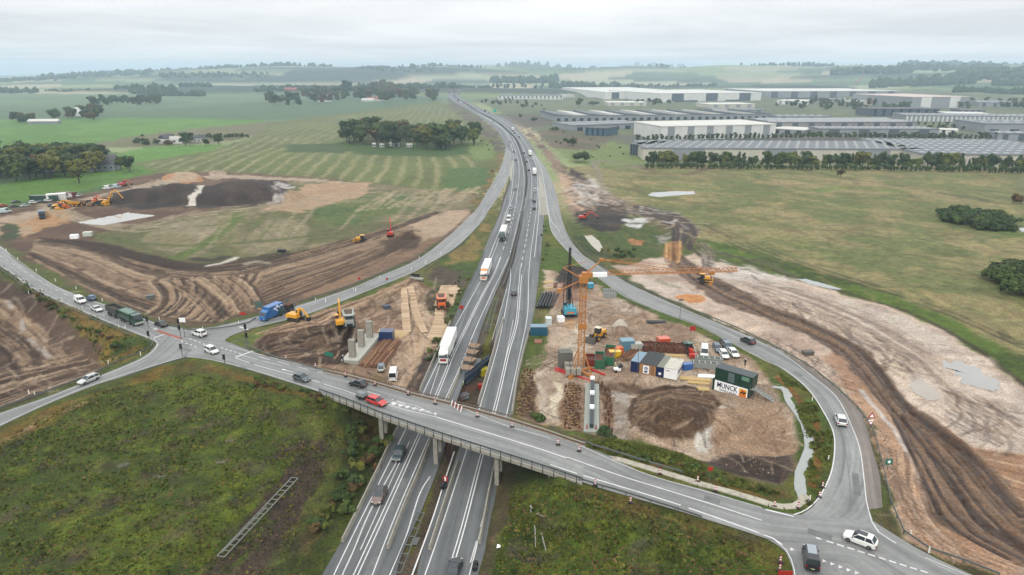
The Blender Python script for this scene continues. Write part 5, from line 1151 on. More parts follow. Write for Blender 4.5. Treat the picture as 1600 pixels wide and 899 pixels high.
def leaves(mb, lobes, n, s, seed, m=None):
    r = random.Random(seed); tot = sum(l[3]*l[4] for l in lobes)
    for cx, cy, cz, rx, rz_ in lobes:
        for _ in range(int(n*rx*rz_/tot)):
            while 1:
                d = Vector((r.gauss(0,1), r.gauss(0,1), r.gauss(0,1)))
                if d.length > .1: d.normalize(); break
            k = r.random()**.35; c = Vector((cx+d.x*rx*k, cy+d.y*rx*k, cz+d.z*rz_*k)); q = s*r.uniform(.6, 1.5)
            nn = (d+Vector((r.uniform(-.7,.7), r.uniform(-.7,.7), r.uniform(-.2,.9)))).normalized(); a = nn.orthogonal().normalized(); a.rotate(Matrix.Rotation(r.uniform(0, 6.28), 3, nn)); b = nn.cross(a)
            mb.add([c-a*q-b*q*.6, c+a*q*.9-b*q*.7, c+a*q+b*q*.6+nn*q*.25, c-a*q*.8+b*q*.7], [(0,1,2,3)], m)
def tree_proto(kind, seed, h=1.0, n=420):
    """unit tree: one metre tall, scaled when placed"""
    r = random.Random(seed)
    if kind == 'round': lobes = [(r.uniform(-.22,.22), r.uniform(-.22,.22), r.uniform(.3,.82), r.uniform(.14,.24), r.uniform(.12,.2)) for _ in range(10)]+[(0,0,.52,.28,.34)]
    elif kind == 'tall': lobes = [(r.uniform(-.1,.1), r.uniform(-.1,.1), .3+.11*i, .15*(1-.1*i), .1) for i in range(6)]+[(0,0,.55,.13,.36)]
    else: lobes = [(r.uniform(-.4,.4), r.uniform(-.4,.4), r.uniform(.2,.65), r.uniform(.2,.32), r.uniform(.18,.3)) for _ in range(8)]
    c = MB(); leaves(c, lobes, n, .034 if kind != 'bush' else .045, seed)
    for l in lobes:   # inner mass of twigs
        P = []; 
        for i in range(5):
            for j in range(6):
                a = j*math.pi/3+i*.5; b = (i-2)*math.pi/5; k = r.uniform(.55, .85); P.append((l[0]+math.cos(a)*math.cos(b)*l[3]*k, l[1]+math.sin(a)*math.cos(b)*l[3]*k, l[2]+math.sin(b)*l[4]*k))
        c.add(P, [(i*6+j, i*6+(j+1)%6, (i+1)*6+(j+1)%6, (i+1)*6+j) for i in range(4) for j in range(6)]+[tuple(range(6))[::-1], tuple(range(24,30))])
    me = c.mesh('crown_'+kind, LEAF[0])
    t = MB().tube((0,0,-.06),(0,0,.45), .028, 6, r2=.018)
    for k in range(4):
        a = k*1.6+seed; t.tube((0,0,.25+.05*k),(math.cos(a)*.16, math.sin(a)*.16, .5+.04*k), .012, 4, r2=.005)
    return me, t.mesh('trunk_'+kind, BARK)
PROT = {'round': [tree_proto('round', s) for s in (1,2,3)], 'tall': [tree_proto('tall', s) for s in (4,5)], 'bush': [tree_proto('bush', s) for s in (6,7,8)]}
FLATB = [tree_proto('bush', 10, n=260)]
def tree(x, y, hgt, kind='round', wid=1.0, leaf=0, label='tree', cat='tree', group=None, name=None, z=None, simple=False):
    if label.startswith('#'): return mass(label[1:], x, y, hgt, kind, wid, leaf)
    if group: ad = ('mid green','rust brown','dark green','olive green')[leaf]; label = ad+' '+label.replace('dark autumn ','').replace('dark ','',1 if label.startswith('dark') else 0); group = ad+' '+group
    me, tr = random.choice(PROT[kind]); z = gz(x, y) if z is None else z
    nm = name or {'round': 'broadleaf_tree', 'tall': 'columnar_tree', 'bush': 'bush'}[kind]
    if kind == 'bush' or simple:
        o = obj(nm, me, None, (x, y, z-.05*hgt), random.uniform(0, 6.28), LEAF[leaf]); o.scale = (hgt*wid, hgt*wid, hgt); return tag(o, label, cat, group)
    t = thing(nm, label, cat, (x, y, z), random.uniform(0, 6.28), group); c = obj('crown', me, t, None, None, LEAF[leaf]); c.scale = (hgt*wid, hgt*wid, hgt); k = obj('trunk', tr, t); k.scale = (hgt*1.1, hgt*1.1, hgt)
    return t
def hpx(g_, dv): return dv*math.hypot(math.hypot(g_[0], g_[1]), H-g_[2])/FPX*1.03
BATCH = {}
LITE = {'round': [tree_proto('round', s, n=150)[0] for s in (11,12)], 'tall': [tree_proto('tall', 13, n=150)[0]], 'bush': [tree_proto('bush', s, n=130)[0] for s in (14,15)]}
def mass(key, x, y, hgt, kind, wid, leaf):
    me = random.choice(LITE[kind]); a = random.uniform(0, 6.28); V = np.empty(len(me.vertices)*3); me.vertices.foreach_get('co', V); V = V.reshape(-1, 3)*(hgt*wid, hgt*wid, hgt)
    V = np.column_stack([V[:,0]*math.cos(a)-V[:,1]*math.sin(a)+x, V[:,0]*math.sin(a)+V[:,1]*math.cos(a)+y, V[:,2]+gz(x, y)]); BATCH.setdefault((key, leaf), []).append((V, [tuple(p.vertices) for p in me.polygons]))
def flush():
    for (key, leaf), L_ in BATCH.items():
        V = []; F = []; b = 0
        for v, f in L_: V.append(v); F += [tuple(i+b for i in q) for q in f]; b += len(v)
        me = bpy.data.meshes.new(key); me.from_pydata(np.concatenate(V).tolist(), [], F); me.materials.append(LEAF[leaf]); obj(key, me)['kind'] = 'stuff'
    BATCH.clear()
def grove(px, n, hp, label, group, kinds=('round',), leafs=(0,1,2,3), wid=(.9,1.3), seed=1, name=None, cat='tree', simple=False, uni=False):
    """trees scattered inside a surveyed outline; hp: height in pixels at that distance"""
    r = random.Random(seed); P = onto_many(densify(px, 40, True)); x0, y0 = P.min(0); x1, y1 = P.max(0); k = 0; tries = 0; done = []
    while k < n and tries < 4000:
        tries += 1; x = r.uniform(x0, x1); y = r.uniform(y0, y1)
        if not inside(np.array([x]), np.array([y]), P)[0]: continue
        h_ = hpx((x, y, 0), r.uniform(*hp))
        if any(math.hypot(x-a, y-b) < h_*.28 for a, b in done): continue
        done.append((x, y)); k += 1; random.seed(seed*1000+k)
        tree(x, y, h_, r.choice(kinds), r.uniform(*wid), r.choice(leafs), label, cat, group, name, simple=simple)
def row(px, n, hp, label, group, kinds=('round',), leafs=(0,2), wid=(.8,1.2), seed=1, jit=.4, **k):
    r = random.Random(seed); P = resample(onto_many(densify(px, 20)), n)
    for i, (x, y) in enumerate(P):
        random.seed(seed*777+i); h_ = hpx((x, y, 0), r.uniform(*hp)); x += r.uniform(-jit, jit)*h_*.3; y += r.uniform(-jit, jit)*h_*.4
        tree(x, y, h_, r.choice(kinds), r.uniform(*wid), r.choice(leafs), label, 'tree', group, **k)
grove([(535,226),(600,230),(680,236),(735,234),(744,225),(700,214),(640,216),(560,212)], 42, (24,36), 'broadleaf tree in the oval copse standing alone in the striped field', 'trees of the oval copse', leafs=(0,0,1,2,2,3), seed=3)
tree(*G(607,232)[:2], hpx(G(607,232), 41), 'round', 1.0, 2, 'tall dark round crowned tree standing out near the middle of the oval copse', 'tree'); tree(*G(686,232)[:2], hpx(G(686,232), 42), 'round', 1.1, 0, 'tallest tree on the right of the oval copse', 'tree'); tree(*G(546,224)[:2], hpx(G(546,224), 38), 'round', 1.0, 2, 'tall dark tree at the left end of the oval copse', 'tree')
grove([(-60,292),(0,290),(60,280),(120,278),(150,270),(150,262),(110,256),(0,262),(-60,268)], 40, (28,40), 'dark autumn tree in the wood at the left edge of the picture', 'trees of the left hand wood', leafs=(1,2,2,0,2,3), seed=5)
grove([(100,262),(165,262),(160,252),(100,250)], 9, (24,30), 'tree behind the dark barn beside the left hand wood', 'trees behind the barn', leafs=(2,0,1), seed=6)
for u, v, h_, lf, lb in ((203,269,24,2,'dark round tree at the right end of the row by the dark barn'),(190,266,20,0,'bushy tree second from the right end of the row by the dark barn'),(178,262,14,2,'small tree just right of the dark barn'),(124,286,34,3,'yellowish tree at the front corner of the left hand wood')):
    g_ = G(u, v); tree(g_[0], g_[1], hpx(g_, h_), 'round', 1.0, lf, lb, 'tree')
grove([(12,192),(55,196),(60,190),(30,185)], 9, (11,14), 'tree in the clump left of the far white farm', 'trees left of the far farm', leafs=(2,2,1), seed=7, simple=True)
grove([(80,192),(140,192),(172,184),(150,176),(90,180)], 16, (12,17), 'tree around the far white farm in the bright green field', 'trees around the far farm', leafs=(2,2,1,0), seed=8, simple=True)
grove([(138,166),(190,168),(250,165),(248,160),(150,160)], 22, (10,15), 'dark tree in the hedge wood across the far green field', 'trees of the far hedge wood', leafs=(2,), seed=9, simple=True)
grove([(210,228),(270,228),(268,222),(215,222)], 12, (7,9), 'low hedge bush left of the white farmhouse', 'hedge left of the farmhouse', ('bush',), (1,2), seed=10, cat='bush')
for u, v, h_, lf, lb in ((290,228,20,2,'big dark tree right beside the white farmhouse'),(322,229,12,2,'small dark tree to the right of the farmhouse'),(342,226,17,0,'round tree standing off to the right of the farmhouse'),(268,222,12,1,'rust coloured tree behind the white farmhouse'),(223,215,5,2,'lone small tree left of the farmhouse in the brown field'),(298,224,16,2,'dark tree behind the big one by the farmhouse')):
    g_ = G(u, v); tree(g_[0], g_[1], hpx(g_, h_), 'round', 1.1, lf, lb, 'tree')
row([(312,217),(350,217),(386,216)], 16, (6,9), 'low tree in the thin hedge running right from the farmhouse', 'hedge right of the farmhouse', seed=11, simple=True)
grove([(392,172),(470,168),(560,162),(680,161),(684,154),(600,146),(500,150),(400,162)], 90, (12,18), '#far_wood', 'trees of the long far wood', leafs=(2,2,0,1), wid=(.9,1.4), seed=12, simple=True)
row([(1012,259),(1200,261),(1400,263),(1620,268)], 96, (12,26), 'tree in the long shelter belt in front of the skylit warehouse', 'trees of the shelter belt', ('round','round','tall'), (2,2,0,3), (.6,1.25), seed=13, jit=.9)
row([(1010,263),(1200,265),(1400,267),(1620,272)], 60, (9,14), '#undergrowth', 'shrubs of the shelter belt', ('bush',), (2,0), (.6,.9), seed=14)
row([(998,221),(1100,219),(1210,218),(1300,217),(1620,220)], 84, (7,11), '#tree_belt', 'trees between the warehouses', leafs=(2,0), seed=15, simple=True)
grove([(1000,165),(860,182),(850,190),(870,196),(900,185)], 0, (8,12), '', '')
for u, v, h_, w_, lf, lb in ((890,228,15,1.2,2,'round dark bush tree above the bare strip right of the motorway'),(908,254,20,1.4,2,'largest dark bushy tree by the muddy track right of the motorway'),(836,190,8,1.2,2,'small dark tree left of the first warehouse'),(812,183,7,1,0,'small tree far right of the motorway bend'),(820,168,6,2,2,'low dark tree beyond the motorway bend'),(1313,277,13,.9,1,'leafless bush standing alone in the tawny meadow'),(1590,318,16,1,1,'dark bush at the right edge of the meadow'),(905,168,15,.9,0,'slim tree in front of the far white halls'),(905,200,8,2,2,'hedge clump by the small teal building'),(870,205,8,2,0,'rounded shrub left of the small teal building'),(930,165,8,2,2,'shrub clump between the far halls')):
    g_ = G(u, v); tree(g_[0], g_[1], hpx(g_, h_), 'bush' if w_ != .9 else 'round', w_ if w_ != .9 else 1, lf, lb, 'tree' if 'tree' in lb else 'bush')
grove([(975,165),(1045,166),(1045,161),(980,160)], 18, (6,9), 'tree in the small belt before the far white halls', 'trees before the far halls', leafs=(2,0), seed=16, simple=True)
grove([(1210,172),(1300,176),(1420,178),(1420,165),(1330,160),(1220,165)], 46, (7,12), '#tree_belt', 'trees among the far buildings', leafs=(2,0,2), seed=17, simple=True)
grove([(1450,205),(1560,205),(1560,200),(1450,200)], 14, (5,8), 'small tree in front of the grey right hand halls', 'trees by the right hand halls', leafs=(2,1), seed=18, simple=True)
grove([(770,140),(860,142),(1000,145),(1000,139),(860,134),(770,135)], 40, (6,9), '#tree_belt', 'trees behind the low white building', leafs=(2,), seed=19, simple=True)
# the two big thickets in the meadow
grove([(1470,346),(1500,352),(1540,362),(1580,366),(1586,352),(1560,342),(1510,334),(1475,334)], 70, (12,17), 'shrub in the long oval thicket in the meadow', 'shrubs of the oval thicket', ('bush',), (2,2,0), (1.0,1.3), seed=20, cat='bush')
grove([(1540,440),(1570,458),(1620,474),(1680,480),(1680,430),(1600,425),(1550,428)], 44, (20,28), 'shrub in the dark thicket cut by the right edge of the picture', 'shrubs of the right edge thicket', ('bush',), (2,0,2,0), (.95,1.2), seed=21, cat='bush')
# scrub on the verge of the motorway and the banks
def scrub(px, n, hm, label, group, leafs, seed):
    r = random.Random(seed); P = onto_many(densify(px, 12, True)); x0, y0 = P.min(0); x1, y1 = P.max(0); k = 0; t = 0
    while k < n and t < 9000:
        t += 1; x = r.uniform(x0, x1); y = r.uniform(y0, y1)
        if inside(np.array([x]), np.array([y]), P)[0]:
            k += 1; random.seed(seed*99+k); h_ = r.uniform(*hm); tree(x, y, h_, 'bush', r.uniform(.8, 1.3), r.choice(leafs), label, 'bush', group)
scrub([(545,640),(600,668),(612,690),(585,740),(560,785),(530,830),(480,880),(470,850),(520,780),(540,720),(530,670)], 40, (1.0,2.6), 'straggly bush on the bank between the near meadow and the motorway', 'bushes on the near bank', (0,3,1,2,0), 31)
scrub([(400,592),(480,612),(540,632),(560,650),(520,655),(440,625),(380,602)], 26, (.8,1.8), 'low bush along the top of the bank under the bridge approach', 'bushes below the bridge approach', (1,3,0), 32)
scrub([(30,440),(120,500),(190,530),(200,545),(165,548),(100,500),(40,455)], 34, (.9,2.0), 'bush on the overgrown slope above the brown pit', 'bushes above the pit', (0,2,3,1), 33)
scrub([(980,705),(1080,728),(1160,752),(1190,764),(1100,750),(1000,722)], 24, (.6,1.3), '#undergrowth', 'shrubs below the pile field', (3,0,1), 34)
scrub([(928,672),(960,680),(955,695),(925,685)], 6, (1.2,2.2), 'young willow bush beside the concrete footing', 'willows by the footing', (0,2), 35)
scrub([(835,652),(855,660),(850,668),(832,662)], 4, (1.5,2.4), 'green bush behind the bridge railing near the pile field', 'bushes by the pile field', (0,), 36)
scrub([(662,540),(690,532),(700,545),(668,568)], 8, (1,2), 'dark shrub beside the white lorry', 'shrubs beside the white lorry', (2,3), 37)
scrub([(930,385),(990,390),(1010,402),(960,412),(920,398)], 14, (1,2.2), '#reeds', 'reeds by the small pond', (2,2,3), 38)
scrub([(695,195),(730,185),(780,230),(785,255),(765,275),(760,300),(752,315),(757,280),(770,245),(740,212)], 30, (1,2.6), '#undergrowth', 'bushes of the left motorway verge', (1,1,0,2), 39)
scrub([(700,440),(740,425),(722,460),(705,500),(692,530),(690,505)], 16, (.8,1.6), 'low bush on the narrow verge by the timber mats', 'bushes of the narrow verge', (3,2,1), 40)
scrub([(845,345),(855,350),(858,380),(848,420)], 8, (.8,1.6), 'dark bush on the wedge between motorway and right slip road', 'bushes of the gore', (2,3), 41)
scrub([(900,765),(1000,800),(1100,832),(1190,862),(1180,880),(1050,845),(900,790)], 22, (.5,1.2), '#undergrowth', 'weed clumps of the near right slope', (1,3,0), 42)
scrub([(860,225),(930,250),(1000,240),(960,215),(880,205)], 16, (1.5,3), 'bush in the rough ground between motorway and warehouses', 'bushes of the rough ground', (2,0), 43)
flush()
# grass tufts of the two near meadows: nobody could count them
def tufts(name, polys, n, s, m, seed, hh=.32):
    r = np.random.default_rng(seed); V = []; 
    for px, share in polys:
        P = onto_many(densify(px, 20, True)); x0, y0 = P.min(0); x1, y1 = P.max(0); k = int(n*share); X = r.uniform(x0, x1, k*3); Y = r.uniform(y0, y1, k*3); ok = inside(X, Y, P)
        ok &= fbm(X/3, Y/3, seed, 3) > .47; X = X[ok][:k]; Y = Y[ok][:k]; V.append(np.column_stack([X, Y]))
    V = np.concatenate(V); n = len(V); ta, tr = t_az, t_rad; a = np.arctan2(V[:,0], V[:,1]); q = np.hypot(V[:,0], V[:,1]); j = np.searchsorted(ta, a); i = np.searchsorted(tr, q); Z = GZ[i, j]
    th = r.uniform(0, 6.28, n); w_ = r.uniform(.4, 1.2, n)*s; h_ = r.uniform(.5, 1.3, n)*hh; dx = np.cos(th)*w_; dy = np.sin(th)*w_; lx = r.uniform(-.25, .25, n); ly = r.uniform(-.25, .25, n)
    A = np.stack([V[:,0]-dx, V[:,1]-dy, Z-.05], 1); B = np.stack([V[:,0]+dx, V[:,1]+dy, Z-.05], 1); C_ = np.stack([V[:,0]+dx*.7+lx, V[:,1]+dy*.7+ly, Z+h_], 1); D_ = np.stack([V[:,0]-dx*.8+lx, V[:,1]-dy*.8+ly, Z+h_*.8], 1)
    VV = np.stack([A, B, C_, D_], 1).reshape(-1, 3); F = np.arange(4*n).reshape(n, 4)
    return mesh_np(name, VV, F, m, kind='stuff')
NL = [(0,690),(150,612),(300,585),(400,600),(500,632),(540,690),(500,760),(430,905),(-60,905),(-60,720)]
NR = [(800,760),(900,760),(1050,800),(1190,850),(1225,905),(770,905)]
TUFT = [leaf_mat('tuft_green', (84,106,40)), leaf_mat('tuft_yellow', (112,118,50)), leaf_mat('tuft_straw', (126,108,70))]
tufts('grass_tufts', [(NL,.7),(NR,.3)], 5000, .26, TUFT[0], 3, .25); tufts('grass_tufts', [(NL,.7),(NR,.3)], 5000, .26, TUFT[1], 4, .25); tufts('dry_grass', [(NL,.6),(NR,.4)], 2500, .26, TUFT[2], 5, .2)
tufts('bank_grass', [([(0,400),(110,475),(232,536),(242,546),(170,575),(100,492),(0,428)],.3),([(905,692),(1030,702),(1150,747),(1240,780),(1100,752),(930,705)],.3),([(1215,580),(1262,612),(1300,680),(1296,745),(1260,800),(1256,784),(1266,700),(1245,640)],.4)], 20000, .3, LEAF[3], 6, .4)
# far woods that read as one mass
def far_wood(bands, name='far_wood', leaf=2):
    c = MB(); r = random.Random(5)
    for u0, u1, v, hp_ in bands:
        n = int((u1-u0)/3.0)+2
        for i in range(n):
            u = u0+(u1-u0)*(i+r.random())/n; p = at(u, v+r.uniform(-.8,.8), 0); x, y = p; z = gz(x, y); h_ = hpx((x, y, z), hp_*r.uniform(.6, 1.25)); w_ = h_*r.uniform(.6, 1.2)
            P = []; 
            for k in range(4):
                rr = (.8, 1, .75, .3)[k]*w_*.6
                for j in range(6): a = j*1.047+k*.4; P.append((x+math.cos(a)*rr*r.uniform(.8,1.2), y+math.sin(a)*rr*r.uniform(.8,1.2), z-3+(h_+3)*(.0, .45, .8, 1)[k]*r.uniform(.92,1.08)))
            c.add(P, [(k*6+j, k*6+(j+1)%6, (k+1)*6+(j+1)%6, (k+1)*6+j) for k in range(3) for j in range(6)]+[tuple(range(18,24))])
    o = c.build(name, LEAF[leaf]); o['kind'] = 'stuff'
far_wood([(-40,60,146,6),(70,140,145,3),(180,210,144,4),(205,275,147,8),(225,320,150,6),(280,330,141,5),(395,560,146,6),(560,720,143,7),(660,770,141,5),(770,870,134,9),(860,1000,138,8),(980,1120,137,5),
 (1300,1420,134,9),(1360,1520,141,9),(1400,1560,133,7),(1480,1640,139,10),(1490,1640,150,7),(1550,1640,143,8),(1150,1300,128,4),(1000,1100,127,4)])
far_wood([(0,120,134,4),(60,240,131,5),(140,330,127,5),(250,420,133,4),(330,520,128,5),(430,560,124,6),(560,680,131,4),(600,700,124,4),(640,760,128,4),(770,900,124,7),(900,1040,122,5),(960,1100,119,5),(1100,1230,121,4),(1200,1400,124,7),(1300,1500,118,5),(1400,1640,127,6),(1500,1640,121,4),(100,300,121,3),(300,500,119,4),(500,700,117,4),(720,900,117,4)], 'distant_wood', 2)
# ------------------------------------------------------------------ buildings
def wmat(n, c): return mat(n, c, .6, var=.09, scale=.12, raw=alb(c, 1.45))
WW = wmat('white_cladding', (226,228,230)); WG = wmat('grey_cladding', (150,156,164)); WD_ = wmat('dark_cladding', (84,94,106)); WC = wmat('cream_cladding', (206,202,194)); RG = wmat('grey_roof', (104,110,120)); RL = wmat('pale_roof', (214,214,212)); GL = mat('window_glass', (60,76,90), .15); SKY = mat('skylight_dome', (212,216,220), .4); RT = wmat('red_roof', (150,84,70)); DR = wmat('dark_roof', (70,70,74)); BRK = wmat('brick_wall', (140,96,80))
def hall(fl, fr, bl, h, label, wall=WG, roof=RG, sky_=None, doors=0, stripes=0, name='warehouse', cat='warehouse', dmat=None, sheds=0, top=None):
    a = at(*fl, h); b = at(*fr, h); c = at(*bl, h); d = b-a; e = c-a
    if abs(d[0]*e[1]-d[1]*e[0]) < 0: pass
    Ld = np.linalg.norm(d); nd = d/Ld; pe = np.array((-nd[1], nd[0])); dep = float(e@pe)
    if abs(dep) < 8: dep = 8
    e = pe*dep+nd*float(e@nd)*.0; sk = float((c-a)@nd)
    z0 = min(gz(*a), gz(*b))-1; t = thing(name, label, cat, (*a, 0), math.atan2(d[1], d[0])); X = Ld; Y = dep
    MB().hexa([(0,0,z0),(X,0,z0),(X,Y,z0),(0,Y,z0),(0,0,h-.8),(X,0,h-.8),(X,Y,h-.8),(0,Y,h-.8)]).build('wall', wall, t)
    MB().hexa([(-.6,-.6,h-.79),(X+.6,-.6,h-.79),(X+.6,Y+.6,h-.79),(-.6,Y+.6,h-.79),(-.3,-.3,h),(X+.3,-.3,h),(X+.3,Y+.3,h),(-.3,Y+.3,h)]).build('roof', roof, t)
    if sky_:
        nx, ny, sx, sy = sky_; me = MB().box((0,0,.3), (sx, sy, .8), tx=.8, ty=.8).mesh('skylight', SKY)
        for i in range(nx):
            for j in range(ny): obj('skylight', me, t, ((i+.5+.5*(j % 2))*X/(nx+.5), (j+.5)*Y/ny, h-.1))
    if sheds:
        for i in range(sheds):
            x0 = i*X/sheds; x1 = (i+.9)*X/sheds; MB().add([(x0,-.2,h-.1),(x1,-.2,h-.1),(x0,Y,h-.1),(x1,Y,h-.1),(x0,-.2,h+2.6),(x0,Y,h+2.6)], [(0,1,4),(2,5,3),(0,4,5,2),(1,3,5,4),(0,2,3,1)]).build('shed_roof', RL if i % 2 else RG, t)
    if doors:
        me = MB().box((0,-.15,2.2), (Ld/doors*.45, .3, 4.2)).mesh('loading_door', dmat or GL)
        for i in range(doors): obj('loading_door', me, t, ((i+.5)*X/doors, 0, gz(*a)))
    if stripes:
        me = MB().box((0,-.12,h/2-.4), (X/stripes*.35, .22, h-1.2)).mesh('wall_panel', top or WD_)
        for i in range(stripes): obj('wall_panel', me, t, ((i+.5)*X/stripes, 0, 0))
    return t
hall((1005,231),(1440,233),(1012,219.5),10,'very long cream warehouse with a grid of white roof domes behind the shelter belt', WC, RG, (27,6,2.6,1.8), 0, 3, top=WG)
hall((1441,240),(1720,243),(1446,217.5),10,'cream warehouse with roof domes standing forward at the right edge', WC, RG, (16,7,3.6,2.2), 0, 4, top=WG)
hall((985,224),(1004.5,226),(958,213.5),10,'dark grey office wing at the left end of the skylit warehouse', WD_, RG, None, 0, 5, top=GL, name='office_building', cat='office')
hall((1034,197),(1213,193.5),(1009,189.5),15,'big white box shaped warehouse in the middle of the industrial estate', WW, RL, None, 0, 6, top=WG)
hall((1205,200),(1258,203),(1205,196),6,'low annex with a pale roof right of the big white warehouse', WG, RL, None, 3)
hall((867,181),(1210,177.5),(884,174.5),8,'long grey warehouse with saw tooth skylights nearest the motorway', WG, RG, None, 30, 0, sheds=13)
hall((897,196),(1008,192),(905,190),7,'low grey hall with roof lights in front of the saw tooth warehouse', WG, RG, (12,2,8,3), 6, 0)
hall((914,199),(947,200.5),(920,195.5),9,'small teal blue office block beside the rough ground', wmat('teal_cladding', (70,104,128)), DR, None, 0, 4, top=GL, name='office_building', cat='office')
hall((1281,201),(1468,201.5),(1290,197.5),9,'grey hall with small roof lights right of the white warehouse', WG, RG, (20,2,4,3), 0, 4)
hall((1205,191),(1434,190.5),(1195,184.5),11,'grey brown hall with long white roof lights behind the annex', wmat('warm_cladding', (150,148,150)), RG, (14,4,12,4), 0, 9)
hall((1415,180),(1660,183),(1425,176.5),9,'wide hall with white and grey striped front near the right edge', WG, RG, (22,2,6,3), 0, 34, top=WW)
hall((1540,193),(1700,194),(1548,187),11,'grey hall with three dark roof vents at the right edge', WG, RG, (8,2,6,4), 5)
hall((1468,202),(1497,203),(1470,200),7,'small white and teal office building at the end of the grey hall', WW, RL, None, 0, 2, top=GL, name='office_building', cat='office')
hall((1362,170),(1469,170),(1368,167.5),12,'dark blue grey office building behind the striped hall', WD_, DR, None, 0, 8, top=GL, name='office_building', cat='office')
hall((945,144),(1078,143.5),(930,136.5),18,'far white distribution hall left of its twin on the horizon side', WW, RL, None, 0, 4)
hall((1032,146),(1190,144.5),(1028,140.5),20,'far white distribution hall with two dark gate bands', WW, RL, None, 2, 3, dmat=WD_)
hall((1196,142.5),(1408,142),(1192,138.5),20,'far long pale hall with a thin white roof edge', WG, RL, None, 0, 7, top=WD_)
hall((1296,146),(1352,146),(1298,144.5),10,'far white open sided building under construction', WW, RL, None, 6)
hall((1426,151.5),(1516,151),(1408,146.5),22,'far grey hall with a pink roof edge at the upper right', WG, wmat('pink_edge_roof', (206,186,184)), None, 0, 2, top=WW)
hall((778,149.5),(880,149.5),(780,148),8,'long low white building right of the distant motorway', WW, RG, None, 0, 16, top=WD_)
hall((864,148.5),(882,149),(866,147.5),7,'small white building at the end of the long low one', WW, RL)
for u, v, w_, lb in ((1410,148,60,'far white sheds'),): pass
def house(u, v, L_, Wd, h, rh, wall, roof, label, rz=0, name='farmhouse'):
    g_ = G(u, v); t = thing(name, label, 'house', g_, rz); MB().box((0,0,h/2-.3), (L_, Wd, h+.6)).build('wall', wall, t)
    MB().add([(-L_/2-.4,-Wd/2-.4,h),(L_/2+.4,-Wd/2-.4,h),(L_/2+.4,Wd/2+.4,h),(-L_/2-.4,Wd/2+.4,h),(-L_/2-.4,0,h+rh),(L_/2+.4,0,h+rh)], [(0,1,5,4),(2,3,4,5),(0,4,3),(1,2,5),(0,3,2,1)]).build('roof', roof, t)
    me = MB().box((0,-Wd/2-.05,h*.5), (1.2,.12,1.3)).mesh('window', GL)
    for i in range(max(2, int(L_/4))): obj('window', me, t, (-L_/2+(i+.5)*L_/max(2, int(L_/4)), 0, 0))
    return t
house(262,224,14,9,5,4,WW,DR,'white gabled farmhouse between trees in the far field', 1.2); house(272,224,18,8,4,3,WW,wmat('pale_gable_roof', (190,186,184)),'long white barn beside the white farmhouse', .1, 'barn'); house(312,222,12,8,4,3,WW,DR,'small white outbuilding right of the big tree by the farmhouse', .3)
house(157,266,24,14,5,6,WG,DR,'dark roofed barn with pale gable beside the left hand wood', .2, 'barn'); house(143,264,22,9,4,4,WG,DR,'grey shed adjoining the dark roofed barn', .3, 'barn'); house(80,268,10,7,4,3,WW,RL,'white house half hidden in the left hand wood', .4)
house(128,181,16,10,6,8,WW,RL,'white steep gabled farm building far left', .3); house(70,194,40,9,4,3,WG,RL,'low grey farm sheds left of the white steep gable', .1, 'barn')
house(505,159,40,12,5,4,WW,RL,'white roofed farm in front of the long far wood', 0, 'barn'); house(590,158.5,50,14,5,5,WW,RT,'farm with a red roof before the long far wood', 0); house(575,158.5,30,10,4,3,WW,RL,'small white barn left of the red roofed farm', 0, 'barn'); house(455,147,40,14,6,5,BRK,RT,'far red roofed farm in the trees at the upper left', 0)
house(1368,164.5,40,20,8,6,WC,RT,'far house with a red roof among the industrial trees', .2)
for i, (u, v, w_) in enumerate(((612,228,6),(640,230,5),(620,229,5),(597,230,4),(585,229,3))): house(u, v, w_, 4, 2.6, .8, WW, RL, ('white shed seen under the trees of the oval copse, in the middle','rightmost white shed under the trees of the oval copse','small white shed just right of the middle of the oval copse','white shed left of the middle of the oval copse','leftmost white shed under the trees of the oval copse')[i], 0, 'shed')
# far crane and two masts on the horizon
def lattice(mb, a, b, w_, n, th, m=None, up=None):
    a = Vector(a); b = Vector(b); d = (b-a).normalized(); u_ = up or (Vector((1,0,0)) if abs(d.z) > .8 else Vector((0,0,1))); s_ = d.cross(u_).normalized()*w_/2; q = s_.cross(d).normalized()*w_/2
    cs = [s_+q, -s_+q, -s_-q, s_-q]
    for c in cs: mb.bar(a+c, b+c, th, m=m)
    for i in range(n):
        p0 = a.lerp(b, i/n); p1 = a.lerp(b, (i+1)/n)
        for k in range(4):
            c0, c1 = cs[k], cs[(k+1) % 4]
            if i % 2: c0, c1 = c1, c0
            mb.bar(p0+c0, p1+c1, th*.7, m=m); mb.bar(p1+cs[k], p1+cs[(k+1) % 4], th*.6, m=m)
    return mb
YEL = mat('crane_orange', (222,148,76), .5, var=.08, scale=.6)
g_ = G(1332,150); t = thing('distant_crane', 'tiny crane with a raised jib beyond the far halls', 'crane', g_); MB().bar((0,0,0),(0,0,22), 3).bar((0,0,20),(26,0,52), 2).build('jib', mat('far_crane_red', (190,140,130), .6), t); MB().box((0,0,20),(16,6,5)).build('cab', WG, t)
g_ = G(685,149); t = thing('lattice_mast', 'thin lattice mast left of the end of the motorway', 'mast', g_); lattice(MB(), (0,0,0),(0,0,34), 2, 8, .4).build('frame', M_STEEL, t)
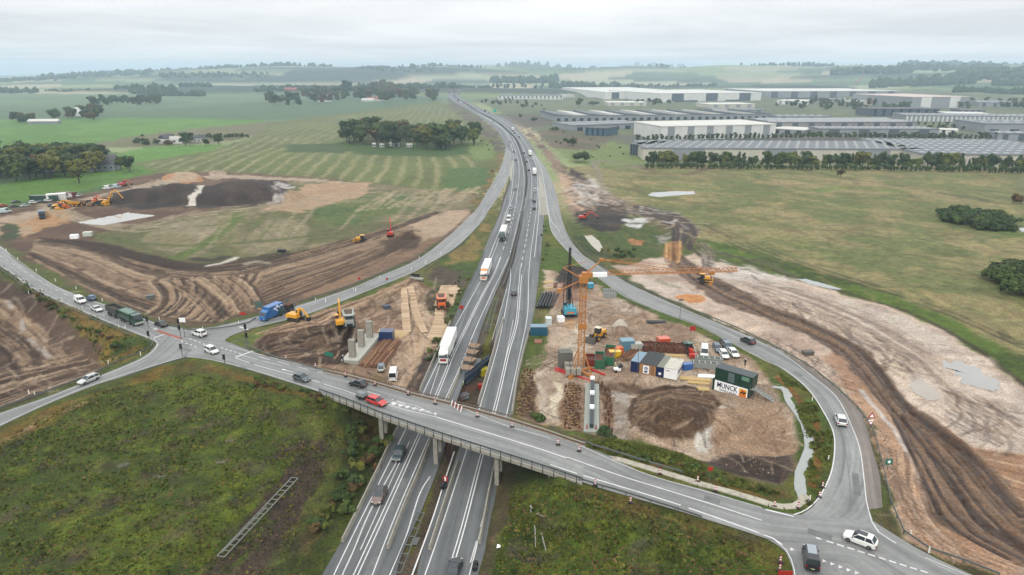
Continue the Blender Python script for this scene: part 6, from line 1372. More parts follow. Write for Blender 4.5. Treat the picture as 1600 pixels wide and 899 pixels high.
for i, (fl, fr, bl, h, wa, ro, lb) in enumerate((((1214,157),(1262,158),(1216,155),8,WW,RL,'white low hall among trees below the far long pale hall'),((1278,155),(1330,155.5),(1280,153.5),8,WG,RG,'grey low hall right of the small far white one'),((1340,158),(1402,158),(1342,156),9,WC,RL,'cream hall beyond the trees left of the pink edged hall'),((1530,160),(1600,161),(1534,157),9,WG,RG,'grey hall past the pink edged hall'),((1480,177),(1548,178),(1484,174.5),8,WG,RL,'pale roofed hall just behind the striped hall'),((1120,172),(1195,171.5),(1124,169.5),8,WG,RG,'low grey hall behind the right end of the saw tooth warehouse'),((950,160),(1010,160),(953,158),7,WC,RL,'small cream sheds in front of the far white halls'),((1560,208),(1660,209),(1566,205),8,WG,RG,'low grey hall in front of the vented one at the right edge'),((1500,172),(1540,172.5),(1503,170),9,WD_,DR,'small dark building behind the striped hall'),((1215,182),(1300,182),(1220,179.5),8,WG,RG,'grey hall between the white warehouse and the dark office'),((1575,150),(1640,151),(1578,148),9,WC,RL,'cream hall far away at the right edge'),((1110,163),(1180,162.5),(1113,160.5),7,WC,RL,'low cream hall behind the saw tooth warehouse'))):
    hall(fl, fr, bl, h, lb, wa, ro, (6,2,5,3) if ro is RG else None, 0, 4, top=WD_ if wa is WG else WG)
grove([(1190,168),(1330,170),(1560,172),(1640,170),(1640,162),(1400,160),(1200,162)], 60, (6,10), '#tree_belt', 'x', leafs=(2,0,2), seed=23, simple=True); row([(1195,194),(1300,196),(1480,197),(1640,200)], 40, (4,7), '#tree_belt', 'x', seed=24, simple=True); row([(865,186),(1000,188),(1030,187)], 26, (3,6), '#tree_belt', 'x', seed=25, simple=True); grove([(745,162),(860,175),(900,180),(860,168),(800,158)], 26, (4,7), '#tree_belt', 'x', leafs=(2,0), seed=26, simple=True); flush()
# grey lorries parked between halls and red and blue vehicles behind the belt
tm = MB().box((0,0,2.1), (12,2.5,2.9)).box((0,0,.5),(11,2.3,.6)).mesh('parked_trailer_body')
for i, (u, v, c, lb) in enumerate(((1318,250,(226,226,226),'white trailer behind the shelter belt, left of the red one'),(1350,249,(200,70,60),'red trailer parked behind the shelter belt'),(1364,249,(90,150,200),'blue trailer parked behind the shelter belt'),(1380,250,(230,230,232),'white trailer parked just right of the blue one'),(1402,249,(214,110,96),'pale red trailer parked at the right of the group behind the belt'))):
    g_ = G(u, v); mm = tm.copy(); mm.materials.append(mat('trailer_%d' % i, c)); t = thing('parked_trailer', lb, 'trailer', g_, .4); obj('box_body', mm, t); MB().tube((-4,-1.2,.5),(-4,1.2,.5), .5, 8).tube((-2.5,-1.2,.5),(-2.5,1.2,.5), .5, 8).build('wheel', M_DARK, t)
# ------------------------------------------------------------------ vehicles
TYRE = mat('tyre_rubber', (44,44,46), .8); RIM = mat('wheel_rim', (150,152,156), .4, .6); CG = mat('car_glass', (46,56,66), .08, spec=.8); TAIL = mat('tail_lamp', (170,30,30), .3); HEAD = mat('head_lamp', (235,235,230), .2); PLATE = mat('number_plate', (230,225,190), .5); BLK = mat('black_plastic', (40,42,44), .6)
def paintm(c, coat=.6): return mat('paint_%02x%02x%02x' % c, c, .35, coat=coat, raw=alb(c, 1.35))
CARK = {}
def car_parts(kind):
    if kind in CARK: return CARK[kind]
    L_, W_, H_, hood, boot, belt = {'hatch': (4.1,1.78,1.5,.30,.03,.92), 'suv': (4.5,1.88,1.72,.27,.03,1.05), 'estate': (4.6,1.82,1.48,.30,.03,.9), 'sedan': (4.6,1.82,1.45,.29,.17,.9), 'van': (4.9,1.95,1.95,.2,.02,1.15), 'bigvan': (5.6,2.05,2.5,.17,.01,1.35), 'mpv': (4.4,1.8,1.68,.22,.03,1.0)}[kind]
    w = W_/2; P = {}
    st = [(-L_/2, .82, .42, belt-.12), (-L_/2+.18, .95, .26, belt), (-L_*.3, 1, .22, belt+.02), (0, 1, .22, belt), (L_*.5-L_*hood, 1, .22, belt-.02), (L_/2-.5, .97, .22, belt-.17), (L_/2-.12, .88, .28, belt-.3), (L_/2, .74, .42, belt-.42)]
    if kind in ('van', 'bigvan'): st = [(-L_/2, .94, .4, belt), (-L_/2+.1, .98, .26, belt), (0, 1, .24, belt), (L_/2-L_*hood, 1, .24, belt), (L_/2-.4, .96, .26, belt-.2), (L_/2-.05, .9, .3, belt-.35), (L_/2, .8, .42, belt-.5)]
    secs = [[(x, -w*k*.9, zb), (x, w*k*.9, zb), (x, w*k, zb+.16), (x, w*k, zt-.14), (x, w*k*.92, zt), (x, -w*k*.92, zt), (x, -w*k, zt-.14), (x, -w*k, zb+.16)] for x, k, zb, zt in st]
    P['body'] = MB().loft(secs).mesh('body', BLK)
    xa = -L_/2+L_*boot+.08; xb = L_/2-L_*hood; tr = .55 if kind in ('hatch','suv','estate','mpv') else (.25 if 'van' in kind else .75); tf = .75 if 'van' not in kind else .5
    if kind == 'estate': tr = .35
    b0 = belt-.03; t0 = H_-.06; wt = w*.76
    gl = [(xa,-w*.9,b0),(xb,-w*.9,b0),(xb,w*.9,b0),(xa,w*.9,b0),(xa+tr,-wt,t0),(xb-tf,-wt,t0),(xb-tf,wt,t0),(xa+tr,wt,t0)]
    P['windows'] = MB().hexa(gl).mesh('windows', CG)
    P['roof'] = MB().hexa([(xa+tr-.08,-wt-.03,t0-.01),(xb-tf+.06,-wt-.03,t0-.01),(xb-tf+.06,wt+.03,t0-.01),(xa+tr-.08,wt+.03,t0-.01),(xa+tr+.05,-wt+.08,H_),(xb-tf-.12,-wt+.08,H_),(xb-tf-.12,wt-.08,H_),(xa+tr+.05,wt-.08,H_)]).mesh('roof', BLK)
    pl = MB()
    for s_ in (-1, 1):
        pl.bar((xa,s_*w*.91,b0),(xa+tr,s_*(wt+.01),t0), .09).bar((xb,s_*w*.91,b0),(xb-tf,s_*(wt+.01),t0), .06)
        for q in ((.42,) if 'van' not in kind else ()): x = xa+tr+(xb-tf-xa-tr)*q; pl.bar((x,s_*w*.91,b0),(x,s_*(wt+.01),t0), .08)
        if 'van' in kind: pl.hexa([(xa+.05,s_*w*.89,b0),(xa+(xb-xa)*.62,s_*w*.89,b0),(xa+(xb-xa)*.62,s_*w*.92,b0),(xa+.05,s_*w*.92,b0),(xa+tr+.05,s_*(wt-.01),t0),(xa+(xb-xa)*.62,s_*(wt-.01),t0),(xa+(xb-xa)*.62,s_*(wt+.03),t0),(xa+tr+.05,s_*(wt+.03),t0)])
    P['pillars'] = pl.mesh('pillars', BLK)
    P['wheel'] = MB().tube((0,-.12,0),(0,.12,0), .34, 14, TYRE).tube((0,-.13,0),(0,.13,0), .2, 10, RIM).mesh('wheel')
    P['wx'] = (L_*.31, -L_*.31); P['wy'] = w*.9; P['headlight'] = MB().box((0,0,0),(.16,.34,.16)).mesh('headlight', HEAD); P['tail_light'] = MB().box((0,0,0),(.08,.26,.3 if kind != 'sedan' else .16)).mesh('tail_light', TAIL)
    P['number_plate'] = MB().box((0,0,0),(.04,.5,.12)).mesh('number_plate', PLATE); P['dim'] = (L_, W_, H_, belt, st[-1]); P['mirror'] = MB().box((0,0,0),(.12,.2,.14)).mesh('wing_mirror', BLK)
    P['bumper'] = MB().box((L_/2-.06,0,.42),(.16,W_*.78,.18)).box((-L_/2+.04,0,.45),(.12,W_*.8,.2)).mesh('bumper', BLK)
    CARK[kind] = P; return P
def car(pos, to, kind, c, label, cat='car', roof=None, name='car', extra=None, group=None):
    P = car_parts(kind); rz = heading(pos, to) if not isinstance(to, float) else to; t = thing(name, label, cat, pos, rz, group); m = paintm(c); L_, W_, H_, belt, fr = P['dim']
    obj('body', P['body'], t, m=m); obj('windows', P['windows'], t); obj('roof', P['roof'], t, m=paintm(roof) if roof else m); obj('pillars', P['pillars'], t, m=m); obj('bumper', P['bumper'], t)
    for x in P['wx']:
        for s_ in (-1, 1): obj('wheel', P['wheel'], t, (x, s_*P['wy'], .34))
    for s_ in (-1, 1):
        obj('headlight', P['headlight'], t, (L_/2-.12, s_*W_*.34, belt-.36)); obj('tail_light', P['tail_light'], t, (-L_/2+.02, s_*W_*.41, belt-.2)); obj('wing_mirror', P['mirror'], t, (L_*.2, s_*(W_/2+.06), belt+.05))
    obj('number_plate', P['number_plate'], t, (L_/2+.03, 0, .5)); obj('number_plate', P['number_plate'], t, (-L_/2-.02, 0, .62))
    if extra: extra(t, P)
    return t
def M0(u, v): p = at(u, v, .06); return (float(p[0]), float(p[1]), .06-(p[0]**2+p[1]**2)/1.2742e7)
R = lambda u, v: RD(u, v, .1)
SIL = (196,200,204); WHT = (236,238,240); DGR = (62,68,74); BLK_ = (30,33,38); NAV = (50,74,104)
car(R(139,597), R(75,624), 'estate', SIL, 'silver estate car driving down to the left on the lower left road', extra=lambda t, P: MB().bar((-1.6,-.6,1.5),(.6,-.6,1.5), .05).bar((-1.6,.6,1.5),(.6,.6,1.5), .05).build('roof_rails', M_DARK, t))
car(R(126,473), R(160,489), 'van', WHT, 'small white van leading the silver car on the upper left road', 'van', name='van')
car(R(143,469), R(105,450), 'hatch', (52,98,150), 'blue hatchback driving away up the upper left road')
car(R(152,486), R(190,503), 'sedan', (206,212,214), 'silver saloon right behind the green tipper lorry')
car(R(252,509.5), R(225,499), 'sedan', (26,30,34), 'black saloon beside the front of the green lorry')
car(R(312,525), R(270,513), 'suv', WHT, 'white car crossing the left crossroads towards the upper left')
car(R(331,551.5), R(372,568), 'mpv', (222,226,230), 'white people carrier turning at the near side of the left crossroads')
car(R(472,595), R(520,609), 'hatch', (72,84,92), 'dark grey hatchback with a silver bonnet on the bridge approach')
car(D(559,603), D(520,592), 'hatch', (24,26,34), 'black hatchback driving left on the far lane of the bridge')
car(D(589,631), D(640,648), 'estate', (204,46,40), 'bright red estate car towing a grey trailer on the bridge')
g_ = D(565.5,623); t = thing('covered_trailer', 'small trailer with a grey tarpaulin behind the red estate car', 'trailer', g_, heading(D(565,623), D(589,631)))
MB().box((0,0,.55),(2.2,1.3,.5)).bar((1.1,0,.45),(2.1,0,.45), .08).build('body', BLK, t); MB().box((0,0,1.1),(2.2,1.35,.7), tx=.8, ty=.8).build('tarpaulin', mat('grey_tarpaulin', (150,160,164), .6), t); MB().tube((0,-.7,.3),(0,.7,.3), .3, 10).build('wheel', TYRE, t)
car(R(1343,849), R(1310,836), 'suv', WHT, 'white crossover with a black roof window at the right hand junction', extra=lambda t, P: MB().box((-.1,0,1.73),(1.5,1.0,.03)).build('roof_window', CG, t))
car(R(1266,878), R(1262,850), 'van', (22,24,28), 'black van waiting at the give way triangles at the bottom edge', 'van', name='van', extra=lambda t, P: [MB().box((.1,0,1.97),(2.0,1.2,.05)).build('roof_panel', paintm((150,160,172)), t)])
car(R(1312.5,661), R(1298,628), 'suv', (222,226,230), 'white car driving up the right hand curve, seen from behind')
car(R(1168,536), R(1140,523), 'suv', (34,38,44), 'black car with a pale roof on the right slip road', roof=(120,126,132), extra=lambda t, P: MB().box((-2.3,.2,.8),(.06,.8,.3)).build('rear_panel', paintm((190,60,56)), t))
car(M0(623.5,714), M0(609,745), 'suv', (60,76,84), 'dark blue grey car just emerging from under the bridge', extra=lambda t, P: MB().bar((-1.6,-.6,1.75),(.6,-.6,1.75), .05).bar((-1.6,.6,1.75),(.6,.6,1.75), .05).build('roof_rails', M_DARK, t))
car(M0(593,779), M0(577,812), 'suv', (112,92,86), 'brown off road car with a black roof below the bridge', roof=(40,44,50))
car(M0(709.5,893), M0(722,858), 'sedan', (34,42,48), 'dark saloon on the right carriageway cut by the bottom edge')
car(M0(803,460), M0(805,430), 'hatch', (46,56,64), 'lone dark car on the right carriageway beyond the bridge')
car(M0(795,345), M0(791,360), 'bigvan', WHT, 'white van between the green cab lorry and the silver car', 'van', name='van')
# articulated lorries
def lorry(pos, to, cabc, boxc, label, grille=None, trl=13.2, cab2=None, deflect=True):
    t = thing('articulated_lorry', label, 'lorry', pos, heading(pos, to)); m = paintm(cabc); bm = mat('lorry_box_%02x%02x%02x' % boxc, boxc, .5, var=.04, scale=.3, raw=alb(boxc, 1.25)); x1 = 3.9; x0 = x1-trl
    MB().box(((x0+x1)/2,0,2.6),(trl,2.52,2.7)).build('trailer_box', bm, t); MB().box(((x0+x1)/2-.3,0,1.0),(trl-1,1.2,.3)).box((x0+.1,0,.6),(.12,2.3,.2)).build('chassis', BLK, t)
    MB().box((x0+3.6,-1.15,.75),(3,.06,.7)).box((x0+7.5,-1.15,.75),(3,.06,.7)).box((x0+3.6,1.15,.75),(3,.06,.7)).box((x0+7.5,1.15,.75),(3,.06,.7)).build('side_skirt', mat('skirt_%02x%02x%02x' % boxc, boxc, .5, raw=alb(boxc, 1.25)), t)
    cx = x1+.7; L_ = 2.3
    MB().loft([[(cx,-1.22,.6),(cx,1.22,.6),(cx,1.22,2.9),(cx,1.1,3.5),(cx,-1.1,3.5),(cx,-1.22,2.9)],[(cx+L_*.75,-1.22,.6),(cx+L_*.75,1.22,.6),(cx+L_*.75,1.22,2.9),(cx+L_*.6,1.05,3.4),(cx+L_*.6,-1.05,3.4),(cx+L_*.75,-1.22,2.9)],[(cx+L_,-1.15,.55),(cx+L_,1.15,.55),(cx+L_,1.15,1.7),(cx+L_*.82,1.1,2.95),(cx+L_*.82,-1.1,2.95),(cx+L_,-1.15,1.7)]]).build('cab', m, t)
    MB().add([(cx+L_+.02,-1.08,1.75),(cx+L_+.02,1.08,1.75),(cx+L_*.84,1.0,2.75),(cx+L_*.84,-1.0,2.75)], [(0,1,2,3)]).build('windscreen', CG, t)
    for s_ in (-1, 1): MB().add([(cx+L_*.45,s_*1.235,1.8),(cx+L_*.9,s_*1.235,1.8),(cx+L_*.78,s_*1.225,2.7),(cx+L_*.45,s_*1.225,2.7)], [(0,1,2,3)]).build('side_window', CG, t); MB().box((cx+L_*.95,s_*1.4,2.2),(.15,.2,.7)).build('wing_mirror', BLK, t); MB().box((cx+L_+.02,s_*.95,.85),(.08,.35,.22)).build('headlight', HEAD, t)
    if deflect: MB().loft([[(cx+.1,-1.1,3.5),(cx+.1,1.1,3.5),(cx+.1,1.0,3.95),(cx+.1,-1.0,3.95)],[(cx+L_*.55,-.95,3.4),(cx+L_*.55,.95,3.4),(cx+L_*.5,.85,3.55),(cx+L_*.5,-.85,3.55)]]).build('wind_deflector', paintm(cab2) if cab2 else m, t)
    MB().box((cx+L_+.03,0,1.2),(.06,1.5,.6)).build('grille', paintm(grille) if grille else BLK, t); MB().box((cx+L_+.02,0,.55),(.12,2.3,.35)).build('bumper', m if not grille else paintm(cabc), t)
    wm_ = CARK.setdefault('tw', MB().tube((0,-.16,0),(0,.16,0), .5, 14, TYRE).tube((0,-.17,0),(0,.17,0), .25, 10, RIM).mesh('wheel'))
    for x in (cx+1.5, cx-1.7, x0+1.6, x0+2.9, x0+4.2):
        for s_ in (-1, 1): obj('wheel', wm_, t, (x, s_*1.08, .5))
    return t
lorry(M0(699,553), M0(690,577), (238,240,242), (240,242,244), 'big white articulated lorry with a red grille left of the pier pit', (170,30,52))
lorry(M0(759,431), M0(753,446), (232,228,222), (238,240,240), 'white articulated lorry with an orange cab front', (226,120,50), cab2=(230,140,60))
lorry(M0(786,372), M0(783,381), (34,62,60), (232,236,238), 'articulated lorry with a dark green cab and white trailer')
# distant vehicles: one mesh each, body, glass and lamps
def far_mesh(kind):
    P = car_parts(kind) if kind != 'truck' else None; b = MB()
    if kind == 'truck':
        b.box((-1.5,0,2.5),(12,2.5,2.8), BLK).box((6,0,1.9),(2.2,2.4,2.8), BLK).box((7.12,0,2.4),(.1,2.1,.9), CG).box((0,0,.6),(13,2.0,.8), TYRE); return b.mesh('lorry')
    L_, W_, H_, belt, _ = P['dim']; w = W_/2; b.box((0,0,.62),(L_,W_,.75), BLK, tx=.97, ty=.96).box((-.25,0,1.2),(L_*.62,W_*.9,.5), CG, tx=.75, ty=.85).box((-.25,0,H_-.03),(L_*.44,W_*.76,.08), BLK).box((L_*.3,0,.25),(.6,W_*.96,.5), TYRE).box((-L_*.3,0,.25),(.6,W_*.96,.5), TYRE).box((L_/2,0,.65),(.05,W_*.8,.14), HEAD).box((-L_/2,0,.75),(.05,W_*.8,.16), TAIL); return b.mesh('car')
FM = {k: far_mesh(k) for k in ('hatch','suv','sedan','van','bigvan','truck')}
def fcar(pos, to, kind, c, label, group=None):
    nm = {'truck': 'lorry', 'van': 'van', 'bigvan': 'van'}.get(kind, 'car'); o = obj(nm, FM[kind], None, pos, heading(pos, to), paintm(c)); return tag(o, label, nm, group)
A_ = lambda u, v, du, dv: (M0(u, v), M0(u+du, v+dv))
FC = [((798,327),(-2,6),'suv',(160,172,184),'silver blue car heading for the camera, first behind the white van'),((805.5,296),(-1,6),'sedan',(120,128,134),'grey car alone between the two slip road ends, oncoming side'),((805.5,251),(1,6),'suv',BLK_,'black car close behind a silver one, oncoming lane'),((805,247),(1,6),'sedan',SIL,'silver car just behind the black one, oncoming lane'),((802.5,238),(1,6),'hatch',(90,96,100),'grey car, hindmost of the group of three on the oncoming side'),
 ((834.5,327),(0,-6),'sedan',(40,50,60),'dark car in the slow lane going away, nearest of the column'),((834.5,315.5),(0,-6),'hatch',(44,50,60),'dark car in the slow lane going away, second of the column'),((836,299),(0,-6),'van',(200,204,208),'white and black van in the slow lane going away'),((835,272),(-1,-6),'truck',(240,242,244),'white lorry going away, the nearer of two in the slow lane'),((826.5,267),(-1,-6),'hatch',(60,66,72),'dark car in the fast lane overtaking the nearer white lorry'),
 ((822.5,253.5),(-1,-6),'sedan',BLK_,'black car in the fast lane behind the far white lorry'),((822,247),(-1,-6),'hatch',(150,154,158),'grey car in the fast lane between two dark ones'),((830,251),(-1,-6),'sedan',(180,184,188),'pale car in the slow lane right behind the far white lorry'),((828,242.5),(-2,-6),'truck',(240,242,244),'white lorry going away, the farther of two in the slow lane'),((819,240),(-1.5,-6),'sedan',(40,44,50),'dark car in the fast lane beside the far white lorry'),
 ((811,215),(-3,-6),'suv',(30,34,40),'black car going away where the motorway bends'),((804,208.5),(-3,-5),'hatch',(70,76,84),'dark car going away just before the white lorry at the bend'),((801,204),(-4,-5),'truck',(236,232,240),'white lorry at the bend of the motorway'),((770,190),(5,5),'suv',(70,86,100),'blue grey car coming round the bend towards the camera'),((796,223),(2,6),'hatch',(130,150,160),'pale car in the left lane below the bend')]
for (u, v), (du, dv), k, c, lb in FC: fcar(*A_(u, v, du, dv), k, c, lb)
r = random.Random(4)
for i in range(46):
    s_ = i/45; v = 147+s_**1.15*30; ax = np.interp(v, [146,150,155,160,165,170,178], [704,703,709,717,727,738,758]); lane = r.choice((-1.6,-.4,1.6,2.8))*(1+s_)*1.0; out_ = lane > 0
    if not out_ and s_ > .75: continue
    p = M0(ax+lane+5*s_, v); q = M0(ax+lane+5*s_-(2.2 if out_ else -2.2), v+(-1.1 if out_ else 1.1)); k = r.choice(('sedan','hatch','van','truck','suv','bigvan')); c = r.choice((WHT,WHT,SIL,(70,76,84),(40,44,50),(160,60,56),(90,110,140)))
    fcar(p, q, k, c, 'tiny vehicle in the dense traffic where the motorway vanishes, '+('driving away' if out_ else 'coming closer'), 'far traffic '+('driving away' if out_ else 'coming closer'))
# ------------------------------------------------------------------ green tipper with trailer
GRN = paintm((28,72,56)); g_ = R(199,501); t = thing('tipper_lorry', 'dark green tipper lorry pulling a trailer, waiting at the left crossroads', 'lorry', R(207,505), heading(R(180,494), R(215,509)))
def tub(mb, x0, x1, z0, z1, w_, m=None, open_=True):
    mb.box(((x0+x1)/2,0,z0+.05),(x1-x0,w_,.1), m)
    for s_ in (-1, 1): mb.hexa([(x0,s_*w_/2-.05,z0),(x1,s_*w_/2-.05,z0),(x1,s_*w_/2+.05,z0),(x0,s_*w_/2+.05,z0),(x0,s_*w_/2-.05,z1),(x1,s_*w_/2-.05,z1),(x1,s_*w_/2+.05,z1),(x0,s_*w_/2+.05,z1)], m); mb.box((x0 if s_ < 0 else x1,0,(z0+z1)/2),(.1,w_+.1,z1-z0), m)
    return mb
wm_ = CARK['tw']
b = tub(MB(), -4.6, 1.6, 1.2, 3.1, 2.5); b.build('tipping_body', GRN, t); MB().box((-1.5,0,3.12),(6.2,2.4,.18), tx=.9, ty=.7).build('cover', paintm((34,92,70)), t)
MB().loft([[(2,-1.2,.7),(2,1.2,.7),(2,1.2,3.1),(2,-1.2,3.1)],[(3.7,-1.2,.6),(3.7,1.2,.6),(3.7,1.1,3.05),(3.7,-1.1,3.05)],[(4.2,-1.15,.6),(4.2,1.15,.6),(4.1,1.12,1.7),(4.1,-1.12,1.7)]]).build('cab', GRN, t)
MB().add([(4.16,-1.05,1.75),(4.16,1.05,1.75),(3.78,1.0,2.9),(3.78,-1.0,2.9)], [(0,1,2,3)]).build('windscreen', CG, t); MB().box((4.2,0,.85),(.1,2.3,.5)).build('bumper', paintm((200,200,190)), t); MB().box((-.5,0,.9),(8.5,1,.3)).build('chassis', BLK, t)
for s_ in (-1, 1):
    MB().box((4.25,s_*.9,.95),(.08,.35,.25)).build('headlight', HEAD, t); MB().box((2.95,s_*1.22,2.25),(1.1,.04,.8)).build('side_window', CG, t); MB().box((4,s_*1.4,2.2),(.2,.2,.7)).build('wing_mirror', BLK, t)
    for x in (3.2,1.2,-2.4,-3.8): obj('wheel', wm_, t, (x, s_*1.08, .5))
tl = MB(); tub(tl, -12.6, -6.4, 1.2, 2.7, 2.45)
tl.build('trailer_body', mat('trailer_grey', (78,82,80), .7, var=.15, scale=1), t); MB().box((-9.5,0,.95),(6,1,.3)).bar((-6.4,0,.9),(-4.6,0,.8), .15).build('trailer_chassis', BLK, t); MB().box((-9.5,0,1.8),(5.9,2.2,.8), ty=.5).build('load', mat('dark_soil', (84,72,62), .95, var=.2, scale=2), t)
for x in (-7.6,-10.2,-11.5):
    for s_ in (-1, 1): obj('wheel', wm_, t, (x, s_*1.05, .5))
# blue box van with white marks, and the flatbed behind
BLU = paintm((30,104,176)); t = thing('box_van', 'bright blue box lorry with white marks at the mouth of the left slip road', 'lorry', R(422,498), heading(R(440,491), R(405,505)))
MB().box((-1.6,0,2.1),(5.4,2.3,2.9)).build('box_body', BLU, t); MB().loft([[(1.2,-1.1,.5),(1.2,1.1,.5),(1.2,1.1,2.9),(1.2,-1.1,2.9)],[(2.2,-1.1,.5),(2.2,1.1,.5),(2.2,1.05,2.5),(2.2,-1.05,2.5)],[(3.2,-1.05,.5),(3.2,1.05,.5),(3.1,1.0,1.3),(3.1,-1.0,1.3)]]).build('cab', BLU, t)
MB().add([(2.96,-.95,1.5),(2.96,.95,1.5),(2.3,.95,2.4),(2.3,-.95,2.4)], [(0,1,2,3)]).build('windscreen', CG, t)
wb_ = MB()
for k, (x, z, a, l) in enumerate(((-3.6,2.9,.2,.9),(-2.9,2.3,1.2,1.1),(-2.1,2.9,-.7,1.0),(-1.6,2.1,.8,1.1),(-.9,2.7,-.3,.9),(-3.2,1.7,.1,.8),(-2.4,1.5,1.4,.9),(-1.9,3.2,.1,.7))):
    dx = math.cos(a)*l/2; dz = math.sin(a)*l/2
    for s_ in (-1.165, 1.165): wb_.bar((x-dx,s_,z-dz),(x+dx,s_,z+dz), .03, .3)
wb_.build('side_lettering', M_WHITE, t)
for x in (2.0,-2.9):
    for s_ in (-1, 1): obj('wheel', wm_, t, (x, s_*.95, .48))
for s_ in (-1, 1): MB().box((3.18,s_*.8,.8),(.08,.3,.2)).build('headlight', HEAD, t)
t = thing('flatbed_lorry', 'dark flatbed lorry with a folded loading crane behind the blue box lorry', 'lorry', R(446,489), heading(R(460,483), R(430,496)))
MB().box((-.6,0,1.1),(5.6,2.3,.25)).box((-.8,.9,1.5),(3.5,.1,.6)).build('flatbed', BLK, t); MB().box((3,0,1.6),(1.6,2.2,2.1), tx=.85).build('cab', paintm((44,72,66)), t); MB().bar((1.8,0,1.2),(1.8,0,3.2), .35).bar((1.8,0,3.2),(-1.8,.2,3.4), .25).bar((-1.8,.2,3.4),(1.0,.4,2.2), .2).build('crane_arm', mat('crane_grey', (96,100,104), .5), t); MB().box((-1.5,0,1.6),(2,1.6,.8)).build('load', M_RUST, t)
for x in (2.9,-.8,-2.2):
    for s_ in (-1, 1): obj('wheel', wm_, t, (x, s_*1.0, .5))
# ------------------------------------------------------------------ machines
MY = paintm((232,168,48), .2); MR = paintm((196,60,44), .2); MO = paintm((214,104,44), .2); TRK = mat('track_steel', (60,54,50), .8, var=.2, scale=4)
def track(mb, x0, x1, y, w_, h_):
    P = [(x0+h_*.4, 0), (x1-h_*.4, 0), (x1, h_*.45), (x1-h_*.3, h_), (x0+h_*.3, h_), (x0, h_*.45)]; mb.loft([[(x, y-w_/2, z) for x, z in P], [(x, y+w_/2, z) for x, z in P]]); return mb
def excavator(pos, rz, m, label, reach=6.5, up=1.0, turn=0.0, name='excavator', arm2=None):
    t = thing(name, label, 'excavator', pos, rz)
    for s_ in (-1, 1): track(MB(), -2, 2, s_*1.15, .6, .95).build('track', TRK, t)
    MB().box((0,0,.6),(2.4,1.8,.5)).build('undercarriage', BLK, t); c, s = math.cos(turn), math.sin(turn); W = lambda x, y, z: (x*c-y*s, x*s+y*c, z)
    h = MB(); h.hexa([W(*p) for p in ((-2.3,-1.25,1.1),(1.2,-1.25,1.1),(1.2,1.25,1.1),(-2.3,1.25,1.1),(-2.2,-1.2,2.1),(1.1,-1.2,2.0),(1.1,1.2,2.0),(-2.2,1.2,2.1))]).build('house', m, t); MB().hexa([W(*p) for p in ((-2.5,-1.3,1.0),(-1.7,-1.3,1.0),(-1.7,1.3,1.0),(-2.5,1.3,1.0),(-2.5,-1.2,1.9),(-1.7,-1.2,1.9),(-1.7,1.2,1.9),(-2.5,1.2,1.9))]).build('counterweight', m, t)
    MB().hexa([W(*p) for p in ((-.3,.3,1.3),(1.3,.3,1.3),(1.3,1.25,1.3),(-.3,1.25,1.3),(-.2,.35,3.0),(.9,.35,3.0),(.9,1.2,3.0),(-.2,1.2,3.0))]).build('cab_glass', CG, t); MB().hexa([W(*p) for p in ((-.35,.28,2.95),(1.0,.28,2.95),(1.0,1.27,2.95),(-.35,1.27,2.95),(-.3,.3,3.1),(.95,.3,3.1),(.95,1.25,3.1),(-.3,1.25,3.1))]).build('cab_roof', m, t)
    e = (reach*.62, -.2, 3.2+up*1.6); MB().bar(W(.9,-.2,1.8), W(reach*.36,-.2,3.6+up), .4, .6).bar(W(reach*.36,-.2,3.6+up), W(*e), .35, .5).build('boom', m, t); q = (reach, -.2, 1.5+up*.4); MB().bar(W(*e), W(*q), .3, .4).bar(W(reach*.3,-.2,2.6), W(reach*.45,-.2,3.4+up), .15).build('stick', m, t)
    MB().hexa([W(q[0]-.6+a, q[1]+b, q[2]-.9+z) for a, b, z in ((0,-.55,0),(.9,-.55,-.1),(.9,.55,-.1),(0,.55,0),(.1,-.6,.9),(.9,-.6,1),(.9,.6,1),(.1,.6,.9))]).build('bucket', BLK, t); return t
def dozer(pos, rz, m, label):
    t = thing('bulldozer', label, 'bulldozer', pos, rz)
    for s_ in (-1, 1): track(MB(), -2, 2, s_*1.15, .6, 1.1).build('track', TRK, t)
    MB().box((.7,0,1.5),(2.2,1.5,1.1), tx=.9).build('engine_hood', m, t); MB().box((-.9,0,2.1),(1.6,1.6,1.3), tx=.85, ty=.85).build('cab_glass', CG, t); MB().box((-.9,0,2.85),(1.9,1.8,.14)).build('cab_roof', m, t); MB().hexa([(2.4,-1.8,.1),(2.7,-1.8,.1),(2.7,1.8,.1),(2.4,1.8,.1),(2.5,-1.8,1.3),(2.65,-1.8,1.3),(2.65,1.8,1.3),(2.5,1.8,1.3)]).bar((0,-1.5,.6),(2.4,-1.5,.6), .2).bar((0,1.5,.6),(2.4,1.5,.6), .2).build('blade', m, t); MB().box((-2.4,0,.9),(.6,1.0,.7)).build('ripper', BLK, t); return t
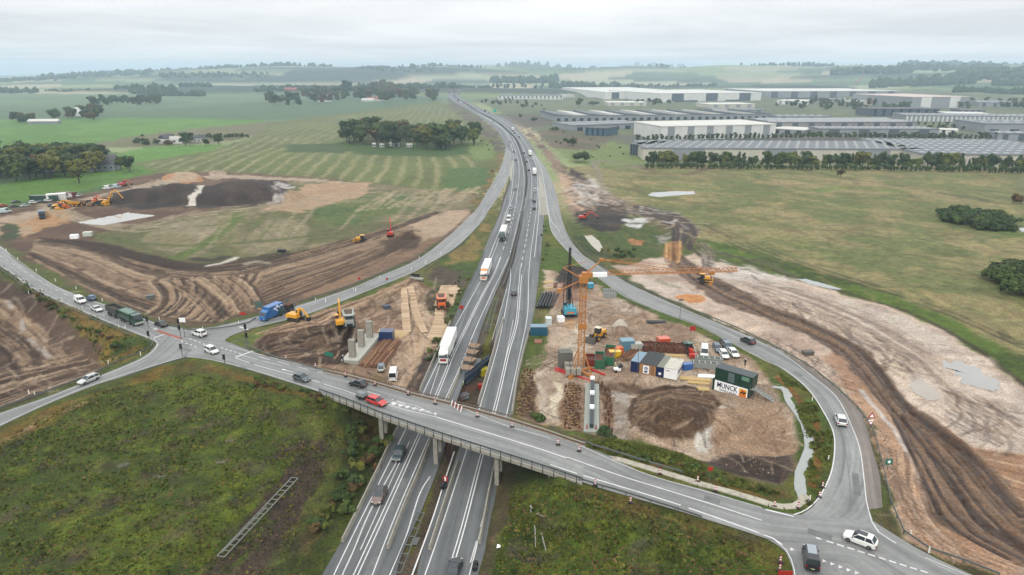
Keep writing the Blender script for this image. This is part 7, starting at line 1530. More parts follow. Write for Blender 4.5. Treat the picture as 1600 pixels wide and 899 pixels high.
def dumper(pos, rz, m, label, load=None):
    t = thing('dump_truck', label, 'dump truck', pos, rz); MB().box((3.2,0,1.6),(2.2,2.4,1.3), tx=.9, ty=.95).build('engine_hood', m, t); MB().box((2.1,0,2.5),(1.3,2.0,1.5), ty=.9).build('cab_glass', CG, t); MB().box((2.1,0,3.28),(1.5,2.2,.12)).build('cab_roof', m, t)
    MB().hexa([(-4,-1.1,1.3),(1.1,-1.1,1.4),(1.1,1.1,1.4),(-4,1.1,1.3),(-4.9,-1.5,2.7),(1.4,-1.5,3.0),(1.4,1.5,3.0),(-4.9,1.5,2.7)]).build('dump_body', m, t); MB().box((-1.7,0,2.86),(5.2,2.5,.3), tx=.8, ty=.6).build('load', mat('load_soil', (112,92,76), .95, var=.2, scale=2), t)
    wh = CARK.setdefault('dw', MB().tube((0,-.3,0),(0,.3,0), .8, 14, TYRE).tube((0,-.31,0),(0,.31,0), .4, 10, m).mesh('wheel'))
    for x in (3.2,-1.2,-3.0):
        for s_ in (-1, 1): obj('wheel', wh, t, (x, s_*1.25, .8))
    MB().box((4.35,0,1.3),(.1,1.6,.6)).build('grille', BLK, t); return t
def loader(pos, rz, label):
    t = thing('wheel_loader', label, 'wheel loader', pos, rz); MB().box((-1.9,0,1.6),(2.8,1.9,1.3), tx=.92, ty=.9).build('engine_cover', MY, t); MB().box((.1,0,1.3),(1.4,1.5,.9)).build('front_frame', MY, t); MB().box((-.3,0,2.6),(1.4,1.6,1.5), tx=.85, ty=.85).build('cab_glass', CG, t); MB().box((-.3,0,3.4),(1.5,1.7,.14)).build('cab_roof', paintm((222,214,190)), t)
    MB().bar((.3,-.6,1.7),(3.0,-.6,.9), .2, .4).bar((.3,.6,1.7),(3.0,.6,.9), .2, .4).build('lift_arms', BLK, t); MB().hexa([(2.9,-1.5,.1),(4.2,-1.5,.1),(4.2,1.5,.1),(2.9,1.5,.1),(2.8,-1.5,1.3),(3.3,-1.5,1.35),(3.3,1.5,1.35),(2.8,1.5,1.3)]).build('bucket', mat('bucket_steel', (92,84,78), .7, var=.2, scale=2), t)
    wh = CARK.setdefault('dw', MB().tube((0,-.3,0),(0,.3,0), .8, 14, TYRE).tube((0,-.31,0),(0,.31,0), .4, 10, MY).mesh('wheel'))
    for x in (1.3,-2.0):
        for s_ in (-1, 1): obj('wheel', wh, t, (x, s_*1.1, .8))
    return t
def hd(a, b): return heading(G(*a), G(*b))
loader(G(933,530), hd((933,530),(918,538)), 'yellow wheel loader with a dark bucket right of the tower crane mast')
dozer(G(563,377), hd((563,377),(556,377)), MY, 'yellow bulldozer on the rutted ground left of the left slip road'); excavator(G(610,369), hd((610,369),(611,362)), MR, 'red excavator with its arm raised, standing by the yellow bulldozer', 4.5, 2.4)
excavator(G(532,510), 1.9, MY, 'yellow excavator on the dark heap with its stick raised', 4.5, 2.2); dumper(G(546,510), -1.3, paintm((150,156,154), .2), 'grey dumper beside the yellow excavator on the dark heap')
excavator(G(463,501), -.4, MY, 'yellow and black excavator behind the blue box lorry', 4.5, .2); dumper(G(690,478), hd((690,470),(691,482)), MO, 'orange dump truck driving down the timber mat track')
excavator(G(912,343), -.15, MR, 'red excavator by the peaty heap beyond the right slip road', 7, .4, 0); dozer(G(1101,440), -.2, MY, 'yellow bulldozer standing below the tip of the crane jib')
# yard on the left
yard = [(8,333,'bigvan',(206,222,226),'white van low at the left edge of the machine yard'),(5,323,'hatch',(206,66,46),'red car at the left edge of the machine yard'),(22,324,'hatch',(90,80,84),'dark car beside the red car at the yard edge'),(40,323,'sedan',(190,196,204),'silver car, first in the yard row after the red one'),(53,318,'suv',WHT,'white car next to the silver one in the yard row'),(66,317,'estate',(70,78,84),'grey car between white ones in the yard row'),(76,315,'estate',WHT,'white estate in the middle of the yard row'),(114,309,'bigvan',WHT,'white van at the right end of the yard row'),(123,307,'hatch',(220,220,222),'small white car right of the yard vans'),(169,296,'bigvan',WHT,'white van in the group by the dirt road'),(182,294,'bigvan',(196,208,220),'pale blue van in the group by the dirt road'),(82,323,'suv',(36,60,96),'dark blue pickup in front of the yard row'),(25,317,'sedan',(60,66,80),'dark blue car behind the yard edge')]
for u, v, k, c, lb in yard: car(G(u, v), G(u+9, v-1.3), k, c, lb, 'van' if 'van' in k else 'car', name='van' if 'van' in k else 'car')
def crate(u, v, L_, W_, H__, m, label, rz=0, name='site_container', cat='container', ribs=True, roof=None, z=None):
    t = thing(name, label, cat, G(u, v, z), rz); MB().box((0,0,H__/2),(L_,W_,H__-.1)).build('walls', m, t); MB().box((0,0,H__-.02),(L_+.1,W_+.1,.14)).build('roof', roof or m, t)
    if ribs:
        me = MB().box((0,0,H__/2),(.12,W_+.1,H__-.3)).mesh('rib', m); n = max(2, int(L_/1.2))
        for i in range(n+1): obj('rib', me, t, (-L_/2+i*L_/n, 0, 0))
    MB().box((L_/2+.03,0,H__/2),(.06,W_*.8,H__-.5)).build('door', m, t); return t
crate(70,314,14,2.6,3,paintm((40,70,56)),'long green container at the back of the machine yard',.1); crate(89,313,9,3,3.6,paintm((226,228,228)),'white lorry box standing in the machine yard',.5, roof=M_WHITE); crate(104,309,10,3,3,paintm((110,44,48)),'dark red container behind the yard row',.1)
t = thing('tipper_lorry', 'dark blue lorry facing the camera on the dirt in front of the yard', 'lorry', G(66,340), heading(G(66,340), (0,0))); MB().box((-1.5,0,2.2),(6,2.5,2.4)).build('box_body', paintm((40,62,88)), t); MB().box((2.8,0,1.7),(2.2,2.4,2.6), tx=.9).build('cab', paintm((44,70,100)), t); MB().box((3.9,0,2.1),(.1,2.1,.9)).build('windscreen', CG, t); MB().box((0,0,.5),(8,2.3,.8)).build('chassis', BLK, t)
dozer(G(88,330), .1, MY, 'yellow bulldozer right of the dark blue lorry'); excavator(G(92,325), .6, MY, 'yellow excavator behind the bulldozer in the yard', 5, .2); dumper(G(112,323), 3.3, MY, 'yellow dump truck in the yard, left one of two'); dumper(G(134,322), .05, paintm((150,120,100), .2), 'brown loaded dump truck in the yard'); excavator(G(148,318), .1, MO, 'orange excavator between the brown and the yellow machine', 4.5, .3); dozer(G(161,321), -.2, MY, 'small yellow bulldozer at the right end of the yard')
excavator(G(168,318), 0.1, MY, 'big yellow excavator with a high arched arm at the right end of the yard', 8.5, 2.6); excavator(G(193,291), .2, MR, 'red brown excavator by the dirt road above the dark heap', 5, .2); dozer(G(99,326), .1, MO, 'orange roller like machine between the yard dump trucks')
crate(117,373,3,2.2,1.6,M_WHITE,'white box left of two on the edge of the rutted field',.3,'storage_box','box',False); crate(138,369,3.4,2.2,1.8,paintm((206,214,206)),'pale green topped box right of the white one on the rutted field edge',.2,'storage_box','box',False); crate(235,467,2,1.6,1.2,mat('grey_box', (120,128,136), .6),'small grey box lying in the rutted earthworks',.3,'storage_box','box',False); crate(440,393,3,1.5,.9,M_DARK,'dark box with a white lid on the striped field edge',.1,'storage_box','box',False); crate(604,482,2.2,1.6,1.0,mat('blue_grey_box', (84,96,120), .6),'blue grey box on the bank left of the timber mats',.4,'storage_box','box',False); crate(252+1010,554,2.6,1.6,.9,mat('grey_crate', (110,104,100), .7),'grey crate on the bare ground outside the right slip road',.2,'storage_box','box',False)
# ------------------------------------------------------------------ tower crane
g_ = G(907,584); t = thing('tower_crane', 'tall orange tower crane whose jib reaches out over the right slip road', 'crane', g_, 0)
HM = 25.5
def top_at(u, v, dist):  # height of something seen at v above a spot this far away
    return H-dist*math.tan(math.atan2(v-449.5, FPX)+PITCH)
dm_ = math.hypot(g_[0], g_[1]); HM = top_at(915, 433, dm_)-g_[2]
lattice(MB(), (0,0,1.5),(0,0,HM-1), 1.4, 17, .12).build('mast', YEL, t)
for k in range(4):
    a = math.pi/4+k*math.pi/2; MB().bar((0,0,.7),(math.cos(a)*3.8,math.sin(a)*3.8,.5), .5, .6).bar((math.cos(a)*3.4,math.sin(a)*3.4,.6),(math.cos(a)*.8,math.sin(a)*.8,6.5), .2).tube((math.cos(a)*3.8,math.sin(a)*3.8,0),(math.cos(a)*3.8,math.sin(a)*3.8,.5), .5, 8).build('outrigger', YEL, t)
for k in range(5): MB().box((-3.2+(k%3)*1.3,1.6*(-1 if k<3 else 1),1.5),(1.1,1.4,1.6)).build('ballast_block', M_CONC, t)
MB().box((0,0,HM-.2),(2.0,2.0,1.6)).box((.8,0,HM+.8),(2.4,1.4,1.2)).build('slewing_platform', YEL, t)
JL = 36; jt = Vector((JL,1.5,HM+1.2)); j0 = Vector((1.2,0,HM+.8)); jm = j0.lerp(jt, .12)
MB().bar(j0, jm, 1.0, .9).build('jib_foot', M_WHITE, t)
def tri_lat(a, b, n, w_, h_):
    mb = MB(); d = b-a; s_ = d.cross(Vector((0,0,1))).normalized()*w_/2; up = Vector((0,0,h_))
    for c in (s_, -s_, up): mb.bar(a+c, b+c, .11)
    for i in range(n):
        p = a.lerp(b, i/n); q = a.lerp(b, (i+.5)/n); r_ = a.lerp(b, (i+1)/n)
        mb.bar(p+s_, q+up, .07).bar(q+up, r_+s_, .07).bar(p-s_, q+up, .07).bar(q+up, r_-s_, .07).bar(p+s_, p-s_, .07).bar(p-s_, r_+s_, .06)
    return mb
for a_, b_ in ((.12,.42),(.42,.72),(.72,1)): tri_lat(j0.lerp(jt, a_), j0.lerp(jt, b_), 10, .95, .95).build('jib', YEL, t)
ap = Vector((4.0,0,HM+4.4)); MB().bar((.4,.4,HM+1),ap, .22).bar((.4,-.4,HM+1),ap, .22).box(ap,(.9,.7,.6)).build('apex_strut', YEL, t)
MB().bar(ap, j0.lerp(jt, .46)+Vector((0,0,1)), .12).bar(ap+Vector((0,.5,0)), j0.lerp(jt, .55)+Vector((0,0,1)), .12).bar(ap, j0.lerp(jt, .8)+Vector((0,0,1)), .07).build('jib_ties', YEL, t)
MB().bar(ap,(13,0,HM+4.6), .06).bar((-.6,0,HM),(-4.8,.5,HM+2.4), .2).bar((-.6,0,HM-.6),(-5.6,-.6,HM-2.8), .2).box((-5.6,-.6,HM-2.8),(.8,.8,.8)).bar((-4.8,.5,HM+2.4),(1,0,HM+4.2), .09).build('rear_struts', YEL, t)
MB().box((jt.x-6,jt.y,HM+.7),(1.2,1.2,.5)).bar((jt.x-6,jt.y,HM+.5),(jt.x-6,jt.y,HM-1.5), .05).box((jt.x-6,jt.y,HM-1.8),(.5,.4,.8)).build('trolley', YEL, t)
MB().bar((-.2,-.75,8),(-.2,-.75,HM-5), .3, .2).box((0,-.8,HM*.52),(2,.4,1.3)).box((.3,-.8,HM*.82),(1.2,.3,.5)).build('cable_tray', YEL, t)
# ------------------------------------------------------------------ piling rig
g_ = G(889,492); t = thing('piling_rig', 'cyan crawler piling rig with a tall black lattice leader', 'piling rig', g_, math.pi/2+.05); CY = paintm((66,160,190), .3)
hl = top_at(889, 389, math.hypot(g_[0], g_[1]))-g_[2]
for s_ in (-1, 1): track(MB(), -2.8, 2.8, s_*1.7, .8, 1.1).build('track', TRK, t)
MB().box((-.3,0,2.0),(4.6,3.4,1.8), tx=.92, ty=.92).build('house', CY, t); MB().hexa([(-3.4,-1.8,1.3),(-2.3,-1.8,1.3),(-2.3,1.8,1.3),(-3.4,1.8,1.3),(-3.2,-1.7,3.1),(-2.3,-1.7,3.1),(-2.3,1.7,3.1),(-3.2,1.7,3.1)]).build('counterweight', CY, t); MB().box((1.2,1.2,2.9),(1.4,1,1.6)).build('cab_glass', CG, t); MB().box((-3.45,0,1.9),(.06,2.2,.5)).build('rear_panel', paintm((220,120,60)), t)
lb_ = lattice(MB(), (2.2,0,1.0),(1.4,0,hl*.62), 1.1, 14, .2); lb_.build('lower_leader', M_DARK, t); lattice(MB(), (1.4,0,hl*.62),(1.2,0,hl), .55, 12, .16).build('upper_leader', M_DARK, t)
MB().bar((-1.5,-1,2.8),(1.5,-.4,hl*.42), .22).bar((-1.5,1,2.8),(1.5,.4,hl*.42), .22).bar((2.5,1.5,0),(1.6,1.5,hl*.6), .18).bar((1.6,1.5,hl*.6),(1.3,.3,hl*.6), .14).build('backstays', M_DARK, t); MB().box((1.9,0,hl*.3),(1,1.2,3.4)).build('hammer', BLK, t); MB().box((1.2,0,hl),(1.1,.6,.5)).build('leader_head', M_DARK, t)
# ------------------------------------------------------------------ workers
def person(u, v, label, top=(214,226,60), z=None):
    g_ = G(u, v, z); t = thing('person', label, 'person', g_, random.uniform(0, 6.28)); sk = mat('skin', (196,150,124), .6); tr = mat('work_trousers', (44,46,56), .8); tp = mat('jacket_%d' % top[1], top, .7)
    b = MB()
    for s_ in (-1, 1): b.tube((0,s_*.1,.05),(0,s_*.1,.88), .075, 6, tr, .1).tube((0,s_*.22,1.42),(.12,s_*.3,.9), .05, 5, tp).box((.06,s_*.1,.04),(.28,.1,.09), BLK)
    b.loft([[(math.cos(a)*rx, math.sin(a)*ry, z_) for a in [k*math.pi/4 for k in range(8)]] for z_, rx, ry in ((.85,.13,.18),(1.1,.13,.19),(1.4,.13,.23),(1.5,.07,.09))], tp).tube((0,0,1.48),(0,0,1.58), .06, 6, sk).loft([[(math.cos(a)*r_, math.sin(a)*r_, z_) for a in [k*math.pi/3 for k in range(6)]] for z_, r_ in ((1.55,.06),(1.62,.1),(1.72,.1),(1.78,.05))], sk); b.build('body', None, t)
    MB().loft([[(math.cos(a)*r_, math.sin(a)*r_, z_) for a in [k*math.pi/3 for k in range(6)]] for z_, r_ in ((1.7,.15),(1.74,.13),(1.84,.05))]).build('helmet', M_WHITE, t)
person(875,497,'person in a yellow vest beside the cyan piling rig'); person(1164,571,'person in dark clothes on the path behind the green two storey cabin', (34,36,44)); person(970,558,'person in a yellow vest between the open green skips and the steel beams'); person(961,577,'person in a pale yellow jacket next to the white mixer on the slab strip', (206,220,130)); person(724,606,'person in a yellow vest in the middle of the pier pit'); person(737,590,'person in a green vest beside the formwork of the pier pit', (120,210,70)); person(1004,549,'person with a white helmet by the rusty steel beams', (90,100,130))
# ------------------------------------------------------------------ cabins and the sign
def TF(g_, rz, x, y, z): return (g_[0]+x*math.cos(rz)-y*math.sin(rz), g_[1]+x*math.sin(rz)+y*math.cos(rz), g_[2]+z)
DKG = paintm((34,66,54), .2); gA = G(1113,609); gB = G(1170,623); rz = heading(gA, gB); LG = math.hypot(gB[0]-gA[0], gB[1]-gA[1])
g_ = gA; t = thing('site_cabin', 'dark green two storey cabin stack with a big white sign on its lower front', 'site cabin', g_, rz)
CW = 3.0; CH = 2.75
for lv in (0, 1):
    ox = .3*lv; MB().box((LG/2+ox,CW/2+lv*.2,CH/2+lv*CH),(LG,CW,CH-.06)).build('cabin_walls', DKG, t); MB().box((LG/2+ox,CW/2+lv*.2,CH+lv*CH-.02),(LG+.15,CW+.15,.12)).build('cabin_roof', mat('cabin_roof_grey', (88,98,104), .6) if lv else DKG, t)
    me = MB().box((0,0,0),(.14,.12,CH-.1)).mesh('corner_post', DKG)
    for x in ((0,.34,.64,1) if lv else (0,1)): obj('corner_post', me, t, (x*LG+ox, -.03+lv*.2, CH/2+lv*CH))
MB().box((LG*.44+.3,.15,CH*1.48),(1.5,.08,2.2)).build('door', mat('cabin_door_grey', (110,126,132), .6), t); MB().box((LG*.82+.3,.15,CH*1.72),(1.5,.08,.7)).build('window', CG, t); MB().box((LG*.82+.3,.13,CH*1.72),(1.7,.06,.9)).build('window_frame', mat('cabin_trim', (120,170,150), .6), t)
MB().box((LG/2+.02,-.06,1.35),(LG*.9,.06,2.5)).build('sign_board', M_WHITE, t)
def text(s_, size, loc, m, par, name='lettering', bold=.02, rot=(math.pi/2,0,0), sx=1):
    c = bpy.data.curves.new(name, 'FONT'); c.body = s_; c.size = size; c.extrude = .02; c.offset = bold; c.align_x = 'CENTER'; c.align_y = 'CENTER'; c.resolution_u = 2
    o = bpy.data.objects.new('tmp', c); COL.objects.link(o); dg = bpy.context.evaluated_depsgraph_get(); me = bpy.data.meshes.new_from_object(o.evaluated_get(dg)); bpy.data.objects.remove(o)
    me.materials.clear(); me.materials.append(m); q = obj(name, me, par, loc); q.rotation_euler = rot; xs = [v.co.x for v in me.vertices]; q.scale = (sx/(max(xs)-min(xs)), 1, 1); return q
NVY = mat('sign_navy', (24,32,84), .5)
text('MUNCK', 1.75, (LG*.4,-.12,1.62), NVY, t, bold=.015, sx=LG*.56); text('HAVNE & ANLÆG', .66, (LG*.43,-.12,.55), NVY, t, bold=.0, sx=LG*.46)
MB().box((LG*.83,-.11,1.35),(LG*.19,.04,1.9)).build('logo_square', paintm((244,170,40), 0), t); MB().box((LG*.83,-.14,.75),(LG*.19,.03,.7)).build('logo_base', paintm((232,130,60), 0), t); MB().box((LG*.83,-.14,1.75),(LG*.06,.03,.5)).build('logo_red', paintm((214,50,90), 0), t)
b = MB()
for x in (-.55, .1): b.bar((LG*.83+x,-.17,1.15),(LG*.83+x+.6,-.17,1.75), .03, .34)
b.build('logo_bars', mat('logo_black', (20,20,24), .5), t)
# outside stair at its right end
st = MB()
for k in range(10): st.box((LG+1.0+k*.62,.9+k*.1,CH*1.0-k*.27),(.5,1.3,.06))
for y in (.2, 1.6): st.bar((LG+.8,y,CH+.1),(LG+7.0,y+1.0,.1), .08, .25).bar((LG+.8,y,CH+1.1),(LG+7.0,y+1.0,1.1), .06)
st.box((LG+.6,.9,CH),(1.3,1.9,.1)); st.build('outside_stair', mat('stair_grey', (176,182,186), .5), t)
me = MB().bar((0,0,0),(0,0,CH+1), .1).mesh('railing', M_STEEL)
for k in range(4): obj('railing', me, t, (LG+.1+k*.4, .1+(k%2)*1.6, 0))
# row of cabins: blue, wooden with black roof, blue, white
gA = G(985,580); gB = G(1042,596); rz = heading(gA, gB); SC = math.hypot(gB[0]-gA[0], gB[1]-gA[1])
WOOD = mat('pine_cladding', (196,150,106), .7, var=.12, scale=3); PB = mat('pale_blue_roof', (150,180,206), .6); CB = paintm((24,46,96), .1)
BITU = mat('bitumen_roof', (70,76,80), .85, var=.15, scale=1)
def cab(x0, x1, dep, h, m, roof, lb, kids_=None, y0=0):
    g = TF(gA, rz, x0*SC, y0, 0); t = thing('site_cabin', lb, 'site cabin', g, rz); w_ = (x1-x0)*SC-.06
    MB().box((w_/2,dep/2,h/2),(w_,dep,h-.05)).build('walls', m, t); MB().box((w_/2,dep/2,h),(w_+.12,dep+.15,.12)).build('roof', roof, t)
    if m is not WOOD:
        me = MB().box((0,0,h/2),(.1,.08,h-.15)).mesh('rib', m)
        for k in range(6): obj('rib', me, t, (.1+k*(w_-.2)/5,-.03,0))
    if kids_: kids_(t, w_, dep, h)
    return t
cab(0, .24, 6.5, 2.8, CB, PB, 'dark blue cabin with a pale blue roof, leftmost of the cabin row')
def emblem(t, w_, dep, h):
    MB().box((w_*.42,-.06,h*.5),(w_*.36,.06,h*.72)).build('poster', M_WHITE, t); b = MB()
    NB = NVY; b.tube((w_*.42,-.1,h*.62),(w_*.42,-.12,h*.62), .42, 12).box((w_*.42,-.11,h*.32),(.75,.03,.55)).bar((w_*.42-.45,-.11,h*.3),(w_*.42+.45,-.11,h*.45), .03, .14); b.build('emblem', mat('emblem_blue', (30,84,160), .5), t)
    MB().box((w_*.42,-.14,h*.62),(.16,.03,.5)).box((w_*.42,-.14,h*.42),(.5,.03,.12)).build('emblem_gap', M_WHITE, t)
    MB().box((w_*.8,-.05,h*.48),(w_*.14,.05,h*.85)).build('plank_door', mat('plank_brown', (170,122,86), .7), t); MB().bar((-.3,-.3,0),(-.3,-.3,7.5), .1).bar((w_*.55,dep*.7,h),(w_*.55,dep*.7,h+5), .09).build('antenna_pole', M_STEEL, t)
cab(.245, .70, 8.0, 2.8, WOOD, BITU, 'timber clad cabin with a black roof and a blue and white emblem', emblem, -.3)
cab(.705, .90, 7.5, 2.6, CB, mat('dusty_roof', (150,152,144), .8), 'dark blue cabin with a dusty grey roof, between the timber and the white cabin', lambda t, w_, d, h: MB().box((w_/2,-.06,.9),(.6,.05,.6)).build('notice', M_WHITE, t))
def wlet(t, w_, dep, h):
    for k in range(5): MB().bar((w_+.05,1.2+k*1.0,h*.45),(w_+.05,1.5+k*1.0,h*.75), .03, .5).build('side_mark', NVY, t)
    MB().box((w_*.3,-.05,h*.75),(.9,.04,.16)).build('small_print', NVY, t)
cab(.905, 1.26, 6.5, 2.7, M_WHITE, mat('white_roof', (232,230,220), .7, dirt=.3, var=.05), 'white container cabin with large dark marks on its side, right end of the row', wlet)
crate(1073,578,2.4,1.4,1.6,paintm((34,96,170)),'small blue tank by the white container cabin',.3,'storage_tank','tank',False)
# vehicles on the site
car(G(1100,556), G(1100,566), 'bigvan', (232,236,236), 'white van with a green bonnet parked in front of the steel frames', 'van', name='van', extra=lambda t, P: MB().box((2.45,0,.95),(.7,1.5,.2)).build('green_stripe', paintm((110,190,80)), t))
car(G(1121,547), G(1127,558), 'estate', (84,100,120), 'slate blue estate behind the left white car on the site'); car(G(1131,557), G(1137,567), 'estate', WHT, 'white car parked left of two, near the green cabin stack'); car(G(1136,544), G(1144,553), 'mpv', (104,126,140), 'grey blue people carrier behind the right white car on the site'); car(G(1146,555), G(1154,564), 'estate', (230,232,232), 'white car parked right of two, near the green cabin stack'); car(G(1132,540), G(1140,549), 'hatch', (32,38,42), 'dark car half hidden behind the grey blue people carrier')
car(G(596,578), G(597,568), 'mpv', (190,196,190), 'grey green van with a glass roof parked below the brown pipes', 'van', name='van', roof=(96,110,124)); car(G(615,591), G(617,581), 'bigvan', WHT, 'white van at the site entrance just behind the bridge', 'van', name='van')
t = thing('tractor', 'red and green farm tractor with a trailer of tools beside the white and green van', 'tractor', G(1077,553), -1.5); MB().box((1.1,0,1.3),(1.8,.9,.9)).build('engine_hood', MR, t); MB().box((-.3,0,2.0),(1.4,1.4,1.6), tx=.85, ty=.85).build('cab_glass', CG, t); MB().box((-.3,0,2.85),(1.5,1.5,.12)).build('cab_roof', paintm((60,100,90)), t); MB().box((-2.4,0,1.5),(2.2,1.8,1.2)).build('rear_tank', DKG, t)
for x, y, r_ in ((-.7,.9,.85),(-.7,-.9,.85),(1.5,.75,.55),(1.5,-.75,.55)): MB().tube((x,y-.2,r_),(x,y+.2,r_), r_, 14).build('wheel', TYRE, t)
MB().box((2.9,0,.7),(1.0,2.0,.9)).build('front_loader', MR, t)
# containers, skips, stacks
crate(842,522,4.6,2.4,2.6,paintm((40,92,120)),'blue container with a pale roof at the motorway verge',0,roof=PB); crate(605,533,3.6,2.6,3.0,paintm((30,56,104)),'dark blue container at the head of the brown pipe stack',-.05,'site_container'); crate(979,546,3.4,2.6,2.8,paintm((96,140,162)),'grey blue container left of the rusty skips',.1); crate(876,503,1.8,1.8,1.5,M_WHITE,'white box near the foot of the piling rig, right one',.3,'storage_box','box',False)
crate(857,507,1.6,2.2,2.0,paintm((206,214,220)),'pale box beside the verge left of the white one',.1,'storage_box','box',False); crate(922,450,2,2,1.6,paintm((60,150,180)),'small cyan box right behind the crane mast',.2,'storage_box','box',False); crate(883,573,3.2,2.6,4.2,mat('grey_silo', (124,124,120), .7, var=.15, scale=2),'tall grey ballast block at the left of the crane foot',.1,'ballast_tower','ballast',False)
crate(960,558,2.8,1.7,1.7,paintm((240,196,40)),'yellow generator box in front of the grey blue container',.1,'generator','generator',False); crate(966,553,2.2,1.6,1.8,MO,'orange compressor behind the yellow generator',.3,'compressor','compressor',False); crate(993,546,3,2,1.8,M_CONCL,'stack of cream boards between the container and the skips',.1,'board_stack','boards',False)
def skip(u, v, L_, W_, h, m, label, rz=0): t = thing('open_skip', label, 'skip', G(u, v), rz); tub(MB(), -L_/2, L_/2, .15, h, W_).build('walls', m, t); MB().box((0,0,h*.45),(L_-.3,W_-.3,h*.5)).build('contents', M_RUST, t); return t
for i, u in enumerate((1013,1024,1036,1048,1060)): skip(u, 546+i*.9, 3.0, 3.4, 1.7, mat('skip_brown', (118,76,58), .8, var=.25, scale=2), ('first','second','third','fourth','last')[i]+' of the five rusty skips in a row, counted from the left', .1)
crate(1036,541,3.0,2.2,2.4,paintm((206,84,50)),'orange red tank standing behind the row of rusty skips',.2,'storage_tank','tank',False)
skip(937,570,5.5,2.4,2.4,paintm((44,106,78)),'green open skip behind the crane foot, left of two',1.45); skip(952,562,8,2.6,2.4,paintm((44,112,80)),'long green open skip behind the crane foot, right of two',1.35); skip(922,569,3.5,2.4,2.0,paintm((130,50,46)),'dark red open skip between the crane mast and the green ones',1.5)
def logs(u0, v0, u1, v1, n, r_, m, label, name='pipe_stack', cat='pipes', rows=2, part='pipe'):
    a = G(u0, v0); b = G(u1, v1); t = thing(name, label, cat, a, heading(a, b)); L_ = math.hypot(a[0]-b[0], a[1]-b[1]); me = MB().tube((0,0,0),(L_,0,0), r_, 7).mesh(part, m)
    me2 = me.copy(); me2.materials[0] = mat('pale_'+m.name, (176,132,100), .8, var=.2, scale=1.5) if m is PIPE else m
    for k in range(rows):
        for i in range(n-k*2): obj(part, random.choice((me, me2)), t, (random.uniform(-.9,.9), (i-(n-k*2)/2)*r_*2.7, r_+k*r_*1.9), random.uniform(-.02,.02))
    return t
PIPE = mat('rusty_pipe', (136,92,66), .8, var=.25, scale=1.5)
logs(576,575,598,549,13,.2,PIPE,'wide stack of long brown pipes beside the pale concrete footing'); logs(593,553,611,534,10,.22,PIPE,'second stack of brown pipes directly below the dark blue container'); logs(848,482,858,459,6,.34,M_DARK,'stack of dark green tubes on the verge left of the piling rig'); logs(972,563,998,546,7,.22,PIPE,'long rusty steel beams lying left of the cabin row','beam_stack','beams')
def planks(u, v, L_, n, w_, m, label, rz, name='timber_stack', cat='timber', layers=2, part='plank', th=.16):
    t = thing(name, label, cat, G(u, v), rz); me = MB().box((0,0,0),(L_,w_,th)).mesh(part, m)
    for k in range(layers):
        for i in range(n): obj(part, me, t, (random.uniform(-.15,.15), (i-(n-1)/2)*(w_+.06), th*(k+.6)), random.uniform(-.02,.02))
    return t
FR = mat('fresh_timber', (228,196,136), .7, var=.12, scale=2)
planks(1087,594,7,3,.5,FR,'long fresh yellow timbers in front of the green cabin stack, upper bundle',-.22); planks(1092,600,5,2,.5,FR,'short yellow timbers just below the upper bundle',-.22); planks(1099,610,2.6,3,.5,FR,'small yellow timber bundle left of the big sign',-.1); planks(1052,557,6,4,.3,FR,'pale planks lying in front of the rusty skips',-.05); planks(1104,589,4,2,.7,M_WHITE,'white boards beside the yellow timbers',-.15,'board_stack','boards')
planks(841,534,2.6,5,.35,mat('red_planks', (176,120,96), .7),'small stack of reddish boards below the blue verge container',1.5); planks(857,442,3,3,.5,FR,'pale timber pieces beside the dark heap left of the rig',.3); planks(862,451,3.4,1,.5,FR,'single pale beam under the timber pieces by the rig',.15); planks(868,447,5,4,.3,M_RUST,'dark red steel sheets standing by the dark heap',1.5,'sheet_stack','steel')
planks(1026,504,5.5,4,.4,M_DARK,'dark red and black steel bundle at the rim of the site',-.1,'steel_bundle','steel'); planks(1100,556+19,6,3,.4,M_CONC,'grey concrete troughs lying behind the upper steel frame',-.15,'trough_stack','concrete')
def frame(u, v, L_, label, rz=-.2):
    t = thing('equipment_frame', label, 'steel frame', G(u, v), rz); m = mat('frame_grey', (170,176,176), .5)
    for s_ in (-1, 1): MB().box((0,s_*.9,.75),(L_,.12,1.3)).build('side_panel', m, t)
    for x in (-L_/2, L_/2): MB().box((x,0,.75),(.12,1.8,1.3)).build('end_panel', m, t)
    me = MB().box((0,0,1.42),(.3,1.9,.08)).mesh('cross_bar', m)
    for k in range(5): obj('cross_bar', me, t, (-L_/2+.5+k*(L_-1)/4,0,0))
frame(1107,567,6.5,'rear one of the two long grey steel frames'); frame(1101,575,6.5,'front one of the two long grey steel frames'); frame(952,459,4,'white steel frame on the verge of the right slip road, upper',-.1); frame(953,465,4,'white steel frame on the verge of the right slip road, lower',-.1)
for a_, b_, lb in (((867,579),(925,597),'long red steel beam lying in front of the crane foot'),((918,577),(945,587),'shorter red steel beam right of the crane foot'),((868,576),(910,590),'thin dark red beam behind the long red one')):
    a = G(*a_); b = G(*b_); t = tag(MB().bar((0,0,.2),(math.hypot(b[0]-a[0], b[1]-a[1]),0,.2), .4, .45).build('steel_beam', paintm((196,60,60), .1), None, a), lb, 'steel beam'); t.rotation_euler = (0,0,heading(a, b))
t = thing('concrete_mixer', 'small white mixer with a dark drum on the paved strip left of the cabins', 'mixer', G(964,581), .3); MB().box((0,0,.7),(1.6,1.0,.7)).build('frame', M_WHITE, t); MB().tube((.4,0,1.0),(1.3,0,1.7), .5, 10).build('drum', BLK, t); MB().tube((-.5,-.6,.35),(-.5,.6,.35), .35, 10).build('wheel', TYRE, t)
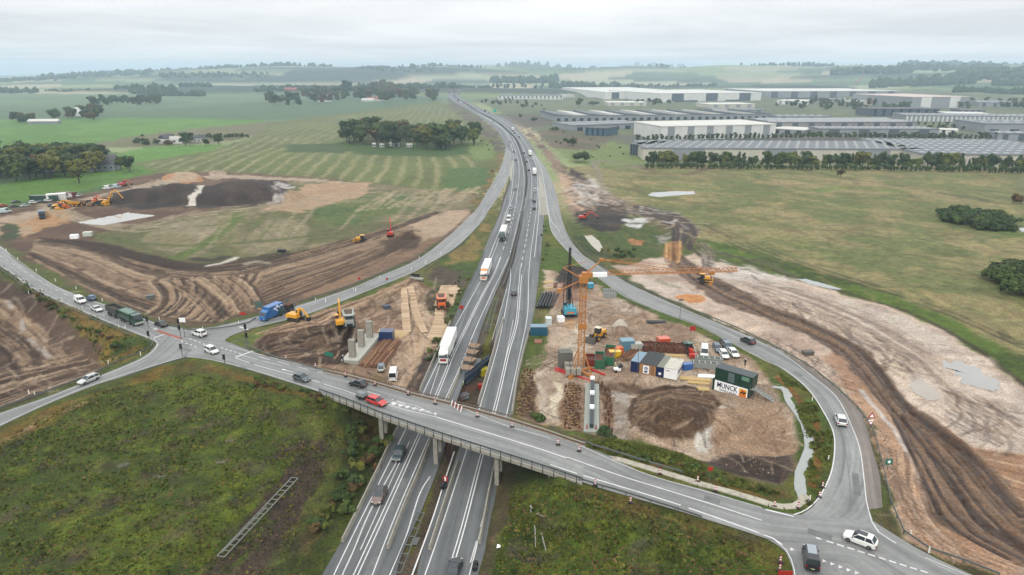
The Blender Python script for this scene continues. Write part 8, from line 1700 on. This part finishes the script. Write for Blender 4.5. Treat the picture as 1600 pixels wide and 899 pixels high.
# piles with starter bars
def pile_mesh(s):
    r = random.Random(s); c = MB(); c.box((0,0,-.1),(.34,.34,.9+r.uniform(0,.3)), mat('pile_concrete', (112,80,62), .85, var=.2, scale=3)); return c.mesh('shaft')
def rebar(s):
    r = random.Random(s); c = MB()
    for a in range(4): c.bar((.12*(1 if a%2 else -1),.12*(1 if a//2 else -1),.2),(.16*(1 if a%2 else -1)+r.uniform(-.1,.1),.16*(1 if a//2 else -1)+r.uniform(-.1,.1),r.uniform(.7,1.1)), .06)
    return c.mesh('starter_bars', M_RUST)
pms = [pile_mesh(i) for i in range(3)]; rms = [rebar(i) for i in range(3)]; CAPY = mat('pile_cap_ochre', (206,174,120), .8, var=.2, scale=3); cap = MB().box((0,0,.42),(.42,.42,.14)).mesh('pile_head', CAPY)
def pilefield(p00, p10, p11, p01, nx, ny, label, group, skipf=.16, yel=.6):
    P = onto_many([p00, p10, p11, p01])
    for i in range(nx):
        for j in range(ny):
            if random.random() < skipf: continue
            a = (i+.5)/nx; b = (j+.5)/ny; q = P[0]*(1-a)*(1-b)+P[1]*a*(1-b)+P[2]*a*b+P[3]*(1-a)*b; q = q+np.random.default_rng(i*99+j).uniform(-.4, .4, 2)
            t = thing('concrete_pile', label, 'pile', (q[0], q[1], gz(*q)), random.uniform(-.2,.2), group); k = random.randint(0, 2); obj('shaft', pms[k], t); obj('starter_bars', rms[k], t)
            if random.random() < yel: obj('pile_head', cap, t)
pilefield((818,577),(838,580),(833,655),(804,650),5,17,'short rusty pile with starter bars in the field nearest the motorway','piles nearest the motorway')
pilefield((881,602),(907,602),(907,672),(879,672),5,17,'short rusty pile with starter bars just left of the concrete strip','piles left of the concrete strip')
pilefield((943,606),(953,606),(957,684),(947,684),2,17,'short rusty pile in the narrow double row right of the concrete strip','piles right of the concrete strip',.05,.15)
pilefield((926,598),(942,600),(942,606),(928,604),3,2,'short rusty pile behind the head of the concrete strip','piles behind the concrete strip',0,.1)
# concrete strip with dark formwork
a = G(924,678); b = G(925,612); rz = heading(a, b); L_ = math.hypot(b[0]-a[0], b[1]-a[1]); t = thing('foundation_slab', 'pale concrete foundation strip with a dark wall form along its middle', 'foundation', (*a[:2], gz(*a[:2])), rz)
MB().box((L_/2,0,.1),(L_,3.1,.5)).build('slab', mat('wet_concrete', (180,186,182), .6, var=.08, scale=.8), t); MB().box((L_/2+1,0,.8),(L_-1,.8,1.0)).build('wall_form', mat('form_dark', (72,82,90), .6), t)
for x in (.38, .68, 1.02): MB().box((L_*x,0,1.5),(1.3,.95,.5)).build('form_cap', M_WHITE, t)
for y in (-.9, .95): MB().tube((1.2,y,.3),(1.2,y,1.4), .18, 8, r2=.05).build('marker_cone', RED, t)
# left footing with three piers
a = G(548,569); b = G(583,529); rz = heading(a, b); L_ = math.hypot(b[0]-a[0], b[1]-a[1]); t = thing('pier_footing', 'new concrete footing with three tall pale pier stumps left of the brown pipes', 'foundation', (*a[:2], a[2]), rz)
MB().box((L_/2,0,.3),(L_+1,4.4,1.3)).build('slab', M_CONCL, t)
for x in (.1, .48, .86):
    MB().hexa([(L_*x-.55,-.8,.9),(L_*x+.55,-.8,.9),(L_*x+.55,.8,.9),(L_*x-.55,.8,.9),(L_*x-.55,-.8,5.6),(L_*x+.55,-.8,5.6),(L_*x+.55,.8,5.6),(L_*x-.55,.8,5.6)]).build('pier', M_CONC, t)
person(537,574,'person in dark blue at the front corner of the new concrete footing', (40,56,110))
# pit formwork between the carriageways
DT = mat('deck_board', (176,146,122), .8, var=.15, scale=2); FB = mat('formwork_blue', (66,86,116), .6)
for i, (u, v) in enumerate(((741,548),(738,558),(734,570),(730,583))):
    t = thing('work_platform', ('rearmost','second','third','foremost')[i]+' timber work platform on scaffolding in the pier pit', 'scaffold', G(u, v, 0), 1.15); me = MB().box((0,0,0),(2.6,.42,.08)).mesh('plank', DT)
    for k in range(6): obj('plank', me, t, (0,-1.2+k*.48,1.5))
    for x in (-1.2,1.2):
        for y in (-1.2,1.2): MB().bar((x,y,-2.6),(x,y,2.5), .1).build('scaffold_post', M_STEEL, t)
    MB().bar((-1.2,-1.2,2.4),(1.2,-1.2,2.4), .08).bar((-1.2,1.2,2.4),(1.2,1.2,2.4), .08).bar((-1.2,-1.2,0),(1.2,-1.2,0), .08).bar((-1.2,1.2,0),(1.2,1.2,0), .08).build('scaffold_rail', M_RUST, t)
for i, (u, v, L_) in enumerate(((750,585,11),(741,592,9))):
    t = thing('wall_formwork', ('tall blue grey wall formwork along the right of the pier pit','blue grey wall formwork in the middle of the pier pit')[i], 'formwork', G(u, v, -1.8), 1.12)
    for k in range(int(L_/1.5)): MB().box((-L_/2+k*1.5+.7,0,1.7),(1.4,.18,3.2)).build('form_panel', FB, t)
    for h in (.6,2.4): MB().bar((-L_/2,-.2,h),(L_/2,-.2,h), .16).build('waler', M_STEEL, t)
t = thing('rebar_mat', 'rusty reinforcement mat laid in the near end of the pier pit', 'reinforcement', G(727,617,-1.6), 1.15)
for k in range(14): MB().bar((-4+k*.6,-1.3,.5),(-4+k*.6,1.3,.5), .07).build('rebar', M_RUST, t)
for k in range(6): MB().bar((-4,-1.3+k*.5,.58),(4,-1.3+k*.5,.58), .07).build('rebar', M_RUST, t)
crate(751,606,1.2,1,1.1,RED,'small red box at the right rim of the pier pit',.2,'storage_box','box',False); crate(756,585,2.2,1.8,1.8,paintm((214,200,60)),'yellow work basket near the right rim of the pier pit',.5,'work_basket','basket',False); crate(722,622,3,1.6,1.0,paintm((150,176,190)),'pale blue bin at the near end of the pier pit',.6,'open_bin','bin',False)
t = thing('barrier_fence', 'red and white crossed barrier boards leaning on the bridge edge by the pit', 'barrier', D(712,640), -.9)
for k in range(7): MB().bar((-1.6+k*.55,0,.1+(k%2)*.3),(-1.2+k*.55,.1,1.5-(k%2)*.3), .1, .2).build('board', RED if k % 2 else M_WHITE, t)
# timber mats: pieces laid side by side
MATW = [mat('mat_board_%d' % i, c, .85, var=.15, scale=1.5) for i, c in enumerate(((214,184,154),(200,170,140),(226,198,168)))]
def mats(px, w_, label, step=.9, gap=.06, lim=160):
    P = along(px, step); P = P[:lim]; o = Vector(P[0]); t = thing('timber_mat_track', label, 'timber mats', P[0])
    for i in range(len(P)-1):
        a = Vector(P[i])-o; d = Vector(P[i+1])-Vector(P[i]); ang = math.atan2(d.y, d.x); mm = MB().box((0,0,.04),(step-gap,w_*random.uniform(.92,1.05),.16)); m_ = mm.build('timber_mat', random.choice(MATW), t, (a.x+d.x/2, a.y+d.y/2, a.z+.05+random.uniform(0,.04))); m_.rotation_euler = (0, -math.atan2(d.z, math.hypot(d.x, d.y)), ang)
mats([(702,446),(697,465),(693,478)], 6, 'timber mat platform behind the orange dump truck'); mats([(697,448),(708,450),(713,458)], 4, 'side patch of timber mats right of the dump truck', 1.1); mats([(691,482),(690,500),(684,520),(672,541)], 4.5, 'timber mat track leading from the dump truck down towards the white lorry'); mats([(640,447),(645,470),(651,495),(662,520)], 2.6, 'left timber mat wheel track curving beside the dark ditch', .8); mats([(630,450),(632,470),(634,495),(636,520)], 2.4, 'pale timber mat wheel track left of the curving one', .8)
t = tag(MB().hexa([(-6,-3,-.1),(5,-4,-.1),(7,2,-.1),(-2,4,-.1),(-5.6,-2.7,.1),(4.7,-3.7,.1),(6.5,1.8,.1),(-2,3.7,.1)]).build('sand_pad', mat('yellow_sand', (216,186,142), .95, var=.12, scale=1), None, G(602,521)), 'patch of yellow sand behind the dark blue container', 'sand')
t = thing('culvert', 'pale concrete culvert mouth under the left slip road', 'culvert', G(651,437), -.4); MB().box((0,0,.4),(5,1.6,.5)).build('apron', M_CONC, t); MB().box((-1,1.0,.9),(3,.5,1.6)).box((-1,.72,.8),(1.2,.1,.9), BLK).build('headwall', M_CONC, t)
# white cone heap, pallets, sheets
t = tag(MB().loft([[(math.cos(k*.63)*r_, math.sin(k*.63)*r_, z_) for k in range(10)] for z_, r_ in ((-.2,2.4),(.8,1.7),(1.6,.9),(2.0,.25))]).build('gravel_heap', mat('white_gravel', (216,206,194), .95, var=.1, scale=1), None, G(969,509)), 'small white cone shaped gravel heap in the open part of the site', 'gravel heap')
# foreground: lattice girder and felled poles
a = G(345,870); b = G(461,748); L_ = math.hypot(b[0]-a[0], b[1]-a[1]); t = thing('lattice_girder', 'long ladder like steel girder lying in the near left meadow', 'girder', a, heading(a, b)); dz_ = (b[2]-a[2])/L_; GS = mat('girder_steel', (150,156,150), .5, var=.15, scale=2)
for y in (-.6, .6): MB().bar((0,y,.35),(L_,y,.35+dz_*L_), .13).build('chord', GS, t)
MB().bar((0,-.2,1.0),(L_*.55,-.4,1.0+dz_*L_*.55), .12).build('top_chord', GS, t)
me = MB().bar((0,-.6,.35),(0,.6,.35), .1).mesh('rung', GS)
for k in range(17): obj('rung', me, t, (k*L_/16,0,dz_*k*L_/16))
for i, (a_, b_, r_, lb) in enumerate((((829,793),(853,862),.16,'long grey fallen pole in the near right meadow'),((829,800),(837,857),.12,'shorter crooked pole lying left of the long one'),)):
    a = G(*a_); b = G(*b_); t = thing('fallen_pole', lb, 'pole', a); m = Vector(b)-Vector(a); k1 = m*.5+Vector((.3,0,.35)); MB().tube((0,0,.25), k1, r_, 7).tube(k1, m+Vector((0,0,.15)), r_, 7, r2=r_*.6).build('trunk', mat('silver_wood', (168,166,160), .8, var=.2, scale=2), t)
a = G(838,806); t = thing('dead_branch', 'pale forked branch beside the fallen poles', 'branch', a); sw = MATS['silver_wood']; MB().tube((0,0,.2),(1.3,.6,.5), .08, 5).tube((1.3,.6,.5),(1.6,1.9,.8), .06, 5).tube((1.3,.6,.5),(1.0,1.5,.9), .05, 5).tube((.2,0,.2),(1.2,-.8,.3), .07, 5).build('branch', sw, t)
t = thing('rubbish_sheet', 'crumpled white and black sheet beside the right hand motorway edge', 'sheet', G(779,856)); MB().add([(-.3,-.35,.1),(.3,-.25,.2),(.35,.4,.15),(-.2,.35,.3),(.05,.05,.35)], [(0,1,4),(1,2,4),(2,3,4),(3,0,4)]).build('sheet', M_WHITE, t)
t = thing('traffic_trailer', 'small red barrier trailer standing on the median strip below the bridge', 'trailer', G(693,762,.05), 1.25); MB().box((0,0,.6),(2.2,.5,.5)).build('body', BLK, t); MB().box((.9,0,1.2),(.1,.9,1.1)).build('board', RED, t); MB().box((.84,0,1.2),(.06,.3,.8)).build('arrow', M_WHITE, t); MB().tube((0,-.6,.3),(0,.6,.3), .3, 8).build('wheel', TYRE, t)
for i, (u, v) in enumerate(((743,883),(742,890))): tag(MB().tube((0,0,0),(0,0,.3), .42, 12).tube((0,0,.3),(0,0,.55), .4, 12).build('old_tyre', TYRE, None, G(u, v, .1)), ('upper','lower')[i]+' pile of black tyres at the foot of the right hand barrier', 'tyre')
# stones and clods on the earthworks: nobody could count them
def clods(polys, n, s, m, seed, name):
    r = np.random.default_rng(seed); V = []; F = []
    for px, sh in polys:
        P = onto_many(densify(px, 20, True)); x0, y0 = P.min(0); x1, y1 = P.max(0); X = r.uniform(x0, x1, int(n*sh*4)); Y = r.uniform(y0, y1, len(X)); ok = inside(X, Y, P)&(fbm(X/4, Y/4, seed, 3) > .5)
        for x, y in list(zip(X[ok], Y[ok]))[:int(n*sh)]:
            z = gz(x, y); k = s*r.uniform(.3, 1)**2*2; b = len(V); q = r.uniform(.6, 1.3, 6); V += [(x-k*q[0],y,z),(x,y-k*q[1],z),(x+k*q[2],y,z),(x,y+k*q[3],z),(x+k*.2,y,z+k*.9*q[4]),(x,y,z-k*.4)]; F += [(b,b+1,b+4),(b+1,b+2,b+4),(b+2,b+3,b+4),(b+3,b,b+4)]
    F = np.array(F); return mesh_np(name, V, F, m, kind='stuff')
SITE = [(880,510),(1000,505),(1080,525),(1160,560),(1225,640),(1230,700),(1200,745),(1100,720),(1130,640),(1040,600),(860,600),(830,560)]
clods([(SITE,.4),([(600,500),(680,520),(640,600),(560,570)],.15),([(1240,560),(1400,690),(1460,860),(1400,790),(1360,680)],.25),([(985,665),(1000,612),(1100,615),(1125,660),(1060,688)],.2)], 5200, .1, mat('clod_soil', (142,118,100), .95), 8, 'clods'); clods([(SITE,1)], 900, .11, mat('pale_rubble', (198,188,178), .9), 9, 'rubble')
sc.cycles.use_denoising = True
